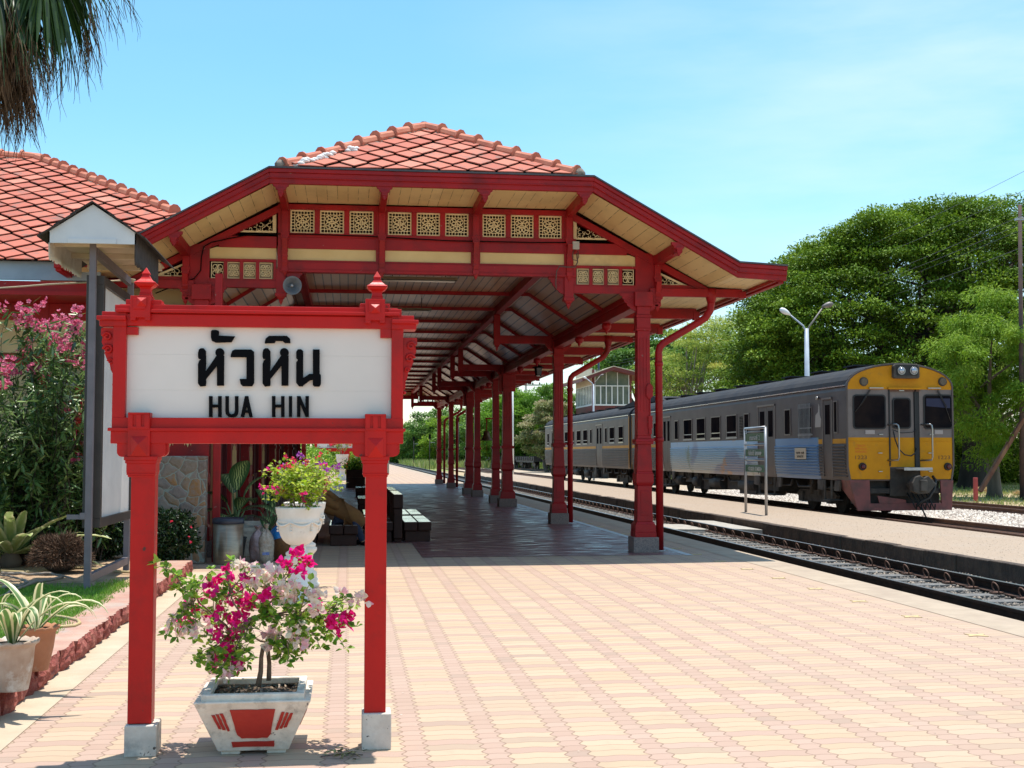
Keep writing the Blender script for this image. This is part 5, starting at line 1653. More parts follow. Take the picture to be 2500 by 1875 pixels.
# rubble stone wall in front of it
def stone_mat():
    m, t, b = _m('rubble_stone')
    tcn = t.nodes.new('ShaderNodeTexCoord')
    mpn = t.nodes.new('ShaderNodeMapping'); mpn.inputs['Scale'].default_value = (6.0, 1.2, 6.6)
    nzv = t.nodes.new('ShaderNodeTexNoise'); nzv.inputs['Scale'].default_value = 2.4; nzv.inputs['Detail'].default_value = 3
    t.links.new(tcn.outputs['Object'], nzv.inputs['Vector'])
    vm = t.nodes.new('ShaderNodeVectorMath'); vm.operation = 'MULTIPLY_ADD'
    vm.inputs[1].default_value = (.30,.0,.30)
    t.links.new(nzv.outputs['Color'], vm.inputs[0]); t.links.new(tcn.outputs['Object'], vm.inputs[2])
    t.links.new(vm.outputs[0], mpn.inputs['Vector'])
    ve = t.nodes.new('ShaderNodeTexVoronoi'); ve.feature = 'DISTANCE_TO_EDGE'; ve.inputs['Scale'].default_value = 1.0
    vc = t.nodes.new('ShaderNodeTexVoronoi'); vc.inputs['Scale'].default_value = 1.0
    for v_ in (ve, vc): t.links.new(mpn.outputs[0], v_.inputs['Vector'])
    sp = t.nodes.new('ShaderNodeSeparateColor'); t.links.new(vc.outputs['Color'], sp.inputs[0])
    r = t.nodes.new('ShaderNodeValToRGB'); els = r.color_ramp.elements
    els[0].color = (0.15,0.12,0.105,1); els[1].color = (0.20,0.17,0.15,1)
    for p_, c_ in ((.2,(0.25,0.20,0.18,1)),(.4,(0.28,0.23,0.18,1)),(.55,(0.15,0.125,0.115,1)),(.7,(0.34,0.17,0.06,1)),(.82,(0.23,0.17,0.11,1))):
        e = els.new(p_); e.color = c_
    t.links.new(sp.outputs[0], r.inputs['Fac'])
    col = _mix(t, _ramp(t, _noise(t, 14, 6, .7), .4, .7), r.outputs['Color'], (0.27,0.22,0.19))
    mort = _ramp(t, ve.outputs['Distance'], .02, .045, (1,1,1), (0,0,0))
    col = _mix(t, mort, col, (0.27,0.31,0.27))
    t.links.new(col, b.inputs['Base Color']); b.inputs['Roughness'].default_value = .9
    h = _math(t, 'ADD', _math(t, 'MINIMUM', _math(t, 'MULTIPLY', ve.outputs['Distance'], 5.0), 1.0), _math(t, 'MULTIPLY', _noise(t, 20, 5), .5))
    _bump(t, b, h, .55, .025)
    return m
sw = MB(); sw.bx(-9.5, -2.06, 19.0, 19.32, 0.0, 1.57)
tag(sw.build('rubble_wall', stone_mat(), bevel=.02), 'low rubble stone wall with pale pointing behind the garden, beside the steel bin', 'stone wall')
mb = MB(); mb.bx(-1.99, -1.88, 19.3, 19.42, 0, 4.3)
tag(mb.build('red_post', RED2, bevel=.01), 'slim dark red post at the right end of the rubble stone wall', 'post')
mb = MB()
mb.bx(-4.0, -2.05, 19.33, 19.40, 1.57, 2.6)
rs = thing('red_screen', 'dark red board screen with little cream cut-outs above the rubble wall', 'screen', (-3, 19.36, 1.57))
mb.build('boards', RED2, rs)
mb = MB()
for x in (-3.8,-3.5,-3.2,-2.9,-2.62,-2.36): mb.prism([(x-.08,1.9),(x-.045,1.72),(x-.03,1.78),(x,1.70),(x+.03,1.78),(x+.045,1.72),(x+.08,1.9),(x+.08,2.5),(x-.08,2.5)], 'y', 19.315, 19.335)
mb.pieces('cut_out', CREAM, rs)

# ================================================================== notice board with its little roof
nb = thing('notice_board', 'tall grey notice board seen edge on, under a small white gabled roof with fringes', 'notice board', (-2.78, 15.3, .14))
for y in (14.15, 16.55):
    mb = MB(); mb.bx(-2.79, -2.72, y-.035, y+.035, .12, 3.88 if y < 15 else 3.8); mb.build('post', GREYP, nb, bevel=.004)
mb = MB()
mb.bx(-2.785, -2.725, 14.19, 16.51, .22, .31); mb.build('bottom_rail', GREYP, nb, bevel=.004)
mb = MB()
yA, yB, zA, zB = 14.28, 16.42, .80, 3.55
for (a, b, c_, d_) in ((yA,yB,zA,zA+.10),(yA,yB,zB-.10,zB),(yA,yA+.09,zA+.1,zB-.1),(yB-.09,yB,zA+.1,zB-.1)):
    mb.bx(-2.80, -2.66, a, b, c_, d_)
mb.bx(-2.84,-2.80,yA-.04,yA+.0,zA,zB)
mb.build('frame', pmat('brown_black_frame', (0.035,0.028,0.026), (0.05,0.04,0.035), 5, rough=.5), nb, bevel=.004)
mb = MB(); mb.bx(-2.77, -2.70, yA+.09, yB-.09, zA+.1, zB-.1)
mb.build('white_panel', pmat('weathered_white_panel', (0.66,0.66,0.65), (0.56,0.56,0.56), 2.2, rough=.5, dirt=(0.36,0.36,0.36), dlo=.6, dhi=.85, dscale=3), nb)
mb = MB(); mb.bx(-2.84,-2.785,14.11,14.13,.90,.97); mb.bx(-2.98,-2.79,14.13,14.17,.90,.95); mb.build('bracket', GREYP, nb)
NZ = 4.20
g0, g1 = 13.90, 16.1
wx = pmat('white_gable_board', (0.66,0.68,0.70), (0.58,0.60,0.62), 2, rough=.6, dirt=(.4,.4,.4), dlo=.65, dhi=.9)
mb = MB()
xl, xr, xm = -3.17, -2.27, -2.72
mb.prism([(xl,NZ-.36),(xr,NZ-.36),(xr,NZ-.24),(xm,NZ+.06),(xl,NZ-.24)], 'y', g0, g0+.02)
mb.bx(xm-.25, xm+.25, g0-.014, g0, NZ-.36, NZ-.31)
mb.build('gable_board', wx, nb)
mb = MB()
mb.prism([(xl+.01,NZ-.30),(xr-.01,NZ-.30),(xr-.01,NZ-.28),(xl+.01,NZ-.28)], 'y', g0+.02, g1); 
for y in (14.15, 15.0, 15.9): mb.prism([(xl+.01,NZ-.36),(xr-.01,NZ-.36),(xr-.01,NZ-.302),(xl+.01,NZ-.302)], 'y', y-.03, y+.03)
mb.build('roof_underside', pmat('stained_cream_ply', (0.62,0.52,0.38), (0.5,0.4,0.28), 3, rough=.7, dirt=(.3,.22,.14), dlo=.55, dhi=.8), nb)
mb = MB(); mb.bar((xm-.03,14.2,NZ-.40),(xm-.05,16.5,NZ-.42),.06,.09); mb.build('ridge_beam', GREYP, nb)
# roof sheets of thin dark shingle courses
RSH = pmat('dark_thin_shingle', (0.030,0.026,0.024), (0.055,0.045,0.04), 12, rough=.9, bump=.5)
mb = MB()
for sg in (-1, 1):
    for k in range(3):
        t0, t1_ = k/3, (k+1.35)/3
        def rp(t): return (xm+sg*(.50*t), NZ+.075-.34*t)
        a, b = rp(t0), rp(min(t1_,1.12)); e = .012*(3-k)*.5
        pts = [(a[0],a[1]+e),(b[0],b[1]+e+.008),(b[0],b[1]+e-.006),(a[0],a[1]+e-.014)]
        if sg < 0: pts = [(p[0],p[1]) for p in reversed(pts)]
        mb.prism(pts, 'y', g0-.05, g1+.05)
mb.build('shingle_roof', RSH, nb)
def valance(x, dx, m_, z0, depth, name, teeth):
    mb = MB(); n_ = 30; L_ = g1-.55-g0
    pts = [(g0, z0), (g0+L_, z0)]
    low_ = []
    for i in range(n_+1):
        y = g0 + L_*(1-i/n_)
        low_.append((y, z0-depth-rng.uniform(0,.03)))
        if i < n_: low_.append((y-L_/n_*.5, z0-depth-teeth-rng.uniform(0,.03)))
    mb.prism(pts+low_, 'x', x, x+dx)
    return mb.build(name, m_, nb)
valance(xl, .012, pmat('stained_white_valance', (0.62,0.57,0.48), (0.5,0.43,0.33), 4, rough=.8, dirt=(.3,.22,.14), dlo=.5, dhi=.8), NZ-.24, .20, 'fringed_valance', .07)
valance(xr-.012, .012, RSH, NZ-.24, .27, 'fringed_valance', .05)
# rope from the building to the board's post
mb = MB(); pts = [at(0, 703, 18.5), at(60,699,17.5), at(120,694,16.5), at(180,691,15.9), (-2.755,16.5,at(270,683,16.5).z)]
mb.tube([Vector(p) for p in pts], .012, 6); q = Vector(pts[-1])
for k in range(3): mb.lathe([(.055,-.008),(.062,0),(.055,.008)], q+Vector((0,.04,.015*k-.02)), n=10)
tag(mb.build('rope', pmat('pale_rope', (0.52,0.42,0.28), (0.4,0.32,0.2), 30, rough=.9)), 'pale rope tied round the rear post of the grey notice board', 'rope')

# ================================================================== garden planting
OLE = leafmat('oleander_leaf', [(0.035,0.08,0.02),(0.08,0.17,0.04),(0.16,0.28,0.08),(0.36,0.48,0.18)], rough=0.38, trans=0.25, spec=.8)
PINKF = leafmat('oleander_flower', [(0.72,0.10,0.22),(0.80,0.20,0.34),(0.86,0.36,0.46)], rough=.6, trans=.35, spec=.2)
def oleander(label, c, shoots, spread, hmin, hmax, per):
    t = thing('oleander_bush', label, 'flowering bush', c, 'oleander bushes')
    st = MB(); lf = Leaves(); fl_ = Leaves()
    for i in range(shoots):
        a = rng.random()*2*PI; r_ = spread*math.sqrt(rng.random())
        e = Vector((c[0]+r_*math.cos(a)*1.0, c[1]+r_*math.sin(a)*.8, c[2]+rng.uniform(hmin, hmax)))
        e.z -= .35*(r_/spread)**2
        b_ = Vector((c[0]+.2*math.cos(a), c[1]+.2*math.sin(a), c[2]))
        pts = twig(b_, e, .12, .011, .002, st, 9, .16)
        m_ = len(pts)-1
        for k in range(per):
            t_ = 1-(rng.random()**1.15)*.86; i_ = min(int(t_*m_), m_-1)
            p = pts[i_].lerp(pts[i_+1], t_*m_-i_)
            d = Vector((rng.gauss(0,1), rng.gauss(0,1), rng.gauss(-.15,.8))).normalized()
            l = rng.uniform(.11,.21)
            lf.put(p, d, (rng.gauss(0,.4), rng.gauss(0,.4), 1), l, .036)
        if e.z > c[2]+hmax-1.0 and rng.random() < .85:
            for q in range(13):
                cc = e + Vector((rng.gauss(0,.05), rng.gauss(0,.05), rng.gauss(.0,.04)))
                fl_.bract(cc, rng.uniform(.032,.048), 5, Vector((rng.gauss(0,.8), rng.gauss(-.8,.6), rng.gauss(.35,.6))).normalized())
    st.build('stem', BARKD, t); lf.make('foliage', OLE, t, .12); fl_.make('flowers', PINKF, t, .1)
    return t
p_ = at(90, 1380, 17.6)
oleander('tall oleander with pink blossom heads behind the agave, left of the notice board', (p_.x, 17.6, .14), 120, 1.15, 1.3, 3.5, 85)
p_ = at(-60, 1380, 17.0)
oleander('oleander with pink flowers cut by the left edge of the photo', (p_.x-.4, 16.9, .14), 80, 1.0, 1.1, 3.3, 85)
p_ = at(180, 1330, 18.0)
oleander('small drooping oleander spray just left of the notice board post', (p_.x+.15, 18.0, .14), 26, .5, 1.2, 2.3, 60)

# dark clipped shrub with red berries in front of the stone wall
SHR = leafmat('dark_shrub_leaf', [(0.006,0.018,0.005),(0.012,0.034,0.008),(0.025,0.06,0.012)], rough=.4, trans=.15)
def ball_bush(name, label, c, rx, ry, rz, n, l, m_, cat='shrub', extra=None):
    t = thing(name, label, cat, (c[0], c[1], c[2]))
    d = rand_dirs(n); r_ = nr.uniform(.6, 1.05, n)**.6
    lump = 1 + .12*np.sin(d[:,0]*5+1)*np.sin(d[:,2]*6) + .08*np.sin(d[:,1]*9)
    P = np.array(c)+np.array([0,0,rz*.85]) + d*np.array([rx,ry,rz])*(r_*lump)[:,None]
    P[:,2] = np.maximum(P[:,2], c[2]+.02)
    cloud('foliage', P, norm(d*.6+rand_dirs(n)), norm(d+rand_dirs(n)*.8), nr.uniform(l*.7,l*1.3,n), l*.5, m_, t)
    mb = MB()
    for k in range(6):
        a = k; mb.tube([(c[0],c[1],c[2]-.02),(c[0]+.4*rx*math.cos(a),c[1]+.4*ry*math.sin(a),c[2]+rz)], [.012,.006], 5)
    mb.build('stem', BARKD, t)
    return t
p_ = at(405, 1345, 18.3)
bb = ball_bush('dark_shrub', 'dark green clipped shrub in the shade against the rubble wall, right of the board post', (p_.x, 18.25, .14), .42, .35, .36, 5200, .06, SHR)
lf = Leaves()
for k in range(7):
    lf.bract((p_.x+rng.uniform(-.35,.38), 18.0-.1*rng.random(), .14+rng.uniform(.15,.6)), .03)
lf.make('berries', REDB, bb)
p_ = at(240, 1345, 18.2)
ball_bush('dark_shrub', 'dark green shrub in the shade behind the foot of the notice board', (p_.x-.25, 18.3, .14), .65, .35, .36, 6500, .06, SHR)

# agave with broad pale-edged leaves
AGV = edgemat('agave_blade', (0.36,0.46,0.16), (0.78,0.76,0.44), .40, .85, rough=.5, trans=.25, veins=(9,(0.40,0.50,0.20)))
p_ = atZ(36, 1380, .14)
ag = thing('agave_plant', 'big agave rosette with pale edged leaves, left of the dry brown root ball', 'agave', (p_.x+.02, p_.y-.3, .14))
mb = MB(); c = Vector((p_.x+.02, p_.y-.3, .30))
for k in range(34):
    a = k*2.4; el = R(8 + (k*37) % 58) ; l = rng.uniform(.95, 1.4)
    d = Vector((math.cos(a)*math.cos(el), math.sin(a)*math.cos(el), math.sin(el)))
    hd = Vector((math.cos(a), math.sin(a), 0)); sd = hd.cross(Vector((0,0,1)))
    pts = []; w = []
    tw = rng.uniform(-.25,.25)
    for i in range(12):
        t_ = i/11; p = c + hd*.05 + d*l*t_ + Vector((0,0,-.30*t_**2.2*math.cos(el)*l)) + sd*tw*t_**2*.3
        if t_ > .8: p += Vector((rng.uniform(-.01,.01),)*3)
        pts.append(p); w.append(.05+.10*math.sin(PI*min(1,t_*.85+.12)) if t_ < .93 else .045*(1-t_)/.07+.012)
    mb.ribbon(pts, w, sd, .35)
mb.build('leaves', AGV, ag)
mb = MB(); mb.lathe([(.12,0),(.15,.08),(.08,.22),(.02,.26)], (c.x,c.y,.14), n=10); mb.build('stem', BARK, ag)
# root ball: tangle of dry brown roots
ROOT = leafmat('dry_root', [(0.07,0.035,0.022),(0.15,0.085,0.055),(0.27,0.17,0.11)], rough=.9, trans=0)
p_ = at(145, 1372, 16.3)
rb = thing('dead_root_ball', 'spiky ball of dry brown roots lying beside the agave', 'root ball', (p_.x, 16.3, .14))
n = 7000; d = rand_dirs(n); d[:,2] = np.abs(d[:,2])*1.0-.25; rr = nr.uniform(.55,1.0,n)**.5
lump = 1+.14*np.sin(d[:,0]*6+2)*np.cos(d[:,2]*5)
P = np.array([p_.x,16.3,.34]) + d*np.array([.31,.30,.31])*(rr*lump)[:,None]; P[:,2] = np.maximum(P[:,2], .15)
cloud('roots', P, norm(d+rand_dirs(n)*.7), rand_dirs(n), nr.uniform(.05,.13,n), .009, ROOT, rb)
mb = MB(); mb.lathe([(.1,-.18),(.2,-.1),(.22,.02),(.14,.13),(.02,.17)], (p_.x,16.3,.34), n=12, sx=1.1); mb.build('root_core', BARKD, rb)

# two clay pots with striped leaves on the kerb
VAR = edgemat('striped_leaf', (0.10,0.20,0.05), (0.74,0.70,0.42), .42, .62, rough=.45, trans=.3)
CLAYW = pmat('limed_clay', (0.52,0.40,0.31), (0.34,0.22,0.15), 6, rough=.9, bump=.3, dirt=(0.62,0.57,0.50), dlo=.5, dhi=.65, dscale=7)
CLAY = pmat('terracotta', (0.42,0.19,0.10), (0.34,0.14,0.07), 5, rough=.85, bump=.25, dirt=(0.5,0.35,0.25), dlo=.6, dhi=.8, dscale=8)
def clay_pot(label, c, h, rb_, rt_, m_, nl, seed, droop, group='striped plants in clay pots'):
    rr = random.Random(seed)
    t = thing('potted_striped_plant', label, 'potted plant', c, group)
    mb = MB()
    prof = [(rb_,0),(rb_*1.02,.01),(rb_+(rt_-rb_)*.6,h*.5),(rt_*.95,h*.86),(rt_*1.0,h*.90),(rt_*1.10,h*.94),(rt_*1.13,h),(rt_*1.04,h*1.0),(rt_*.9,h*.93)]
    n = 48; vs = []
    for (r, z) in prof:
        for k in range(n):
            a = 2*PI*k/n; s_ = 1+(.03*math.sin(a*16) if z > h*.93 else 0)
            vs.append((c[0]+r*s_*math.cos(a), c[1]+r*s_*math.sin(a), c[2]+z+(.006*math.sin(a*16) if z > h*.97 else 0)))
    mb.add(vs, [(i*n+k, i*n+(k+1)%n, (i+1)*n+(k+1)%n, (i+1)*n+k) for i in range(len(prof)-1) for k in range(n)], smooth=True)
    mb.build('pot', m_, t)
    mb = MB(); mb.lathe([(.001,h*.90),(rt_*.93,h*.90),(rt_*.9,h*.88)], c, n=16); mb.build('soil', SOIL, t)
    mb = MB()
    for k in range(nl):
        a = rr.uniform(0, 2*PI) if k > 1 else -1.2+k*1.0
        l = rr.uniform(.38,.66); el = rr.uniform(R(40), R(86)); dr = droop*rr.uniform(.6,1.5)
        hd = Vector((math.cos(a), math.sin(a), 0)); sd = hd.cross(Vector((0,0,1))); pts = []; w = []
        el2 = el
        p = Vector(c)+Vector((0,0,h*.9))+hd*.02
        for i in range(12):
            pts.append(p.copy()); w.append(.060*min(1,.45+i*.14)*(1-(i/11)**4)+.002)
            p = p + (hd*math.cos(el2)+Vector((0,0,math.sin(el2))))*l/11
            el2 -= dr*(i/11)*.42
        mb.ribbon(pts, w, sd, .4)
    mb.build('leaves', VAR, t)
    return t
pa = atZ(22, 1690, .16); pb = atZ(82, 1640, .16)
clay_pot('striped plant in a pale limed clay pot at the left edge', (pa.x-.01, pa.y+.09, .16), .30, .10, .140, CLAYW, 9, 3, 1.4)
clay_pot('striped plant with drooping leaves in a brown terracotta pot, behind the pale limed pot', (pb.x-.01, pb.y+.08, .16), .29, .085, .136, CLAY, 8, 8, 1.2)

# garden hose and dry stems lying in the garden
HOSE = pmat('dusty_yellow_hose', (0.50,0.38,0.18), (0.42,0.32,0.17), 10, rough=.6)
mb = MB(); pts = [(0,1398),(40,1404),(90,1418),(140,1420),(170,1432),(195,1442),(194,1452),(170,1460),(140,1468),(100,1478),(60,1490)]
pts = [(0,1475),(30,1486),(80,1497),(130,1503),(165,1508),(190,1514),(195,1521),(180,1528),(150,1530),(100,1535),(60,1532)]
P = [atZ(x, y, .17) for x, y in pts]
mb.tube(P, .014, 8); tag(mb.build('garden_hose', HOSE), 'dusty yellow hose curving over the grass behind the clay pots', 'hose')
mb = MB(); P = [atZ(x, y, .17) for x, y in [(0,1394),(60,1397),(130,1392),(190,1387),(240,1390),(300,1396),(360,1400)]]
mb.tube(P, .016, 8); tag(mb.build('garden_hose', HOSE), 'pale hose lying straight across the bare soil behind the grass', 'hose')
GS = pmat('grey_dry_vine', (0.33,0.27,0.22), (0.24,0.19,0.15), 8, rough=.9, bump=.4)
for k, (lab, ptsk) in enumerate((
    ('grey dry vine stem at the back edge of the grass, uppermost of three', [(0,1402),(70,1404),(120,1402),(180,1413)]),
    ('grey dry vine stem curling through the grass to the left edge', [(0,1436),(45,1434),(66,1425),(50,1414),(0,1404)]),
    ('grey dry vine stem slanting down across the grass to the left', [(150,1410),(100,1420),(50,1438),(0,1456)]))):
    mb = MB(); P = [atZ(x, y, .175) for x, y in ptsk]
    Q = []
    for i in range(len(P)-1):
        for q in range(4): Q.append(P[i].lerp(P[i+1], q/4)+Vector((rng.uniform(-.02,.02), rng.uniform(-.02,.02), rng.uniform(0,.02))))
    Q.append(P[-1]); mb.tube(Q, [.022-.012*i/len(Q) for i in range(len(Q))], 7)
    tag(mb.build('dry_vine', GS), lab, 'dry stem')

# ================================================================== palm at the upper left
PG = leafmat('palm_segment_green', [(0.012,0.035,0.010),(0.03,0.07,0.014),(0.05,0.10,0.02)], rough=.4, trans=.2)
PBm = leafmat('dead_palm_segment', [(0.05,0.028,0.016),(0.13,0.075,0.038),(0.22,0.135,0.075)], rough=.8, trans=.15)
pt = at(-95, -70, 15.2)
palm = thing('fan_palm', 'fan palm with a brown skirt of dead leaves hanging into the upper left corner', 'palm tree', (pt.x, 15.2, .14))
mb = MB(); mb.tube([(pt.x,15.2,.1),(pt.x-.02,15.2,2.5),(pt.x,15.2,5.0),(pt.x,15.2,pt.z+.3)], [.24,.21,.20,.19], 14)
mb.build('trunk', BARK, palm)
def fan_leaf(hub, dirv, droop, L_, spread, nseg, green, seg_, tips, width=.046, hang=1.0):
    """a drooping fan: segments radiate from the hub and their split tips hang down"""
    dirv = Vector(dirv).normalized()
    sd = dirv.cross(Vector((0,0,1)))
    if sd.length < .1: sd = Vector((1,0,0))
    sd.normalize(); up = sd.cross(dirv)
    for i in range(nseg):
        u = (i/(nseg-1)-.5)*2; a = u*spread
        d = (dirv*math.cos(a) + sd*math.sin(a)).normalized()
        l = L_*(1-.22*abs(u))*rng.uniform(.9,1.08)
        pts = []; p = Vector(hub); dd = d.copy()
        for k in range(10):
            pts.append(p.copy()); p = p + dd*l/9
            dd = (dd + Vector((rng.gauss(0,.02), rng.gauss(0,.02), -droop*(k/9)*.30))).normalized()
        w = [width*(.35+1.2*math.sin(PI*min(1,.1+k/10))) if k < 7 else width*.5*(10-k)/4 for k in range(10)]
        seg_.ribbon(pts, w, d.cross(Vector((0,0,1))) if abs(d.z) < .95 else sd, .5)
        # thread-like split tips
        for q in range(2):
            e = pts[7+q]; pp = [e]; de = (dd + Vector((rng.gauss(0,.25), rng.gauss(0,.25), -.5*hang))).normalized()
            for k in range(4): pp.append(pp[-1] + de*rng.uniform(.065,.13)); de = (de+Vector((rng.gauss(0,.2), rng.gauss(0,.2), -.35*hang))).normalized()
            tips.tube(pp, [.006,.0045,.0035,.0028,.0015], 3, cap=False)
g_, gt, b_, bt, stk = MB(), MB(), MB(), MB(), MB()
hubs_ = []
specs = [((-30,-150,11.4),(.35,-.35,-1),1.45,.55,26), ((178,-150,11.4),(.16,-.1,-1),1.30,.62,34), ((90,-190,11.9),(.2,.4,-1),1.3,.55,24), ((232,-190,11.6),(.24,.1,-1),1.2,.55,24),
         ((-60,-190,10.9),(-.2,-.6,-1),1.5,.6,24), ((150,-260,12.0),(.6,.6,-.6),1.4,.6,26), ((-200,-200,11.5),(-.8,-.2,-.5),1.4,.7,26), ((20,-60,11.3),(.42,-.1,-1),1.05,.40,18)]
for (x, y, Y), dv, l, spd, ns in specs:
    l *= 1.36; h = at(x-(72 if x > 100 else 0), y+12, Y*1.31); fan_leaf(h, dv, .45, l, spd, ns, True, g_, gt)
    top_ = Vector((pt.x, 15.2, pt.z+.25)); stk.tube([top_, top_.lerp(h,.5)+Vector((0,0,.14)), h], [.022,.018,.012], 6)
for k in range(64):
    a = rng.uniform(0, 2*PI); r_ = rng.uniform(.15,.42); zt = rng.uniform(-.35, .55)
    h = Vector((pt.x+.22+r_*1.3*math.cos(a), 15.2+r_*1.3*math.sin(a), pt.z+zt*1.3-.45))
    fan_leaf(h, (math.cos(a)*.18, math.sin(a)*.18, -1), .1, rng.uniform(.75,1.25), .30, 11, False, b_, bt, .032)
for m_ in (g_, b_): m_.a = []
g_.build('green_fan_leaves', PG, palm, rnd=True); gt.build('leaf_threads', PBm, palm, rnd=True)
b_.build('dead_leaf_skirt', PBm, palm, rnd=True); bt.build('dead_leaf_threads', PBm, palm, rnd=True); stk.build('leaf_stalks', BARK, palm)

# ================================================================== things under the canopy
p_ = at(553, 1382, 18.8)
bn = thing('litter_bin', 'brushed steel cylindrical litter bin with a dark lid ring beside the rubble wall', 'litter bin', (p_.x, 19.0, 0))
mb = MB(); mb.lathe([(.205,.0),(.21,.02),(.222,.585)], (p_.x,19.0,0), n=40); mb.bx(p_.x-.002,p_.x+.002,19.0-.222,19.0-.215,.02,.58); mb.build('body', pmat('brushed_steel', (0.42,0.33,0.24), (0.30,0.235,0.17), 3, rough=.36, metal=.7, sc3=(1,1,8)), bn)
mb = MB(); mb.lathe([(.224,.585),(.230,.60),(.228,.655),(.20,.672),(.15,.66),(.13,.60)], (p_.x,19.0,0), n=40); mb.build('lid_ring', pmat('dark_blue_plastic', (0.03,0.032,0.05), rough=.45), bn)

def white_planter(label, c, k_):
    t = thing('white_planter', label, 'planter', c, 'white planters behind the bin')
    mb = MB(); cc = Vector(c); frustum(mb, cc, .13*k_, .23*k_, .02, .34*k_); rim(mb, cc, .235*k_, .19*k_, .335*k_, .39*k_)
    mb.bx(cc.x-.1,cc.x+.1,cc.y-.1,cc.y+.1,0,.021)
    o = mb.build('body', BPOT, t, bevel=.006); mb = MB()
    for q in range(3):
        for sg in (-1,1):
            x = cc.x + sg*(.10+.026*q)*k_; y0 = cc.y-(.13+.1*.75)*k_; y1 = cc.y-(.13+.1*.35)*k_
            A = [(x-.007,y0-.003,.28*k_),(x+.007,y0-.003,.28*k_),(x-sg*.03+.007,y1-.003,.15*k_),(x-sg*.03-.007,y1-.003,.15*k_)]
            mb.add([(p[0],p[1]-.004,p[2]) for p in A]+A, [(3,2,1,0),(0,1,5,4),(1,2,6,5),(2,3,7,6),(3,0,4,7)])
    mb.prism([(cc.x-.06*k_,.29*k_),(cc.x+.06*k_,.29*k_),(cc.x+.045*k_,.13*k_),(cc.x-.045*k_,.13*k_)], 'y', cc.y-.222*k_, cc.y-.15*k_)
    mb.pieces('painted_panel', BRED, o)
    return t
p_ = at(585, 1345, 20.2); w1 = white_planter('white planter with red stripes partly hidden by the steel bin', (p_.x, 20.3, 0), 1.2)
p_ = at(600, 1320, 21.2); w2 = white_planter('second white planter in the shade, further behind the steel bin', (p_.x+.02, 21.3, 0), 1.25)

DIEF = leafmat('dumb_cane', [(0.02,0.05,0.02),(0.04,0.09,0.03)])
DVM = None
def dief_mat():
    m, t, b = _m('mottled_dumb_cane_leaf')
    a_ = t.nodes.new('ShaderNodeAttribute'); a_.attribute_name = 'edge'
    core = _ramp(t, a_.outputs['Fac'], .1, .8, (1,1,1), (0,0,0))
    wv = t.nodes.new('ShaderNodeTexWave'); wv.inputs['Scale'].default_value = 9; wv.inputs['Distortion'].default_value = 6
    tcn = t.nodes.new('ShaderNodeTexCoord'); t.links.new(tcn.outputs['Object'], wv.inputs['Vector'])
    mk = _math(t, 'MULTIPLY', core, _ramp(t, wv.outputs['Fac'], .45, .7))
    col = _mix(t, mk, (0.030,0.085,0.030), (0.40,0.50,0.20))
    t.links.new(col, b.inputs['Base Color']); b.inputs['Roughness'].default_value = .35
    return m
DM = dief_mat()
def dumb_cane(label, c, leaves, potm, pr):
    t = thing('dumb_cane_plant', label, 'potted plant', c, 'dumb cane plants in the shade')
    mb = MB(); mb.lathe([(pr*.75,0),(pr,.30),(pr*1.08,.33),(pr*.95,.33),(pr*.9,.30)], c, n=24); mb.build('pot', potm, t)
    mb = MB(); mb.lathe([(.001,.30),(pr*.9,.30),(pr*.9,.28)], c, n=16); mb.build('soil', SOIL, t)
    st, lf = MB(), MB()
    for (dx, dy, h, l, el) in leaves:
        hd = Vector((dx, dy, 0)); 
        hd = hd.normalized() if hd.length > 0 else Vector((1,0,0)); sd = hd.cross(Vector((0,0,1)))
        b0 = Vector(c)+Vector((0,0,.3)); top_ = b0+Vector((dx*.5, dy*.5, h))
        st.tube([b0, b0.lerp(top_,.6)+Vector((-dx*.12,-dy*.12,0)), top_], [.022,.016,.009], 6)
        pts = []; w = []; p = top_.copy(); e = R(el)
        for i in range(10):
            pts.append(p.copy()); w.append(l*.58*math.sin(PI*min(.985,.06+i/9*.93))**.8)
            p = p + (hd*math.cos(e)+Vector((0,0,math.sin(e))))*l*1.12/9; e -= R(7)
        lf.ribbon(pts, w, sd, .25)
    st.build('stem', pmat('cane_green', (0.10,0.17,0.06), rough=.5) if not bpy.data.materials.get('cane_green') else bpy.data.materials['cane_green'], t)
    lf.build('leaves', DM, t)
    return t
BLKP = pmat('black_plastic_pot', (0.02,0.02,0.022), rough=.5)
p_ = at(575, 1340, 20.0)
dumb_cane('tall dumb cane with large mottled leaves rising behind the steel bin', (p_.x, 19.9, 0), [(.05,-.1,.75,.55,78),(-.25,-.15,.55,.55,40),(-.3,.1,.45,.5,5),(.25,.0,.62,.5,70),(.3,-.15,.45,.5,20),(-.1,-.3,.35,.45,15),(.12,-.25,.45,.45,50),(.35,.1,.35,.45,-5),(-.1,.2,.7,.5,60),(.1,.25,.5,.5,30)], BLKP, .17)
p_ = at(655, 1330, 20.6)
dumb_cane('lower dark dumb cane behind the plastic bags', (p_.x, 20.7, 0), [(.1,-.1,.45,.42,60),(-.25,-.15,.38,.42,20),(.3,.1,.35,.4,10),(.25,-.2,.25,.4,-10),(0,-.3,.3,.4,0),(-.1,.2,.5,.4,60),(.2,-.05,.5,.4,75)], BLKP, .16)

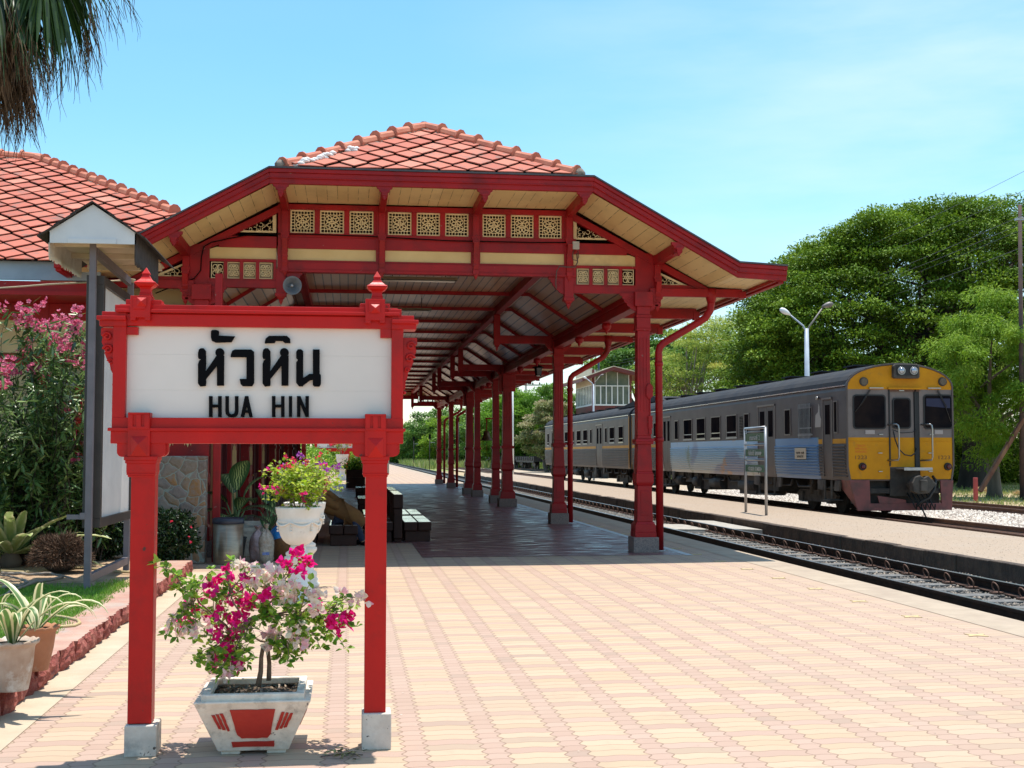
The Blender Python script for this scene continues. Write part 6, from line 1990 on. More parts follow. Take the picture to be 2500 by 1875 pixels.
# plastic bags and basket
BAGM = pmat('clear_plastic_bag', (0.42,0.36,0.29), (0.28,0.22,0.17), 7, lo=.4, hi=.6, rough=.22, bump=.8, bscale=9, bdist=.05, dirt=(0.55,0.50,0.42), dlo=.55, dhi=.7, dscale=12)
def bag(mb, c, r, h, neck, n=26, seed=1):
    rr = random.Random(seed); ph = [rr.uniform(0,6) for _ in range(6)]
    prof = [(.5,0),(.75,.03),(.92,.12),(1,.35),(1.0,.58),(.9,.74),(.62,.86),(.3,.93),(neck,.97),(neck*1.6,1.03),(neck*2.4,1.1)]
    vs = []
    for (pr_, z) in prof:
        for k in range(n):
            a = 2*PI*k/n; w = 1+.07*math.sin(3*a+ph[0]+z*4)+.05*math.sin(7*a+ph[1]+z*7)+.035*math.sin(12*a+ph[2])
            vs.append((c[0]+r*pr_*w*math.cos(a), c[1]+r*pr_*w*math.sin(a), c[2]+h*z+.01*math.sin(5*a+ph[3])))
    mb.add(vs, [(i*n+k, i*n+(k+1)%n, (i+1)*n+(k+1)%n, (i+1)*n+k) for i in range(len(prof)-1) for k in range(n)], smooth=True)
p_ = at(649, 1381, 18.9)
t = thing('plastic_bag', 'knotted clear plastic bag of rubbish standing between the steel bin and the urn', 'plastic bag', (p_.x, 19.0, 0), 'plastic rubbish bags')
mb = MB(); bag(mb, (p_.x, 19.0, 0), .105, .52, .16); mb.build('bag', BAGM, t)
mb = MB(); mb.bx(p_.x-.05,p_.x+.05,18.885,18.892,.13,.17); mb.build('blue_print', pmat('blue_ink', (.03,.12,.5), (.25,.3,.45), 60, rough=.4), t)
p_ = at(628, 1372, 19.3)
t = thing('plastic_bag', 'slacker pinkish clear rubbish bag just left of the knotted one', 'plastic bag', (p_.x, 19.35, 0), 'plastic rubbish bags')
mb = MB(); bag(mb, (p_.x, 19.35, 0), .12, .48, .2, seed=5); mb.build('bag', pmat('pinkish_plastic_bag', (0.45,0.32,0.32), (0.25,0.18,0.17), 7, rough=.25, bump=.8, bscale=9, bdist=.05), t)
p_ = at(690, 1372, 19.3)
t = thing('waste_basket', 'brown plastic basket lined with a bright blue bag behind the white urn', 'basket', (p_.x, 19.5, 0))
mb = MB(); mb.lathe([(.15,0),(.19,.30),(.195,.345),(.18,.345),(.17,.3)], (p_.x,19.5,0), n=30); mb.build('basket', pmat('brown_basket', (0.22,0.10,0.035), (0.16,0.07,0.03), 30, rough=.5), t)
mb = MB(); n = 30; vs = []
for (r, z) in ((.200,.33),(.205,.36),(.19,.42),(.14,.47),(.10,.50),(.05,.55)):
    for k in range(n):
        a = 2*PI*k/n; w = 1+.06*math.sin(9*a+z*20)+.05*math.sin(5*a); vs.append((p_.x+r*w*math.cos(a)-.02*(z-.33)*6, 19.5+r*w*math.sin(a), z+.02*math.sin(3*a)))
mb.add(vs, [(i*n+k, i*n+(k+1)%n, (i+1)*n+(k+1)%n, (i+1)*n+k) for i in range(5) for k in range(n)], smooth=True)
mb.build('blue_liner', pmat('blue_plastic', (0.015,0.20,0.50), (0.01,0.14,0.4), 4, rough=.3), t)

# double-sided benches of heavy dark timber
TIM = pmat('heavy_dark_timber', (0.030,0.012,0.009), (0.055,0.022,0.015), 3, rough=.6, spec=.2, bump=.4, bscale=14, sc3=(1,.2,1))
TOPW = pmat('varnish_reflection_top', (0.44,0.38,0.36), (0.52,0.46,0.43), 5, rough=.16, spec=1.0, coat=.6, bump=.35, bscale=12, dirt=(.05,.03,.02), dlo=.62, dhi=.68, dscale=9)  # pale base colour paints the bright reflection on the dark varnished timber
def bench(label, x, y, L_=2.35, left=True, right=True, backrest=True):
    t = thing('timber_bench', label, 'bench', (x, y+L_/2, 0), 'heavy timber benches')
    if backrest:
        mb = MB()
        mb.bx(x-.09, x+.07, y, y+L_, .06, .60); mb.bx(x-.10, x+.08, y-.02, y+L_+.02, .605, .86)
        mb.bx(x-.08, x+.06, y+.05, y+L_-.05, 0, .06)
        b_ = mb.build('backrest', TIM, t, bevel=.02)
        mb = MB(); mb.bx(x-.085, x+.065, y-.005, y+L_+.005, .861, .866); mb.build('pale_sheen_top', TOPW, b_)
    for sg, on in ((1, right), (-1, left)):
        if not on: continue
        for k in range(2):
            for s_ in range(2):
                y0 = y + s_*(L_/2+.02); y1 = y0 + L_/2-.04
                a = x+sg*(.10+.255*k); b = x+sg*(.345+.255*k)
                mb = MB(); mb.bx(a, b, y0, y1, .20, .36)
                o = mb.build('seat_slab', TIM, t, bevel=.02)
                mb = MB(); mb.bx(min(a,b)+.012, max(a,b)-.012, y0+.012, y1-.012, .3605, .364); mb.build('pale_sheen_top', TOPW, o)
        mb = MB()
        for yy in (y+.05, y+L_/2-.12, y+L_-.29): mb.bx(x+sg*.12, x+sg*.58, yy, yy+.24, 0, .199)
        mb.pieces('support_block', TIM, t, bevel=.015)
    return t
bench('heavy dark timber bench with pale reflecting seats nearest the camera, right of the board post', .92, 23.25)
bench('second heavy timber bench, end to end behind the nearest one', .92, 26.2)
bench('heavy timber bench seen through the posts, third from the camera', .88, 35.6)
bench('heavy timber bench farthest down the canopy, before the flower box', .88, 46.8)
bench('dark timber bench on the building side, under the reclining person', -.42, 22.35, 1.9, left=True, right=True, backrest=False)
p_ = at(868, 1188, 61)
t = thing('planter_box', 'dark wooden planter box with low plants far down the covered platform', 'planter', (p_.x, 61, 0))
mb = MB(); mb.bx(p_.x-.45, p_.x+.45, 60.6, 61.4, 0, .85); mb.bx(p_.x-.38, p_.x+.38, 60.2, 60.6, 0, .5); mb.build('box', TIM, t, bevel=.02)
n = 1500
cloud('plants', np.stack([p_.x+nr.normal(0,.28,n), 61+nr.normal(0,.2,n), .85+np.abs(nr.normal(0,.22,n))],1), norm(rand_dirs(n)+np.array([0,0,.6])), rand_dirs(n), nr.uniform(.06,.14,n), .05, LEAFB, t)
# shrubs and a low wall past the far end of the canopy
ball_bush('garden_shrub', 'rounded green shrub in the sun left of the farthest white urn', (-2.6, 84, 0), 1.6, 1.5, 1.1, 5000, .16, LEAFB)
ball_bush('garden_shrub', 'yellowish green shrub beside the small distant name board', (.9, 96, 0), 1.7, 1.4, 1.9, 5000, .18, LEAFY)
ball_bush('garden_shrub', 'tall dark green shrub behind the small distant name board', (-3.6, 98, 0), 3.2, 1.4, 2.2, 9000, .2, LEAFB)
mb = MB(); mb.bx(-1.0, 3.2, 100, 100.4, 0, 1.35); tag(mb.build('low_wall', CONC, bevel=.02), 'low grey wall at the far end of the platform, past the white urn', 'low wall')

# ================================================================== person resting on the bench
SKIN = pmat('skin', (0.30,0.16,0.10), rough=.5)
COAT = pmat('brown_coat_cloth', (0.21,0.090,0.022), (0.15,0.062,0.018), 5, rough=.9, bump=.5, bscale=20)
JEAN = pmat('dark_blue_trousers', (0.018,0.022,0.045), (0.025,0.03,0.06), 8, rough=.9, bump=.3)
HAIR = pmat('black_hair', (0.012,0.010,0.010), rough=.6)
per = thing('person', 'person in a long brown coat slumped back on the shaded bench behind the urn', 'person', (-.15, 22.6, 0))
def skin_body(name, verts, edges, radii, m, parent, sub=2, rootv=0):
    me = bpy.data.meshes.new(name); off = root_off(parent)
    me.from_pydata([tuple(Vector(v)-off) for v in verts], edges, []); me.materials.append(m)
    o = bpy.data.objects.new(name, me); COL.objects.link(o); o.parent = parent
    sk = o.modifiers.new('skin', 'SKIN'); sk.use_smooth_shade = True
    lay = me.skin_vertices
    if not lay:
        bpy.context.view_layer.objects.active = o; 
        with bpy.context.temp_override(object=o, active_object=o):
            bpy.ops.mesh.customdata_skin_add()
        lay = me.skin_vertices
    for i, r_ in enumerate(radii):
        r2 = r_ if hasattr(r_, '__len__') else (r_, r_)
        lay[0].data[i].radius = r2; lay[0].data[i].use_root = (i == rootv)
    ss = o.modifiers.new('sub', 'SUBSURF'); ss.levels = sub; ss.render_levels = sub
    return o
# sits on the bench facing right, body leaning back to the left, knees forward, feet on the floor
pel = (-.22,22.55,.50)
V = [pel, (-.34,22.56,.66), (-.46,22.57,.84), (-.52,22.57,.95), (-.55,22.57,1.02), (-.58,22.56,1.13),      # spine, neck, head
     (-.50,22.40,.93), (-.34,22.34,.76), (-.16,22.42,.62), (-.12,22.46,.60),                                  # near arm
     (-.52,22.74,.93), (-.36,22.80,.76), (-.18,22.68,.62), (-.14,22.64,.60),                                  # far arm
     (-.18,22.50,.47), (.08,22.47,.46), (.20,22.42,.26), (.27,22.42,.06), (.38,22.41,.04),                    # near leg
     (-.18,22.62,.47), (.06,22.64,.46), (.10,22.68,.26), (.13,22.68,.06), (.24,22.68,.04)]                    # far leg
E_ = [(0,1),(1,2),(2,3),(3,4),(4,5),(2,6),(6,7),(7,8),(8,9),(2,10),(10,11),(11,12),(12,13),(0,14),(14,15),(15,16),(16,17),(17,18),(0,19),(19,20),(20,21),(21,22),(22,23)]
rad_ = [.13,.12,.13,.07,.05,.085, .06,.045,.035,.03, .06,.045,.035,.03, .085,.065,.05,.04,.035, .085,.065,.05,.04,.035]
skin_body('body', V, E_, rad_, SKIN, per)
# coat: skinned torso and sleeves a little larger, plus a draped skirt over the thighs
skin_body('coat', [V[0],(-.32,22.55,.70),(-.44,22.56,.88),(-.52,22.57,1.02),V[6],V[7],(-.12,22.36,.66),V[10],V[11],(-.14,22.73,.66),(-.06,22.55,.56),(.08,22.55,.50),(.18,22.54,.42),(.27,22.53,.32)],
          [(0,1),(1,2),(2,3),(2,4),(4,5),(5,6),(2,7),(7,8),(8,9),(0,10),(10,11),(11,12),(12,13)],
          [.25,.23,.21,.09,.10,.085,.085,.10,.085,.085,.21,.19,.17,.13], COAT, per)
skin_body('trousers', [V[0],V[14],V[15],V[16],V[17],V[19],V[20],V[21],V[22]], [(0,1),(1,2),(2,3),(3,4),(0,5),(5,6),(6,7),(7,8)], [.12,.085,.08,.065,.055,.085,.08,.065,.055], JEAN, per)
mb = MB()
for f_ in (V[18], V[23]):
    mb.lathe([(.01,-.04),(.05,-.035),(.055,0),(.035,.035),(.005,.045)], (f_[0]-.04, f_[1], .045), n=14, sx=2.2)
mb.pieces('shoe', BLACKP, per)
mb = MB(); mb.lathe([(.02,-.07),(.085,-.03),(.105,.03),(.09,.08),(.04,.11),(.005,.115)], (-.60,22.56,1.12), n=18); mb.build('hair', HAIR, per)
# ================================================================== diesel train
STN = pmat('dull_stainless_steel', (0.125,0.098,0.09), (0.092,0.074,0.068), 1.2, rough=.5, metal=.25, spec=.3, bump=.15, bscale=18, dirt=(0.10,0.075,0.06), dlo=.5, dhi=.8, dscale=1.5, sc3=(1,1,1))
STNR = pmat('dark_train_roof', (0.030,0.031,0.036), (0.050,0.047,0.047), 2, rough=.75, spec=.15, bump=.2, dirt=(0.03,0.028,0.028), dlo=.5, dhi=.8, dscale=1)
STRIPE = pmat('chrome_gutter', (0.5,0.52,0.56), rough=.25, metal=.9)
YELT = pmat('train_yellow', (0.60,0.255,0.004), (0.52,0.21,0.004), 2.5, rough=.5, spec=.2, bump=.08, dirt=(0.28,0.15,0.04), dlo=.58, dhi=.82, dscale=4)
OXR = pmat('oxide_red_skirt', (0.20,0.055,0.050), (0.14,0.04,0.038), 3, rough=.6, bump=.3, dirt=(0.06,0.035,0.03), dlo=.5, dhi=.78)
UND = pmat('oily_underframe', (0.016,0.014,0.013), (0.04,0.032,0.026), 6, rough=.75, bump=.5)
UNDL = pmat('dusty_underframe', (0.10,0.085,0.07), (0.045,0.038,0.032), 4, rough=.85, bump=.4)
GLS = pmat('train_window_glass', (0.006,0.007,0.010), (0.022,0.016,0.015), 1.5, rough=.3, spec=.0)
RUB = pmat('black_rubber', (0.012,0.012,0.013), rough=.6)
CHR = pmat('chrome', (0.36,0.35,0.34), rough=.3, metal=.9)
WIN = pmat('window_frame_steel', (0.17,0.14,0.13), rough=.4, metal=.5)
def mural_mat():
    m, t, b = _m('train_side_mural')
    tcn = t.nodes.new('ShaderNodeTexCoord'); sp = t.nodes.new('ShaderNodeSeparateXYZ'); t.links.new(tcn.outputs['Object'], sp.inputs[0])
    mrz = t.nodes.new('ShaderNodeMapRange'); mrz.inputs['From Min'].default_value = .9; mrz.inputs['From Max'].default_value = 2.05
    t.links.new(sp.outputs['Z'], mrz.inputs['Value'])
    base = t.nodes.new('ShaderNodeValToRGB'); els = base.color_ramp.elements
    els[0].color = (0.50,0.47,0.40,1); els[1].color = (0.22,0.40,0.62,1)
    e = els.new(.35); e.color = (0.42,0.47,0.48,1); e = els.new(.6); e.color = (0.24,0.42,0.56,1)
    t.links.new(mrz.outputs[0], base.inputs['Fac'])
    # deeper sea blue towards the cab
    mry = t.nodes.new('ShaderNodeMapRange'); mry.inputs['From Min'].default_value = 7.5; mry.inputs['From Max'].default_value = 4.0
    t.links.new(sp.outputs['Y'], mry.inputs['Value'])
    col = _mix(t, _math(t,'MULTIPLY', mry.outputs[0], .85), base.outputs['Color'], (0.02,0.13,0.32))
    pur = _ramp(t, _noise(t, .55, 2, .4, sc3=(1,.5,1)), .60, .63)
    col = _mix(t, _math(t,'MULTIPLY', pur, .55), col, (0.10,0.09,0.24))
    hill = _ramp(t, _noise(t, 1.1, 5, .6), .64, .67)
    col = _mix(t, _math(t,'MULTIPLY', hill, .65), col, (0.16,0.20,0.09))
    orange = _ramp(t, _noise(t, .9, 3, .5, sc3=(1,.9,1.6)), .68, .70)
    col = _mix(t, _math(t,'MULTIPLY', orange, .8), col, (0.46,0.24,0.10))
    wv = _math(t, 'FRACT', _math(t, 'MULTIPLY', sp.outputs['Z'], 1/.068))
    t.links.new(col, b.inputs['Base Color']); b.inputs['Roughness'].default_value = .38; b.inputs['Metallic'].default_value = .05
    return m
MUR = mural_mat()
XC_ = 13.65; HW = 1.40; YF = 30.2
prof_side = [(1.34,.93),(1.385,1.25),(1.40,1.6),(1.40,3.18),(1.37,3.30)]
def roof_arc(n=10, r=1.37, z0=3.30, z1=3.86):
    return [(r*math.cos(a), z0+(z1-z0)*math.sin(a)**1.0) for a in [i*PI/n for i in range(1, n)]]
def section():
    rt_ = prof_side; lf = [(-x, z) for x, z in reversed(prof_side)]
    return rt_ + roof_arc() + lf
def window(mb_g, mb_f, x, ya, yb, z0, z1, sg=-1, sill=True, bars=None):
    d = sg
    mb_g.bx(x+d*.004, x-d*.02, ya+.03, yb-.03, z0+.03, z1-.03)
    for (a, b, c_, e) in ((ya,ya+.035,z0,z1),(yb-.035,yb,z0,z1)): mb_f.bx(x+d*.018, x, a, b, c_, e)
    mb_f.bx(x+d*.018, x, ya+.035, yb-.035, z1-.035, z1); mb_f.bx(x+d*.018, x, ya+.035, yb-.035, z0, z0+.035)
def make_car(label, y0, L_, wins, doors, mural=None, cab=True):
    c = thing('train_carriage', label, 'train carriage', (XC_, y0, 0), 'carriages of the diesel train')
    y1 = y0+L_; xs = XC_-HW
    sec = section()
    mb = MB()
    mb.prism([(XC_+p[0], p[1]) for p in prof_side + [(-x, z) for x, z in reversed(prof_side)]], 'y', y0, y1)
    body = mb.build('body', STN, c, bevel=.01)
    mb = MB(); arc = [(XC_+1.395,3.30)] + [(XC_+p[0]*1.01, p[1]+.008) for p in roof_arc(14, 1.385)] + [(XC_-1.395,3.30),(XC_-1.30,3.26),(XC_+1.30,3.26)]
    mb.prism(arc, 'y', y0-.01, y1); roof = mb.build('roof', STNR, c)
    mb = MB()
    for sg in (-1, 1): mb.bx(XC_+sg*1.385, XC_+sg*1.43, y0+.02, y1, 3.29, 3.315)
    mb.build('chrome_strip', STRIPE, roof)
    # roof ventilators
    mb = MB(); mb.bx(XC_-.42, XC_+.10, y0+1.6, y0+2.3, 3.84, 3.90); mb.bx(XC_-.50, XC_+.18, y0+1.55, y0+2.35, 3.90, 3.935)
    v0 = mb.build('roof_vent', STNR, roof)
    for k in range(1, 9): dup(v0, loc=Vector((0, k*2.45, 0)), parent=roof)
    # band and corrugated panels on both flanks
    for sg in (-1, 1):
        x = XC_+sg*HW
        gaps = sorted([(a, b) for a, b in doors]) ; segs = []; q = y0+.02
        for a, b in gaps: segs.append((q, a)); q = b
        segs.append((q, y1-.02))
        bm_, rb_, mu, mr_ = MB(), MB(), MB(), MB()
        for a, b in segs:
            if b-a < .05: continue
            mspan = (mural if (mural and sg == -1) else None)
            parts_ = [(a, b, False)]
            if mspan:
                parts_ = []
                lo, hi = max(a, mspan[0]), min(b, mspan[1])
                if lo < hi:
                    if a < lo: parts_.append((a, lo, False))
                    parts_.append((lo, hi, True))
                    if hi < b: parts_.append((hi, b, False))
                else: parts_ = [(a, b, False)]
            for (s0, s1, isM) in parts_:
                T_ = mu if isM else bm_; Rr = mr_ if isM else rb_
                if isM: T_.bx(x+sg*.001, x+sg*.006, s0, s1, 1.90, 2.03)
                else: T_.bx(x+sg*.001, x+sg*.006, s0, s1, 1.86, 1.98)
                for k in range(11):
                    z = 1.02 + .075*k
                    xo = 0 if z > 1.6 else -(1.6-z)*.045 if z > 1.25 else -.016-(1.25-z)*.14
                    Rr.prism([(x+sg*(xo-.006), z), (x+sg*(xo+.034), z+.016), (x+sg*(xo+.034), z+.036), (x+sg*(xo-.002), z+.058)] if True else [], 'y', s0+.03, s1-.03)
                if isM:
                    # painted flats between the ribs
                    T_.prism([(x+sg*.002-sg*.06,.935),(x+sg*(-.058),.935),(x+sg*(-.012),1.25),(x+sg*.003,1.6),(x+sg*.003,1.90),(x-sg*.02,1.90),(x-sg*.03,1.25)], 'y', s0, s1)
        if bm_.v: bm_.build('yellow_band', YELT, body)
        if rb_.v: rb_.build('corrugated_panel', STN, body)
        if mu.v: mu.build('mural', MUR, body)
        if mr_.v: mr_.build('corrugated_mural', MUR, body)
    for (ya, yb, z0, z1) in wins:
        for sg in (-1, 1):
            if sg == 1 and ya > y0+4: continue
            mb = MB(); f_ = MB(); window(mb, f_, XC_+sg*HW, ya, yb, z0, z1, sg)
            w_ = f_.build('window', WIN, body); mb.build('pane', GLS, w_)
            if yb-ya > .7:
                s_ = MB(); s_.bx(XC_+sg*(HW+.004), XC_+sg*(HW+.026), ya-.03, yb+.03, z0-.03, z0+.01); s_.bx(XC_+sg*(HW+.005), XC_+sg*(HW+.012), ya+.03, yb-.03, z0+.16, z0+.19); s_.build('sill', CHR if rng.random() < .5 else STEEL, w_)
    for (ya, yb) in doors:
        for sg in (-1,):
            x = XC_+sg*HW
            mb = MB()
            two = (yb-ya) > 1.1
            n_ = 2 if two else 1
            mb.prism([(x+sg*-.07,.93),(x-sg*.02,1.25),(x-sg*.006,1.6),(x-sg*.006,3.0),(x+.1,3.0),(x+.1,.93)], 'y', ya, yb)
            d_ = mb.build('door', STN, c)
            f_ = MB(); f_.bx(x+sg*.012, x, ya-.04, ya, 1.0, 3.06); f_.bx(x+sg*.012, x, yb, yb+.04, 1.0, 3.06); f_.bx(x+sg*.03, x, ya-.04, yb+.04, 3.0, 3.05)
            if two: f_.bx(x+sg*.004, x+.0, (ya+yb)/2-.012, (ya+yb)/2+.012, 1.1, 3.0)
            f_.build('door_frame', WIN, d_)
            for k in range(n_):
                a = ya + (yb-ya)*k/n_; b = ya+(yb-ya)*(k+1)/n_; mid = (a+b)/2; w = (b-a)*.26
                g = MB(); g.bx(x+sg*.006, x+.01, mid-w, mid+w, 2.10, 2.86); g.build('door_window', GLS, d_)
            st = MB(); st.bx(x-.06, x+.3, ya+.05, yb-.05, .40, .43); st.bx(x-.02,x+.02,ya+.05,ya+.09,.43,.93); st.bx(x-.02,x+.02,yb-.09,yb-.05,.43,.93)
            st.prism([(ya-.45,.93),(ya-.10,.93),(ya-.04,.66),(ya-.36,.66)], 'x', x+.02, x+.07); st.prism([(yb+.08,.93),(yb+.50,.93),(yb+.50,.68),(yb+.10,.66)], 'x', x+.02, x+.07)
            st.build('step', UNDL, d_)
    # running gear
    for yb in (y0+3.3, y1-3.3):
        mb = MB()
        for sg in (-1, 1):
            mb.prism([(yb-1.5,.50),(yb-1.2,.62),(yb+1.2,.62),(yb+1.5,.50),(yb+1.3,.36),(yb+.5,.30),(yb-.5,.30),(yb-1.3,.36)], 'x', XC_+sg*.84, XC_+sg*.94)
            for dy in (-1.05, 1.05): mb.bx(XC_+sg*.80, XC_+sg*1.0, yb+dy-.16, yb+dy+.16, .28, .56)
            for dy in (-.3, .3): mb.tube([(XC_+sg*.9, yb+dy, .5), (XC_+sg*.9, yb+dy, .93)], .10, 10)
        bg_ = mb.build('bogie', UNDL, c)
        for dy in (-1.05, 1.05):
            for sg in (-1, 1):
                w = MB(); w.tube([(XC_+sg*.56,yb+dy,.455),(XC_+sg*.66,yb+dy,.455)], .42, 28); w.tube([(XC_+sg*.54,yb+dy,.455),(XC_+sg*.57,yb+dy,.455)], .45, 28)
                w.build('wheel', UND, bg_)
    mb = MB(); y = y0+5.6
    k = 0
    while y < y1-6.2:
        w = rng.uniform(.7, 1.7); dp = rng.uniform(.35,.62)
        mb.bx(XC_-1.25+rng.uniform(0,.2), XC_-.3, y, y+w, .93-dp, .925); mb.bx(XC_+.3, XC_+1.25, y, y+w, .93-dp, .925)
        if k % 2: mb.tube([(XC_-1.12,y+.05,.62),(XC_-1.12,y+w,.62)], .20, 14)
        y += w+rng.uniform(.12,.5); k += 1
    mb.bx(XC_-.35, XC_+.35, y0+.5, y1-.5, .70, .92)
    for q in range(14):
        yy = y0+1+q*1.6; mb.tube([(XC_-1.28,yy,.9),(XC_-1.25,yy+.2,.72),(XC_-1.2,yy+1.3,.70),(XC_-1.2,yy+1.5,.86)], .03, 6)
    mb.build('underframe', UND, c)
    return c, body

zl, zh = 2.12, 2.86
car1 = make_car('leading carriage of the train with yellow cab end and a blue mural along its flank', YF, 24.0,
    [(30.72,30.98,2.12,2.95),(32.5,33.5,zl,zh),(34.15,34.65,zl,zh),(37.85,38.35,zl,zh),(39.1,40.2,zl,zh),(40.9,42.0,zl,zh),(42.7,43.8,zl,zh),(44.4,45.55,zl,zh),(46.3,46.85,zl,zh),(49.2,50.2,zl,zh),(50.9,51.9,zl,zh),(52.5,53.3,zl,zh)],
    [(31.12,31.72),(35.5,37.0),(47.5,48.7)], mural=(32.05,49.1))
c1o, b1o = car1
car2 = make_car('second carriage of the train, plain grey steel with a yellow band', 54.75, 24.0,
    [(55.9,56.9,zl,zh),(57.8,58.9,zl,zh),(59.5,60.0,zl,zh),(63.3,63.8,zl,zh),(64.5,65.7,zl,zh),(66.4,67.6,zl,zh),(68.4,69.5,zl,zh),(70.3,71.4,zl,zh),(72.0,73.1,zl,zh),(73.7,74.3,zl,zh),(77.1,77.8,zl,zh)],
    [(60.7,62.2),(75.2,76.2)])
c2o, b2o = car2
# gangway between the carriages
mb = MB(); mb.bx(XC_-.55, XC_+.55, 54.0, 54.9, .95, 3.1); mb.bx(XC_-.9, XC_+.9, 54.15, 54.7, .80, .95); mb.build('gangway', RUB, c2o)
mb = MB()
for yy in (54.16, 54.72): mb.bx(XC_-1.408, XC_-1.40, yy-.0, yy+.10 if yy > 54.5 else yy+.04, .95, 3.25)
mb.build('yellow_end_stripe', YELT, c2o)
# raised roof pod on the second and first carriage ends
mb = MB(); mb.prism([(51.5,3.82),(52.6,4.04),(54.1,4.04),(54.1,3.80)], 'x', XC_-.8, XC_+.8); mb.build('roof_pod', STNR, c1o)
mb = MB(); mb.prism([(54.8,3.80),(54.8,3.98),(56.6,3.98),(58.8,3.82)], 'x', XC_-.8, XC_+.8)
for k in range(4): mb.bx(XC_-1.1+k*.3, XC_-.95+k*.3, 55, 58.5, 3.70+.05*k, 3.80+.06*k)
mb.build('roof_pod', STNR, c2o)
# louvres, lamp, destination plate and peeled decal on the flank
mb = MB()
for k in range(14): mb.bx(XC_-HW-.016, XC_-HW, 38.5, 38.82, 2.12+.048*k, 2.142+.048*k)
mb.build('louvre', BLACKP, b1o)
mb = MB()
for k in range(10): mb.bar((XC_-HW-.05, 32.55+.095*k, 2.0), (XC_-HW-.05, 32.55+.095*k, 2.95), .014, .014, (1,0,0))
mb.build('window_grille', STEEL, b1o)
mb = MB(); mb.tube([(XC_-HW-.08,32.0,3.06),(XC_-HW,32.0,3.06)], [.05,.03], 10); mb.build('side_lamp', CHR, b1o)
pl = MB(); pl.bx(XC_-HW-.045, XC_-HW-.022, 32.9, 33.75, 1.46, 1.76); plo = pl.build('destination_plate', pmat('cream_plate', (0.50,0.40,0.28), rough=.5), b1o, bevel=.004)
text_mesh('กรุงเทพ - ชุมพร', 'lettering', plo, BLACKP, XC_-HW-.047, 33.32, 1.60, .10, .62, .001, rot=(PI/2,0,-PI/2))
text_mesh('BANGKOK', 'lettering', plo, BLACKP, XC_-HW-.047, 33.32, 1.50, .09, .5, .001, rot=(PI/2,0,-PI/2))
mb = MB(); mb.prism([(31.86,2.5),(31.95,2.62),(31.97,2.85),(32.03,2.92),(32.06,2.7),(32.25,2.62),(32.3,2.3),(31.9,2.3)], 'x', XC_-HW-.004, XC_-HW); mb.build('peeled_decal', pmat('peeled_decal', (0.42,0.36,0.30), rough=.6), b1o)

# ---- cab front
def FP(x, y): 
    p = at(x, y, YF); return (p.x, p.z)
def fpoly(mb, pts, d0, d1=0.0, conv=True):
    P = [FP(*p) for p in pts] if conv else pts
    mb.prism(P, 'y', YF-d0, YF+d1)
def frect(x0, x1, y0, y1): return [(x0,y1),(x1,y1),(x1,y0),(x0,y0)]
def rrect(x0, x1, z0, z1, r, n=5):
    p = []
    for cx_, cz_, a0 in ((x1-r,z0+r,-PI/2),(x1-r,z1-r,0),(x0+r,z1-r,PI/2),(x0+r,z0+r,PI)):
        for i in range(n+1):
            a = a0+i*(PI/2)/n; p.append((cx_+r*math.cos(a), cz_+r*math.sin(a)))
    return p
gz = FP(2200, 951)[1]; yz1 = FP(2200,1068)[1]; yz0 = FP(2200,1170)[1]
xl_, xr_ = XC_-1.40, XC_+1.40
arcp = [(XC_+1.36*math.cos(a), 3.28+.535*math.sin(a)) for a in [i*PI/18 for i in range(19)]]
mb = MB(); mb.prism([(xl_+.035,gz),(xr_-.035,gz)] + [(p[0], p[1]) for p in arcp], 'y', YF-.035, YF)
fy = mb.build('front_dome', YELT, c1o)
# rim round the dome
mb = MB()
o_ = [(XC_+1.405*math.cos(a), 3.27+.60*math.sin(a)) for a in [i*PI/18 for i in range(19)]]
i_ = [(XC_+1.36*math.cos(a), 3.27+.555*math.sin(a)) for a in [i*PI/18 for i in range(19)]]
for k in range(18): mb.prism([i_[k], o_[k], o_[k+1], i_[k+1]], 'y', YF-.055, YF+.02)
mb.bx(xl_-.004, xl_+.04, YF-.05, YF+.01, 1.3, 3.27); mb.bx(xr_-.04, xr_+.004, YF-.05, YF+.01, 1.3, 3.27)
mb.prism([(xl_-.002,1.3),(xl_+.04,1.3),(xl_+.10,yz0-.02),(xl_+.055,yz0-.02)], 'y', YF-.05, YF+.01); mb.prism([(xr_+.002,1.3),(xr_-.04,1.3),(xr_-.10,yz0-.02),(xr_-.055,yz0-.02)], 'y', YF-.05, YF+.01)
mb.build('front_rim', STN, c1o, bevel=.004)
dxl, dxr = FP(2171,1000)[0], FP(2243,1000)[0]      # doorway
mb = MB()
mb.prism([(xl_+.04,yz1),(dxl,yz1),(dxl,gz),(xl_+.04,gz)], 'y', YF-.03, YF)
mb.prism([(dxr,yz1),(xr_-.04,yz1),(xr_-.04,gz),(dxr,gz)], 'y', YF-.03, YF)
GRF = pmat('cab_grey', (0.20,0.165,0.15), (0.17,0.135,0.125), 2, rough=.5, metal=.15, spec=.3, dirt=(0.13,0.10,0.085), dlo=.55, dhi=.8, dscale=3)
mb.pieces('front_panel', GRF, c1o)
mb = MB()
mb.prism([(xl_+.09,yz0),(dxl-.02,yz0),(dxl-.02,yz1),(xl_+.04,yz1),(xl_+.04,1.3)], 'y', YF-.032, YF)
mb.prism([(dxr,yz0),(xr_-.09,yz0),(xr_-.04,1.3),(xr_-.04,yz1),(dxr,yz1)], 'y', YF-.032, YF)
mb.bx(xl_+.05, dxl-.02, YF-.040, YF-.03, yz1-.10, yz1-.09); mb.bx(dxr, xr_-.05, YF-.040, YF-.03, yz1-.10, yz1-.09)
mb.bx(dxl-.06, dxr+.06, YF-.11, YF-.03, gz+.0, gz+.045)
mb.pieces('front_apron', YELT, c1o, bevel=.004)
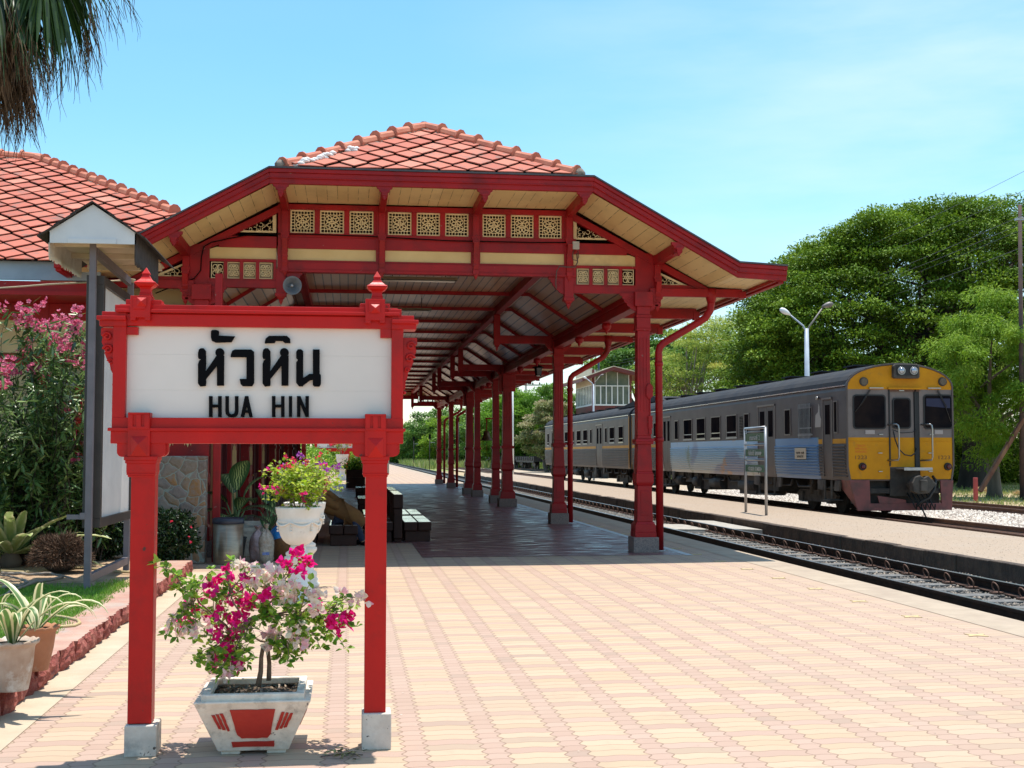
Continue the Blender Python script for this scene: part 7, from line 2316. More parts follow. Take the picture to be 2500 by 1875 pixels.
# doorway
mb = MB(); mb.bx(dxl, dxr-.14, YF-.012, YF, FP(2200,1068)[1], gz-.03); dg_ = mb.build('cab_door', GRF, c1o)
mb = MB(); mb.bx(dxl, dxr-.14, YF-.014, YF, FP(2200,1140)[1], FP(2200,1068)[1]-.002); mb.build('door_lower', YELT, dg_)
mb = MB(); mb.bx(dxr-.14, dxr, YF-.02, YF, FP(2200,1140)[1], gz); mb.bx(dxr-.13, dxr-.09, YF-.05, YF-.02, 1.3, gz); mb.bx(dxl-.035, dxl, YF-.05, YF, 1.3, gz); mb.build('door_slot', RUB, dg_)
mb = MB(); mb.bx(dxl+.0, dxr, YF-.05, YF-.02, gz-.05, gz-.0); mb.build('door_lintel', pmat('brown_grime', (0.12,0.06,0.04), rough=.7), dg_)
for (a, b, nm) in (((2080,963),(2162,1048),'windscreen'), ((2252,963),(2325,1048),'windscreen'), ((2177,971),(2223,1047),'door_window')):
    x0, z1 = FP(*a); x1, z0 = FP(*b)
    mb = MB(); mb.prism(rrect(x0, x1, z0, z1, .09), 'y', YF-.048, YF-.03 if nm == 'windscreen' else YF-.01); w_ = mb.build(nm, RUB, c1o)
    mb = MB(); mb.prism(rrect(x0+.035, x1-.035, z0+.035, z1-.035, .065), 'y', YF-.052, YF-.0485); mb.build('pane', GLS, w_)
# blinds, wipers, plates, rails
mb = MB(); a = FP(2256,968); b = FP(2320,992); mb.prism([(a[0]+.03,b[1]),(b[0]-.03,b[1]-.05),(b[0]-.03,a[1]-.05),(a[0]+.03,a[1]-.05)], 'y', YF-.055, YF-.0525); mb.build('blue_blind', pmat('dark_blue_blind', (0.008,0.010,0.045), rough=.6), c1o)
mb = MB()
for (p, q, r_) in (((2120,952),(2097,990),(2085,1006)), ((2285,953),(2305,994),(2318,1030))):
    P = [(*FP(*k),) for k in (p, q, r_)]
    mb.tube([(P[0][0],YF-.07,P[0][1]),(P[1][0],YF-.085,P[1][1]),(P[2][0],YF-.07,P[2][1])], .010, 6)
    mb.tube([(P[0][0]+.03,YF-.07,P[0][1]),(P[1][0]+.03,YF-.08,P[1][1])], .007, 6)
mb.build('wiper', UND, c1o)
mb = MB()
for (x0, x1, y) in ((2119,2153,947.5),(2262,2293,948)):
    a = FP(x0,y); b = FP(x1,y); mb.bx(a[0], b[0], YF-.10, YF-.03, a[1]-.012, a[1]+.012)
for (x0, y) in ((2144,1061),(2267,1061),(2142,1106),(2264,1106),(2143,1151),(2265,1151)):
    a = FP(x0,y); mb.bx(a[0], a[0]+.10, YF-.07, YF-.03, a[1]-.010, a[1]+.010)
mb.bx(FP(2193,954)[0], FP(2205,954)[0], YF-.06, YF-.04, gz-.04, gz-.02)
mb.pieces('grab_ledge', CHR, c1o)
mb = MB()
for (x0, x1, y0_, y1_) in ((2111,2134,1050,1060),(2280,2300,1050,1060)):
    a = FP(x0,y0_); b = FP(x1,y1_); mb.bx(a[0], b[0], YF-.045, YF-.03, b[1], a[1])
mb.pieces('blank_plate', pmat('pale_plate', (0.36,0.30,0.28), rough=.5), c1o)
for (x0, x1) in ((2166,2184),(2247,2265)):
    mb = MB()
    a = FP(x0,1037); b = FP(x1,1037); lo = FP(x0,1124)
    mb.tube([(a[0],YF-.02,a[1]),(b[0]-.05,YF-.22,a[1]+.01),(b[0]-.01,YF-.24,a[1]-.02),(b[0],YF-.24,a[1]-.10),(b[0],YF-.24,lo[1]+.08),(b[0]-.02,YF-.23,lo[1]+.01),(lo[0],YF-.03,lo[1])], .022, 8)
    mb.build('handrail', CHR, c1o)
mb = MB(); a = FP(2177,1050); b = FP(2222,1100)
P = []
for i in range(15):
    u = i/14; P.append((a[0]+(dxr-a[0])*u, YF-.10-.08*math.sin(PI*u), 2.20-.88*math.sin(PI*(u*.62+.0))*(1 if u < .8 else .98)+ .0))
P = [(a[0],YF-.10,2.16),(a[0]+.02,YF-.15,1.95),(a[0]+.10,YF-.17,1.72),(a[0]+.25,YF-.17,1.58),(a[0]+.42,YF-.16,1.55),(a[0]+.55,YF-.12,1.62),(dxr-.10,YF-.05,1.74)]
mb.tube(P, .016, 6); mb.tube([(a[0]-.02,YF-.08,2.2),(a[0]+.2,YF-.12,2.12),(a[0]+.5,YF-.1,2.14),(dxr-.1,YF-.05,2.2)], .010, 5)
mb.build('jumper_cable', RUB, c1o)
# lamps
hx0, hz1 = FP(2175,889); hx1, hz0 = FP(2239,925)
mb = MB(); mb.prism([(hx0+.03,hz0),(hx1-.03,hz0),(hx1,hz0+.04),(hx1,hz1-.06),(hx1-.06,hz1),(hx0+.06,hz1),(hx0,hz1-.06),(hx0,hz0+.04)], 'y', YF-.16, YF+.3); hb = mb.build('headlamp_box', UNDL, c1o, bevel=.02)
mb = MB(); mb.prism(rrect(hx0+.07, hx1-.05, hz0+.07, hz1-.03, .05), 'y', YF-.168, YF-.161); mb.build('lamp_recess', RUB, hb)
for x in (2193, 2223):
    p = FP(x, 906)
    mb = MB(); mb.tube([(p[0],YF-.20,p[1]),(p[0],YF-.165,p[1])], .10, 20); h_ = mb.build('headlamp', CHR, hb)
    mb = MB(); mb.lathe([(.001,.0),(.05,.003),(.085,.015)], (0,0,0), n=18)
    mb.v = [(p[0]+v[0], YF-.218+v[2], p[1]+v[1]) for v in mb.v]; mb.build('lens', pmat('lamp_lens', (0.34,0.36,0.42), rough=.12, metal=.6, spec=1.0) if not bpy.data.materials.get('lamp_lens') else bpy.data.materials['lamp_lens'], h_)
for x in (2107, 2299):
    p = FP(x, 932); mb = MB(); mb.tube([(p[0],YF-.075,p[1]),(p[0],YF-.03,p[1])], [.105,.115], 22); l_ = mb.build('marker_lamp', UNDL, c1o)
    mb = MB(); mb.tube([(p[0],YF-.082,p[1]),(p[0],YF-.0755,p[1])], .082, 20)
    for k in range(5): mb.bx(p[0]-.07+.033*k, p[0]-.06+.033*k, YF-.088, YF-.082, p[1]-.06, p[1]+.06)
    mb.build('lens', pmat('brown_lens', (0.12,0.08,0.05), rough=.2), l_)
for x in (2104, 2312):
    p = FP(x, 1139); mb = MB(); mb.tube([(p[0],YF-.10,p[1]),(p[0],YF-.03,p[1])], [.085,.10], 22); l_ = mb.build('tail_lamp', UND, c1o)
    mb = MB(); mb.lathe([(.001,-.03),(.04,-.022),(.068,0)], (0,0,0), n=18); mb.v = [(p[0]+v[0], YF-.102+v[2], p[1]+v[1]) for v in mb.v]; mb.build('lens', pmat('red_lens', (0.10,0.012,0.012), rough=.15), l_)
BRN = pmat('brown_number_paint', (0.13,0.05,0.01), rough=.6)
for x in (2100, 2303):
    p = FP(x, 1121); text_mesh('1223', 'number', c1o, BRN, p[0], YF-.034, p[1], .13, .30, .002)
ORG = pmat('orange_lettering', (0.62,0.11,0.01), rough=.6)
p = FP(2101, 1106)
for k, (tx, w) in enumerate((('โปรดระวัง',.22),('ไฟฟ้าแรงสูง',.30),('ห้ามขึ้นหลังคา',.30))):
    text_mesh(tx, 'lettering', c1o, ORG, p[0]+.0, YF-.034, p[1]+.16-.075*k, .075, w, .001)
# step plate, coupler, hoses, skirt
mb = MB(); a = FP(2178,1138); b = FP(2254,1147); mb.bx(a[0]+.08, b[0], YF-.50, YF, b[1]+.02, b[1]+.05); mb.bx(a[0]+.08, b[0], YF-.52, YF-.50, b[1]-.01, b[1]+.06); mb.build('step_plate', STEEL, c1o, bevel=.005)
mb = MB()
mb.bx(dxl-.02, dxr+.0, YF-.02, YF+.35, .55, FP(2200,1143)[1]); mb.bx(xl_+.3, xr_-.3, YF+.2, YF+.5, .35, yz0)
mb.bx(XC_-1.1,XC_+1.1,YF+.0,YF+.12,.62,.74)
mb.build('buffer_beam', UND, c1o)
cp = FP(2228, 1183)
mb = MB()
mb.tube([(cp[0]-.08,YF+.2,cp[1]),(cp[0]-.02,YF-.45,cp[1])], .11, 12)
mb.prism([(cp[0]-.28,cp[1]+.05),(cp[0]-.26,cp[1]-.16),(cp[0]-.12,cp[1]-.22),(cp[0]+.12,cp[1]-.20),(cp[0]+.27,cp[1]-.05),(cp[0]+.34,cp[1]+.02),(cp[0]+.22,cp[1]+.14),(cp[0]+.12,cp[1]+.23),(cp[0]+.02,cp[1]+.17),(cp[0]-.08,cp[1]+.24),(cp[0]-.2,cp[1]+.2)], 'y', YF-.62, YF-.38)
mb.bx(cp[0]-.10, cp[0]+.08, YF-.68, YF-.6, cp[1]-.15, cp[1]+.13)
mb.build('coupler', UNDL, c1o, bevel=.02)
mb = MB()
h0 = FP(2273,1163); 
P = [(h0[0],YF-.1,h0[1]),(h0[0]-.02,YF-.3,h0[1]-.10),(h0[0]-.10,YF-.38,h0[1]-.30),(h0[0]-.25,YF-.38,h0[1]-.52),(h0[0]-.42,YF-.36,h0[1]-.60),(h0[0]-.55,YF-.35,h0[1]-.72)]
mb.tube(P, .035, 8)
for k in range(5):
    x = cp[0]-.15+.12*k; mb.tube([(x,YF-.02,.62),(x+.02,YF-.25,.42),(x+.1,YF-.3,.22),(x+.16,YF-.2,.35)], .018, 6)
mb.tube([(cp[0]+.05,YF-.35,.30),(cp[0]+.15,YF-.36,.08),(cp[0]+.20,YF-.36,-.02)], .02, 6)
mb.build('brake_hose', RUB, c1o)
mb = MB()
A = [FP(2070,1173), FP(2121,1173), FP(2125,1235), FP(2140,1240), FP(2200,1237), FP(2290,1237), FP(2298,1225), FP(2293,1172), FP(2325,1172), FP(2322,1243), FP(2200,1246), FP(2092,1248)]
mb.prism([FP(2071,1172), FP(2092,1247), FP(2124,1247), FP(2121,1172)], 'y', YF-.06, YF-.01)
mb.prism([FP(2293,1172), FP(2297,1245), FP(2322,1245), FP(2325,1172)], 'y', YF-.06, YF-.01)
mb.prism([FP(2121,1229), FP(2123,1247), FP(2299,1245), FP(2296,1228)], 'y', YF-.058, YF-.012)
mb.prism([FP(2140,1210), FP(2145,1229), FP(2210,1229), FP(2210,1220)], 'y', YF-.055, YF-.02)
q0, q1 = FP(2071,1172), FP(2092,1247)
mb.add([(q0[0],YF-.06,q0[1]),(q1[0],YF-.06,q1[1]),(q1[0]+.02,YF+.35,q1[1]+.35),(xl_+.05,YF+.9,q0[1])], [(0,1,2,3),(3,2,1,0)])
mb.build('skirt', OXR, c1o, bevel=.01)
# ================================================================== trees
def tree(name, label, base, trunk_h, tr, crown, rad, pads, prad, leaves, lsize, m, bark, seed=1, flat=.42, dome=True, limbs=9, aspect=.55, shape='pads', group=None, cat='tree', droop=0.0, hollow=.55, tint=None, xmax=None):
    global nr
    rs = np.random.default_rng(seed); rr = random.Random(seed)
    t = thing(name, label, cat, base, group)
    c = np.array(crown, float); rad = np.array(rad, float)
    # clump centres in a domed volume
    P = []
    while len(P) < pads:
        d = rs.normal(size=3); d /= np.linalg.norm(d)
        if dome and d[2] < -.25: continue
        r_ = rs.uniform(hollow, 1.0)
        r_ *= 1 + .07*math.sin(d[0]*4+seed) + .06*math.sin(d[1]*5+seed*2)
        if xmax is not None and (c + d*rad*r_)[0] > xmax: continue
        P.append(c + d*rad*r_)
    P = np.array(P)
    per = leaves//pads
    n = per*pads
    idx = np.repeat(np.arange(pads), per)
    size = prad*rs.uniform(.6, 1.25, pads)[idx]
    d = norm(rs.normal(size=(n,3)))
    d[:,2] = np.where(rs.random(n) < .7, np.abs(d[:,2]), d[:,2])
    rr_ = rs.random(n)**.45
    off = d*rr_[:,None]*size[:,None]*np.array([1,1,flat])
    if droop: off[:,2] -= droop*size*(rs.random(n)**2)*np.hypot(off[:,0],off[:,1])/size*1.3
    C_ = P[idx]+off
    D_ = norm(d*np.array([1,1,.4])+rs.normal(size=(n,3))*.6+np.array([0,0,-.25-droop]))
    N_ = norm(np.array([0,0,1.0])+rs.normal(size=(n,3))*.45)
    pt_ = rs.normal(.42,.13,pads)[idx] + rs.normal(0,.12,n) + .75*off[:,2]/size*(.36/max(flat,.2))  # clump tops lighter, undersides darker: daylight painted into the leaf tone
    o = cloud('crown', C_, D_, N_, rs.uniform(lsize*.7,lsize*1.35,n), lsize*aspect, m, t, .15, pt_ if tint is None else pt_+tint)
    mb = MB(); b_ = Vector(base); tp = Vector((base[0]+rr.uniform(-.3,.3), base[1], base[2]+trunk_h))
    mb.tube([b_-Vector((0,0,.2)), b_+Vector((0,0,.3)), b_.lerp(tp,.5)+Vector((rr.uniform(-.2,.2),0,0)), tp], [tr*1.5,tr*1.1,tr*.9,tr*.85], 12)
    order = rs.permutation(pads)[:limbs*3]
    for k in range(min(limbs, pads)):
        e = Vector(P[order[k]]); mid = tp.lerp(e,.5) + Vector((rr.uniform(-1,1),rr.uniform(-1,1),rr.uniform(-.2,1)))*.06*rad[0]
        q1 = tp.lerp(mid,.5)+Vector((0,0,.03*rad[2]))
        path = [tp-Vector((0,0,tr)), q1, mid, mid.lerp(e,.6), e]
        mb.tube(path, [tr*.55,tr*.4,tr*.28,tr*.16,tr*.06], 7, cap=False)
        # secondary limbs to neighbouring clumps
        for q in range(3):
            j = order[(k*2+q*5+limbs) % len(order)]
            f_ = Vector(P[j])
            if (f_-mid).length < rad[0]*.9:
                mb.tube([mid, mid.lerp(f_,.5)+Vector((rr.uniform(-.4,.4),0,rr.uniform(-.2,.4))), f_], [tr*.22,tr*.13,tr*.04], 5, cap=False)
    mb.build('trunk', bark, t)
    return t
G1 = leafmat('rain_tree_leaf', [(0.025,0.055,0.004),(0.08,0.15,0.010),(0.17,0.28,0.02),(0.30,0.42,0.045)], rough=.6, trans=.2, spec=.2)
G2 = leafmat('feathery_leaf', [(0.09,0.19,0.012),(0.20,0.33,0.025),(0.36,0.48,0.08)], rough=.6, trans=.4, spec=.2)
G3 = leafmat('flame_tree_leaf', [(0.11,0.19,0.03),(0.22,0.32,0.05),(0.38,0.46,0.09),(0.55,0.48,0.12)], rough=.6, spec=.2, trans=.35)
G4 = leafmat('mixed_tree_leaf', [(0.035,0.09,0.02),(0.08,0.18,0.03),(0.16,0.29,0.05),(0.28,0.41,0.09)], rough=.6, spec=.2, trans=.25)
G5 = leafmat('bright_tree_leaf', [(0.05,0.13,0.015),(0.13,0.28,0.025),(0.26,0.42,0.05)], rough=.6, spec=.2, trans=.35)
G6 = leafmat('russet_shrub_leaf', [(0.14,0.22,0.05),(0.26,0.29,0.11),(0.48,0.34,0.24)], rough=.6, trans=.3)
def W(x, y, Y): 
    p = at(x, y, Y); return (p.x, p.y, p.z)
# the great rain tree
c_ = at(2340, 800, 66); gz_ = -.3
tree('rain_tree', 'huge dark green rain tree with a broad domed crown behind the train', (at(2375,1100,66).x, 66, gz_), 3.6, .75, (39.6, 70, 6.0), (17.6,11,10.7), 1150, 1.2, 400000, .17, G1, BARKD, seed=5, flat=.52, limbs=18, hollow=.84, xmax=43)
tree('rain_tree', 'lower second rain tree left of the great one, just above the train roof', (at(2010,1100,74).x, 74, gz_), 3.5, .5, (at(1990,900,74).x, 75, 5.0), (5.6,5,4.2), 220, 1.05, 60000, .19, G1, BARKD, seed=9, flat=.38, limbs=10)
# feathery light green tree, right
c_ = at(2440, 860, 50)
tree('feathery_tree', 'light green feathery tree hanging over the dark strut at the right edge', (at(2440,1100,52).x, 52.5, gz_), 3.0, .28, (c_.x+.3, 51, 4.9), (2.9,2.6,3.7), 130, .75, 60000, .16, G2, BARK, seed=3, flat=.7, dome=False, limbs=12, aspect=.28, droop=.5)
# yellowish flame tree with bare grey limbs
FB = pmat('pale_grey_bark', (0.36,0.30,0.24), (0.26,0.21,0.17), 4, rough=.9)
c_ = at(1735, 860, 84)
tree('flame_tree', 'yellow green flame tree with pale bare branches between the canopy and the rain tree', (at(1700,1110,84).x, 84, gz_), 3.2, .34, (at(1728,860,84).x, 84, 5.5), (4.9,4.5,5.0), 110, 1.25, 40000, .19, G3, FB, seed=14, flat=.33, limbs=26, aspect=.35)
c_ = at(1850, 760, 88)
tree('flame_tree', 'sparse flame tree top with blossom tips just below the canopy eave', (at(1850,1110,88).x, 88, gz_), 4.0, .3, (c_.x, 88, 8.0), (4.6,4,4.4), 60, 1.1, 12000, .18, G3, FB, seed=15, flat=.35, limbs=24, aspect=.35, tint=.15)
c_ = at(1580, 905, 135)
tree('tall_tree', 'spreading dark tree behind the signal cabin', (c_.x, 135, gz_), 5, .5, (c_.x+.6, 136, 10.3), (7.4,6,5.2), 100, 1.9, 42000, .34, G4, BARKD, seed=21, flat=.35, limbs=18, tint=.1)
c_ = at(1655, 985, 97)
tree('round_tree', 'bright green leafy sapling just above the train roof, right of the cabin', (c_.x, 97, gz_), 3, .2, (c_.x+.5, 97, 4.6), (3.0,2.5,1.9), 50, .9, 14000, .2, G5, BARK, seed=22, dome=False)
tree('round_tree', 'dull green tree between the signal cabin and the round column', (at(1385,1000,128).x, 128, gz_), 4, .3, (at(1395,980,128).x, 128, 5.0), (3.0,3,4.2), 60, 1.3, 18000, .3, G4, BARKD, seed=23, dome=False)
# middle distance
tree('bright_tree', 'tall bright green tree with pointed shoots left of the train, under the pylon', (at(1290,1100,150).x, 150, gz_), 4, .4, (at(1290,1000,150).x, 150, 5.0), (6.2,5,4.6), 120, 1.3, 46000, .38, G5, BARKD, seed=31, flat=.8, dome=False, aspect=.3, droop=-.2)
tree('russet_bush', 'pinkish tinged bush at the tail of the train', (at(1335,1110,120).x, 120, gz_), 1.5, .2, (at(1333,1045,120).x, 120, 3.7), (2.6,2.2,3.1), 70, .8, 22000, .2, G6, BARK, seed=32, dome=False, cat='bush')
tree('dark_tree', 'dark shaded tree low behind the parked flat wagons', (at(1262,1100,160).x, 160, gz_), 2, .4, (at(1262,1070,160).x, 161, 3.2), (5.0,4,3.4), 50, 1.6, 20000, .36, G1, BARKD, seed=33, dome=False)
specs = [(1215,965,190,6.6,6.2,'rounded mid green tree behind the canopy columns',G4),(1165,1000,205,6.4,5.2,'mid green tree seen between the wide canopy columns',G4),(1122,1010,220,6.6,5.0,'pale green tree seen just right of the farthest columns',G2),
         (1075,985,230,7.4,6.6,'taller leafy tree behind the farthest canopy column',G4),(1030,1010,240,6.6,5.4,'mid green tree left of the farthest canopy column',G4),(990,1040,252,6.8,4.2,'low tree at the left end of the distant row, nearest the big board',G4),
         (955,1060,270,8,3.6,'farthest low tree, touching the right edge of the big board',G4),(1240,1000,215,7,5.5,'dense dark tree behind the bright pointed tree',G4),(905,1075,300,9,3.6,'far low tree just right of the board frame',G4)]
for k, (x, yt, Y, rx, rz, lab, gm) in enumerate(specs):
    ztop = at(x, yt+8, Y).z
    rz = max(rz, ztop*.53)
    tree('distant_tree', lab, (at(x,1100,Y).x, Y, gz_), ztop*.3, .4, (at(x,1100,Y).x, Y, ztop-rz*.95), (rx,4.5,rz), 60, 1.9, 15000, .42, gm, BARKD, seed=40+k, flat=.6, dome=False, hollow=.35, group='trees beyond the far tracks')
# undergrowth behind the train and by the strut
def scrub(label, c, rx, ry, rz, n, l, m_): return ball_bush('scrub', label, c, rx, ry, rz, n, l, m_, 'bush')
scrub('tangled dark scrub on the bank behind the rusty strut', (at(2400,1150,76).x, 76, gz_), 3.0, 2.0, 1.7, 14000, .16, G1)
scrub('scrub with grey dead stems, right of the cab front', (at(2350,1150,77).x, 77, gz_), 2.2, 1.8, 2.2, 11000, .16, G4)
scrub('low dark scrub at the right edge under the feathery tree', (at(2490,1160,75).x, 75, gz_), 3.4, 1.8, 2.4, 15000, .17, G1)
scrub('weedy scrub between the cab and the rain tree trunk', (at(2300,1130,80).x, 80, gz_), 2.6, 1.8, 2.2, 11000, .18, G1)
# straw heap
STR = leafmat('straw', [(0.40,0.26,0.11),(0.58,0.42,0.2),(0.7,0.55,0.3)], rough=.8, trans=.2)
for k, (x, y, r_, lab) in enumerate(((2402,1203,.55,'heap of yellow straw at the foot of the rusty strut'),(2492,1208,.30,'small tuft of straw at the foot of the tall pole'))):
    p = atZ(x, y, -.28); n = 2200
    t = thing('straw_heap', lab, 'straw heap', (p.x, p.y, -.3))
    d = rand_dirs(n); d[:,2] = np.abs(d[:,2])*.5
    cloud('straw', np.array([p.x,p.y,-.28])+d*r_*nr.random((n,1))**.5, norm(rand_dirs(n)*np.array([1,1,.5])), rand_dirs(n), nr.uniform(.08,.25,n), .012, STR, t)

# ================================================================== signal cabin on the far side
MAR = pmat('maroon_paint', (0.17,0.035,0.03), (0.13,0.028,0.025), 2, rough=.6)
WHP = pmat('window_white', (0.72,0.73,0.72), rough=.5)
CAB = pmat('cabin_cream', (0.62,0.56,0.42), (0.55,0.48,0.35), 2, rough=.7)
GLC = pmat('cabin_glass', (0.10,0.13,0.12), (0.2,0.22,0.18), 1.2, rough=.1, spec=.7)
YT = 115.0
c0 = at(1446, 980, YT); x0 = c0.x; x1 = at(1538, 980, YT).x; yb2 = YT+8.5
zb = at(1446, 987, YT).z; zm = at(1480, 942, YT).z; zt = at(1480, 912, YT).z+.15
cab = thing('signal_cabin', 'raised signal cabin with white windows, maroon base and low pitched roof behind the train', 'signal cabin', (x0, YT, 0))
mb = MB(); mb.bx(x0, x1, YT, yb2, -.3, zb-.05); mb.bx(x0, x0+.22, YT-.01, YT+.2, zb-.05, zt+.2); mb.bx(x1-.10, x1+.18, YT-.01, YT+.2, zb-.05, zt+.3); mb.build('wall', MAR, cab)
mb = MB(); mb.bx(x0+.025, x1-.05, YT+.08, yb2-.05, zb-.05, zt+.2); mb.build('glazing', GLC, cab)
mb = MB()
mb.bx(x0+.2, x1, YT-.02, YT+.06, zb-.12, zb+.02); mb.bx(x0+.2, x1, YT-.02, YT+.06, zm-.05, zm+.05)
for k in range(7):
    x = x0+.26+(x1-x0-.36)*k/6; mb.bx(x-.05, x+.05, YT-.03, YT+.07, zb, zm)
for k in range(4):
    x = x0+.26+(x1-x0-.36)*k/3; mb.bx(x-.03, x+.03, YT-.03, YT+.07, zm, zt+.2)
mb.build('window', WHP, cab)
mb = MB(); mb.bx(x0-.02, x0+.06, YT+.1, yb2, zb-.1, zb+.05); mb.bx(x0-.02, x0+.06, YT+.1, yb2, zm+.05, zm+.12)
for k in range(11):
    y = YT+.35+(yb2-YT-.5)*k/10; mb.bx(x0-.02, x0+.03, y-.07, y+.07, zb, zm+.05)
mb.build('window', WHP, cab)
mb = MB(); mb.bx(x0-.01, x0+.07, YT+.15, yb2, zm+.12, zt+.35); mb.build('board_panel', CAB, cab)
xa = (x0+x1)/2+.0; za = at(1497, 897, YT).z
mb = MB()
ov = 1.35
ry0 = YT-1.2
L0_, R0_ = (x0-1.15, at(1370,930,YT).z-.1), (x1+1.3, at(1565,922,YT).z-.1)
mb.prism([(L0_[0],L0_[1]),(xa,za-.32),(xa,za),(L0_[0],L0_[1]+.30)], 'y', ry0, yb2+1)
mb.prism([(xa,za-.32),(R0_[0],R0_[1]),(R0_[0],R0_[1]+.30),(xa,za)], 'y', ry0, yb2+1)
mb.build('roof', MAR, cab)
mb = MB()
mb.prism([(L0_[0],L0_[1]+.30),(xa,za),(xa,za+.07),(L0_[0]-.05,L0_[1]+.37)], 'y', ry0-.05, yb2+1.05)
mb.prism([(xa,za),(R0_[0],R0_[1]+.30),(R0_[0]+.05,R0_[1]+.37),(xa,za+.07)], 'y', ry0-.05, yb2+1.05)
mb.build('roof_sheet', CAB, cab)
mb = MB(); mb.tube([at(1462,905,YT+3), at(1461,878,YT+3)], .10, 8); mb.build('mast', pmat('dark_blue_post', (0.03,0.06,0.12), rough=.5), cab)

# ================================================================== lamp posts
LPM = pmat('pale_blue_lamp_post', (0.46,0.52,0.60), (0.38,0.43,0.50), 3, rough=.45)
LAM = pmat('unlit_arm_grey', (0.20,0.17,0.15), (0.15,0.13,0.12), 5, rough=.5)  # right arm and head: their unlit look is put into the colour
LHM = pmat('white_lamp_head', (0.80,0.80,0.78), rough=.35)
def lamp_post(label, x, y, zt, s_=1.0):
    t = thing('lamp_post', label, 'lamp post', (x, y, -.3), 'twin armed lamp posts')
    mb = MB(); mb.tube([(x,y,-.3),(x,y,zt)], [.14*s_,.09*s_], 12); mb.build('pole', LPM, t)
    for sg, dz in ((-1,.0),(1,.35)):
        mb = MB()
        e = Vector((x+sg*.78*s_, y, zt+.62*s_+dz*s_))
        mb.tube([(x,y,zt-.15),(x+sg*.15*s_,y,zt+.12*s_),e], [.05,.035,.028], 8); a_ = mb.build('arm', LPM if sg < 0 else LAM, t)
        mb = MB(); d = Vector((sg*1.0, 0, .28 if sg > 0 else .55)).normalized(); 
        path = [e+d*q*s_ for q in (-.08,.02,.14,.28,.40,.44)]
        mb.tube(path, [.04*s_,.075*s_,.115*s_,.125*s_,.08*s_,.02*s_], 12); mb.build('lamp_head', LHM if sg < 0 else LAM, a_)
    return t
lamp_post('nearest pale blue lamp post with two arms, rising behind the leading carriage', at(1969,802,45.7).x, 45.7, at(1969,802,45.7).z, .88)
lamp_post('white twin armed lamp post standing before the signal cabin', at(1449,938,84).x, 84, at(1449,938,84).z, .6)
t = thing('lamp_post', 'thin white lamp post half hidden behind the widest canopy column', 'lamp post', (at(1251,1100,96).x, 96, -.3))
mb = MB(); p = at(1251,900,96); mb.tube([(p.x,96,-.3),(p.x,96,p.z)], [.13,.08], 10); mb.build('pole', LHM, t)
mb = MB(); mb.tube([(p.x,96,p.z),(p.x+.8,96,p.z+.5)], .05, 8); mb.build('arm', LHM, t)

# ================================================================== track number signs on the island platform
GRN = pmat('green_sign_enamel', (0.018,0.13,0.06), rough=.4)
g0_ = atZ(1821,1250,.13); g1_ = atZ(1871,1258,.13); ya, yb = g0_.y, g1_.y
GP = Vector((g0_.x, (ya+yb)/2, .13))
sg_ = thing('platform_sign', 'grey tubular frame with three small green direction plates on the gravel island platform', 'sign', (10.03, 30.5, .13))
A = Vector((g0_.x, g0_.y, .13)); B_ = Vector((g1_.x, g1_.y, .13))
zt = at(1817,1047,A.y).z
mb = MB()
for q, nm in ((A,'post'),(B_,'post')):
    m2 = MB(); m2.tube([q, Vector((q.x,q.y,zt))], .035, 10); m2.build('post', STEEL, sg_)
mb.tube([Vector((A.x,A.y,zt)), Vector((B_.x,B_.y,zt))], .035, 8); mb.tube([Vector((A.x,A.y,zt-.09)), Vector((B_.x,B_.y,zt-.09))], .015, 8)
def zrow(y): return at(1820, y, A.y).z
for y in (1086, 1122): mb.tube([Vector((A.x,A.y,zrow(y))), Vector((B_.x,B_.y,zrow(y)))], .028, 8)
mb.build('rail', STEEL, sg_)
dv = (B_-A); ln_ = dv.length; ang = math.atan2(dv.y, dv.x); du = dv.normalized(); nv = Vector((du.y, -du.x, 0))
if nv.y > 0 and nv.x > 0: nv = -nv
for (ya_, yb_, txt, sz, w) in ((1059,1078,'ชานชาลาที่  2',.16,.85),(1097,1114,'<ไปเที่ยวใต้  ไปกรุงเทพ>',.15,1.15),(1134,1151,'<TO SOUTH  TO NORTH>',.14,1.15)):
    z1_, z0_ = zrow(ya_), zrow(yb_)
    mb = MB(); c = (A+B_)/2; c.z = (z0_+z1_)/2
    a = A+du*.05; b = B_-du*.05
    mb.bar((a.x,a.y,c.z),(b.x,b.y,c.z), .02, z1_-z0_)
    pl_ = mb.build('green_plate', GRN, sg_)
    e = c + nv*.016
    rz = math.atan2(du.y, du.x)
    # the lettering reads along the plate as seen from the near platform
    if du.y < 0: rz = rz
    text_mesh(txt, 'lettering', pl_, WHITE, e.x, e.y, z0_+.03, sz, min(w, ln_-.2), .002, rot=(PI/2, 0, rz))

# ================================================================== pole, strut, post and wires at the right
POLE = pmat('dark_rusted_pole', (0.045,0.03,0.03), (0.09,0.05,0.04), 3, rough=.8, bump=.3)
STRT = pmat('rust_streaked_strut', (0.14,0.055,0.035), (0.26,0.13,0.07), 5, rough=.85, bump=.3, sc3=(1,1,.3))
pb = Vector((at(2496,1205,49).x, 49, -.3)); ptop = at(2490, 500, 49)
tp_ = thing('telegraph_pole', 'tall dark pole at the right edge of the photo', 'pole', pb)
mb = MB(); mb.tube([pb, (ptop.x, 49, ptop.z)], [.11,.075], 10); mb.build('mast', POLE, tp_)
mb = MB(); mb.bx(ptop.x-.20, ptop.x+.20, 48.9, 49.1, ptop.z-.66, ptop.z-.58); mb.lathe([(.09,0),(.17,.04),(.10,.09),(.02,.1)], (ptop.x,49,ptop.z-.6), n=12); mb.build('collar', STEEL, tp_)
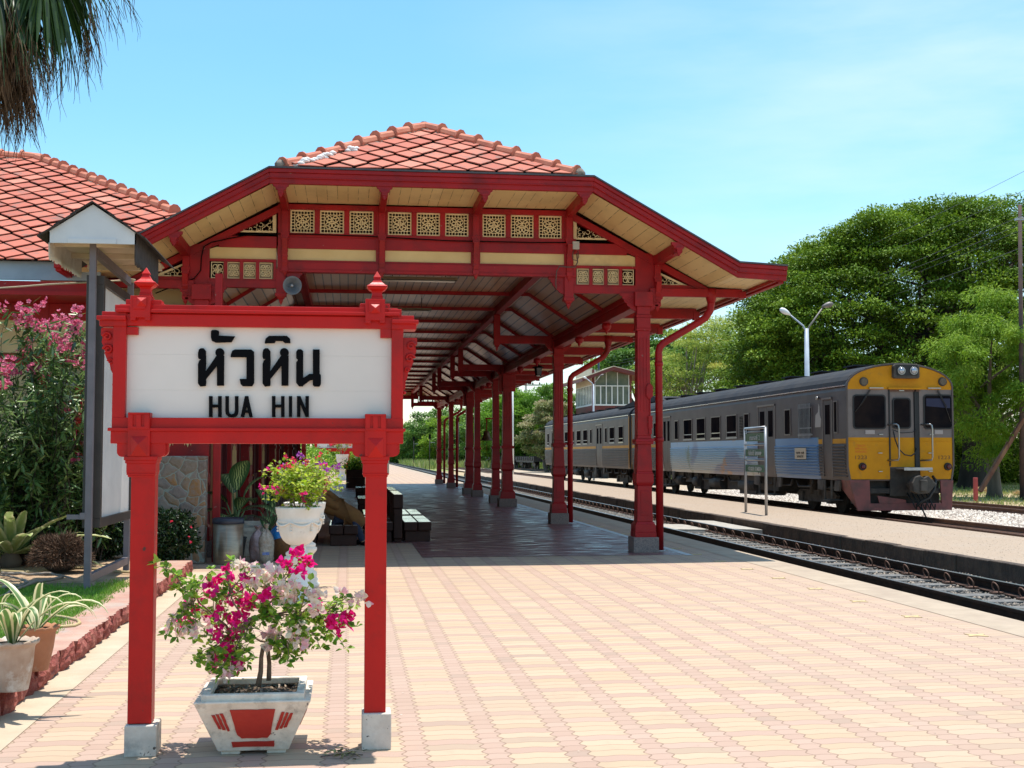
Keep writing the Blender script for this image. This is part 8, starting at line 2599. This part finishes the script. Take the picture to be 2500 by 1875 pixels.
mb = MB(); a = atZ(2390,1200,-.28); b = Vector((at(2499,1022,49).x, 49, at(2499,1022,49).z)); a.y = min(a.y, 50)
a = Vector((at(2392,1200,49).x, 49, at(2392,1200,49).z)); mb.bar(a, b, .16, .20, (0,1,0)); 
tag(mb.build('pole_strut', STRT, bevel=.02), 'rust streaked slanting strut leaning up against the tall dark pole', 'strut')
p = at(2382,1205,47); q = at(2382,1166,47)
mb = MB(); mb.bx(p.x-.07, p.x+.07, 46.93, 47.07, -.3, q.z)
tag(mb.build('red_marker_post', pmat('faded_red_paint', (0.42,0.06,0.05), (0.34,0.05,0.05), 6, rough=.7), bevel=.015), 'short faded red post left of the foot of the rusty strut', 'post')
CW_ = pmat('power_wire', (0.10,0.10,0.11), rough=.5)
for k, (dx, dz) in enumerate(((-.15,-.55),(.15,-.75),(-.2,-1.15),(.5,-1.6),(.6,.8),(.2,1.4))):
    mb = MB(); X_, Z_ = ptop.x+dx, ptop.z+dz
    pts = []
    for s_ in range(6):
        y0_ = 7+42*s_
        for q in range(8):
            u = q/8; pts.append((X_, y0_+42*u, Z_-.9*4*u*(1-u)*.6))
    mb.tube(pts, .009, 4, cap=False)
    tag(mb.build('power_wire', CW_), 'thin overhead wire running along the railway past the rain tree', 'wire', 'overhead wires')
# crossarm pole far away
cp_ = at(1284, 1100, 190)
t = thing('telegraph_pole', 'distant pole with insulator cross arms above the bright tree', 'pole', (cp_.x, 190, -.3))
mb = MB(); tz = at(1284, 888, 190).z; mb.tube([(cp_.x,190,-.3),(cp_.x,190,tz)], [.28,.14], 10); mb.build('mast', pmat('concrete_pole', (.32,.31,.3), rough=.8), t)
mb = MB()
for y_, w in ((940,2.2),(926,1.0)):
    z = at(1284,y_,190).z; mb.bx(cp_.x-w, cp_.x+w, 189.8, 190, z-.08, z+.08)
    for k in range(-1,2):
        for e in (.5, 1): mb.lathe([(.05,0),(.14,.12),(.05,.34)], (cp_.x+k*w*e*.95,189.9,z+.08), n=6)
mb.build('crossarm', DARK, t)

# distant small railway furniture seen between the columns
def small_post(name, label, cat, x, yb_, yt_, Y, w, m_, extra=None, z0=-.3):
    p = at(x, yb_, Y); q = at(x, yt_, Y)
    t = thing(name, label, cat, (p.x, Y, z0))
    mb = MB(); mb.tube([(p.x,Y,z0),(p.x,Y,q.z)], w, 8); mb.build('pole', m_, t)
    if extra: extra(t, p, q, Y)
    return t
def sig(t, p, q, Y):
    mb = MB(); mb.bx(p.x-.13, p.x+.13, Y-.2, Y-.05, q.z-.55, q.z); mb.build('signal_head', BLACKP, t)
    mb = MB(); mb.bx(p.x+.1, p.x+.6, Y-.05, Y, q.z-1.0, q.z-.94); mb.build('arm', STEEL, t)
small_post('railway_signal', 'distant signal on a thin white pole left of the farthest columns', 'signal', 1049, 1115, 1060, 150, .045, DARK, sig)
small_post('railway_signal', 'distant lattice signal mast with two poles, right of the farthest downpipe', 'signal', 1119, 1110, 1020, 170, .10, DARK, sig)
small_post('railway_signal', 'distant signal lamp on a pole left of the bell', 'signal', 1010, 1110, 1066, 170, .045, DARK, sig)
RW = pmat('red_band_paint', (0.5,0.03,0.02), rough=.5)
p = at(1098, 1137, 95)
t = thing('banded_pole', 'red and white banded pole standing behind the farthest downpipe', 'pole', (p.x, 95, -.3))
for m_, nm, k0 in ((WHITE,'white_band',0),(RW,'red_band',1)):
    mb = MB()
    for k in range(k0, 10, 2): mb.tube([(p.x,95,-.3+.5*k),(p.x,95,.2+.5*k-.002)], .06, 8)
    mb.build(nm, m_, t)
p = atZ(1078, 1128, -.25)
mb = MB(); mb.lathe([(.16,0),(.16,.75),(.20,.76),(.20,.85),(.05,.95)], (p.x, p.y, -.28), n=12); tag(mb.build('red_track_marker', pmat('orange_red', (0.6,0.10,0.03), rough=.5)), 'small orange red marker stump beside the far rails', 'marker')
p = atZ(1016, 1122, -.25)
mb = MB(); mb.box((p.x, p.y, .1), (2.6,.9,.5), Matrix.Rotation(.2,3,'Z')); mb.box((p.x+.9, p.y, .45), (.7,.7,.3)); tag(mb.build('point_machine', WHITE, bevel=.08), 'low white point machine cover beside the far rails', 'track equipment')
p = atZ(1028, 1118, -.25)
mb = MB(); mb.tube([(p.x,p.y,-.3),(p.x,p.y,1.0)], .04, 6); ring(mb, p.x, 1.25, .30, .10, p.y-.05, p.y+.05, 16); tag(mb.build('round_track_sign', BLACKP), 'small round black ring sign on a stake in the far grass', 'sign')

# flat wagons on the far track
WG = pmat('wagon_black', (0.018,0.017,0.018), (0.045,0.038,0.034), 1.2, rough=.7, bump=.4)
def wagon(label, y0, L_):
    t = thing('flat_wagon', label, 'wagon', (20.0, y0, -.1), 'parked flat wagons')
    mb = MB(); mb.bx(18.7, 21.3, y0, y0+L_, .95, 1.25); mb.bx(18.75,18.9,y0+.2,y0+L_-.2,.7,.95)
    for k in range(int(L_/1.6)): mb.bx(18.62, 18.7, y0+.5+1.6*k, y0+.65+1.6*k, .9, 1.32)
    mb.build('deck', WG, t)
    mb = MB(); mb.bx(18.7,21.3,y0-.25,y0-.01,.8,1.35); mb.bx(19.8,20.2,y0-.6,y0-.25,.75,1.0); mb.build('end_beam', WG, t)
    for yb in (y0+2.2, y0+L_-2.2):
        mb = MB(); 
        for sg in (-1, 1): mb.prism([(yb-1.3,.45),(yb-.9,.75),(yb+.9,.75),(yb+1.3,.45),(yb+.5,.3),(yb-.5,.3)], 'x', 20+sg*.8, 20+sg*.95)
        b_ = mb.build('bogie', WG, t)
        mb = MB()
        for dy in (-.85,.85):
            for sg in (-1,1): mb.tube([(20+sg*.58,yb+dy,.36),(20+sg*.70,yb+dy,.36)], .40, 18)
        mb.build('wheel', WG, b_)
wagon('black flat wagon nearest the tail of the train', 128, 14)
wagon('middle black flat wagon seen between the two right hand columns', 144, 14)
wagon('farthest black flat wagon, left of the bell', 160, 14)

# bits of litter and stones on the paving
LIT = leafmat('dry_litter', [(0.25,0.17,0.10),(0.5,0.42,0.3),(0.75,0.72,0.66)], trans=0)
n = 90
x = nr.uniform(-1.8, 5.2, n); y = nr.uniform(6.2, 18, n)
tag(cloud('paving_litter', np.stack([x, y, np.full(n,.006)],1), norm(np.stack([nr.normal(size=n), nr.normal(size=n), np.full(n,.05)],1)), np.tile([0,0,1.],(n,1)), nr.uniform(.008,.03,n), .006, LIT), kind='stuff')
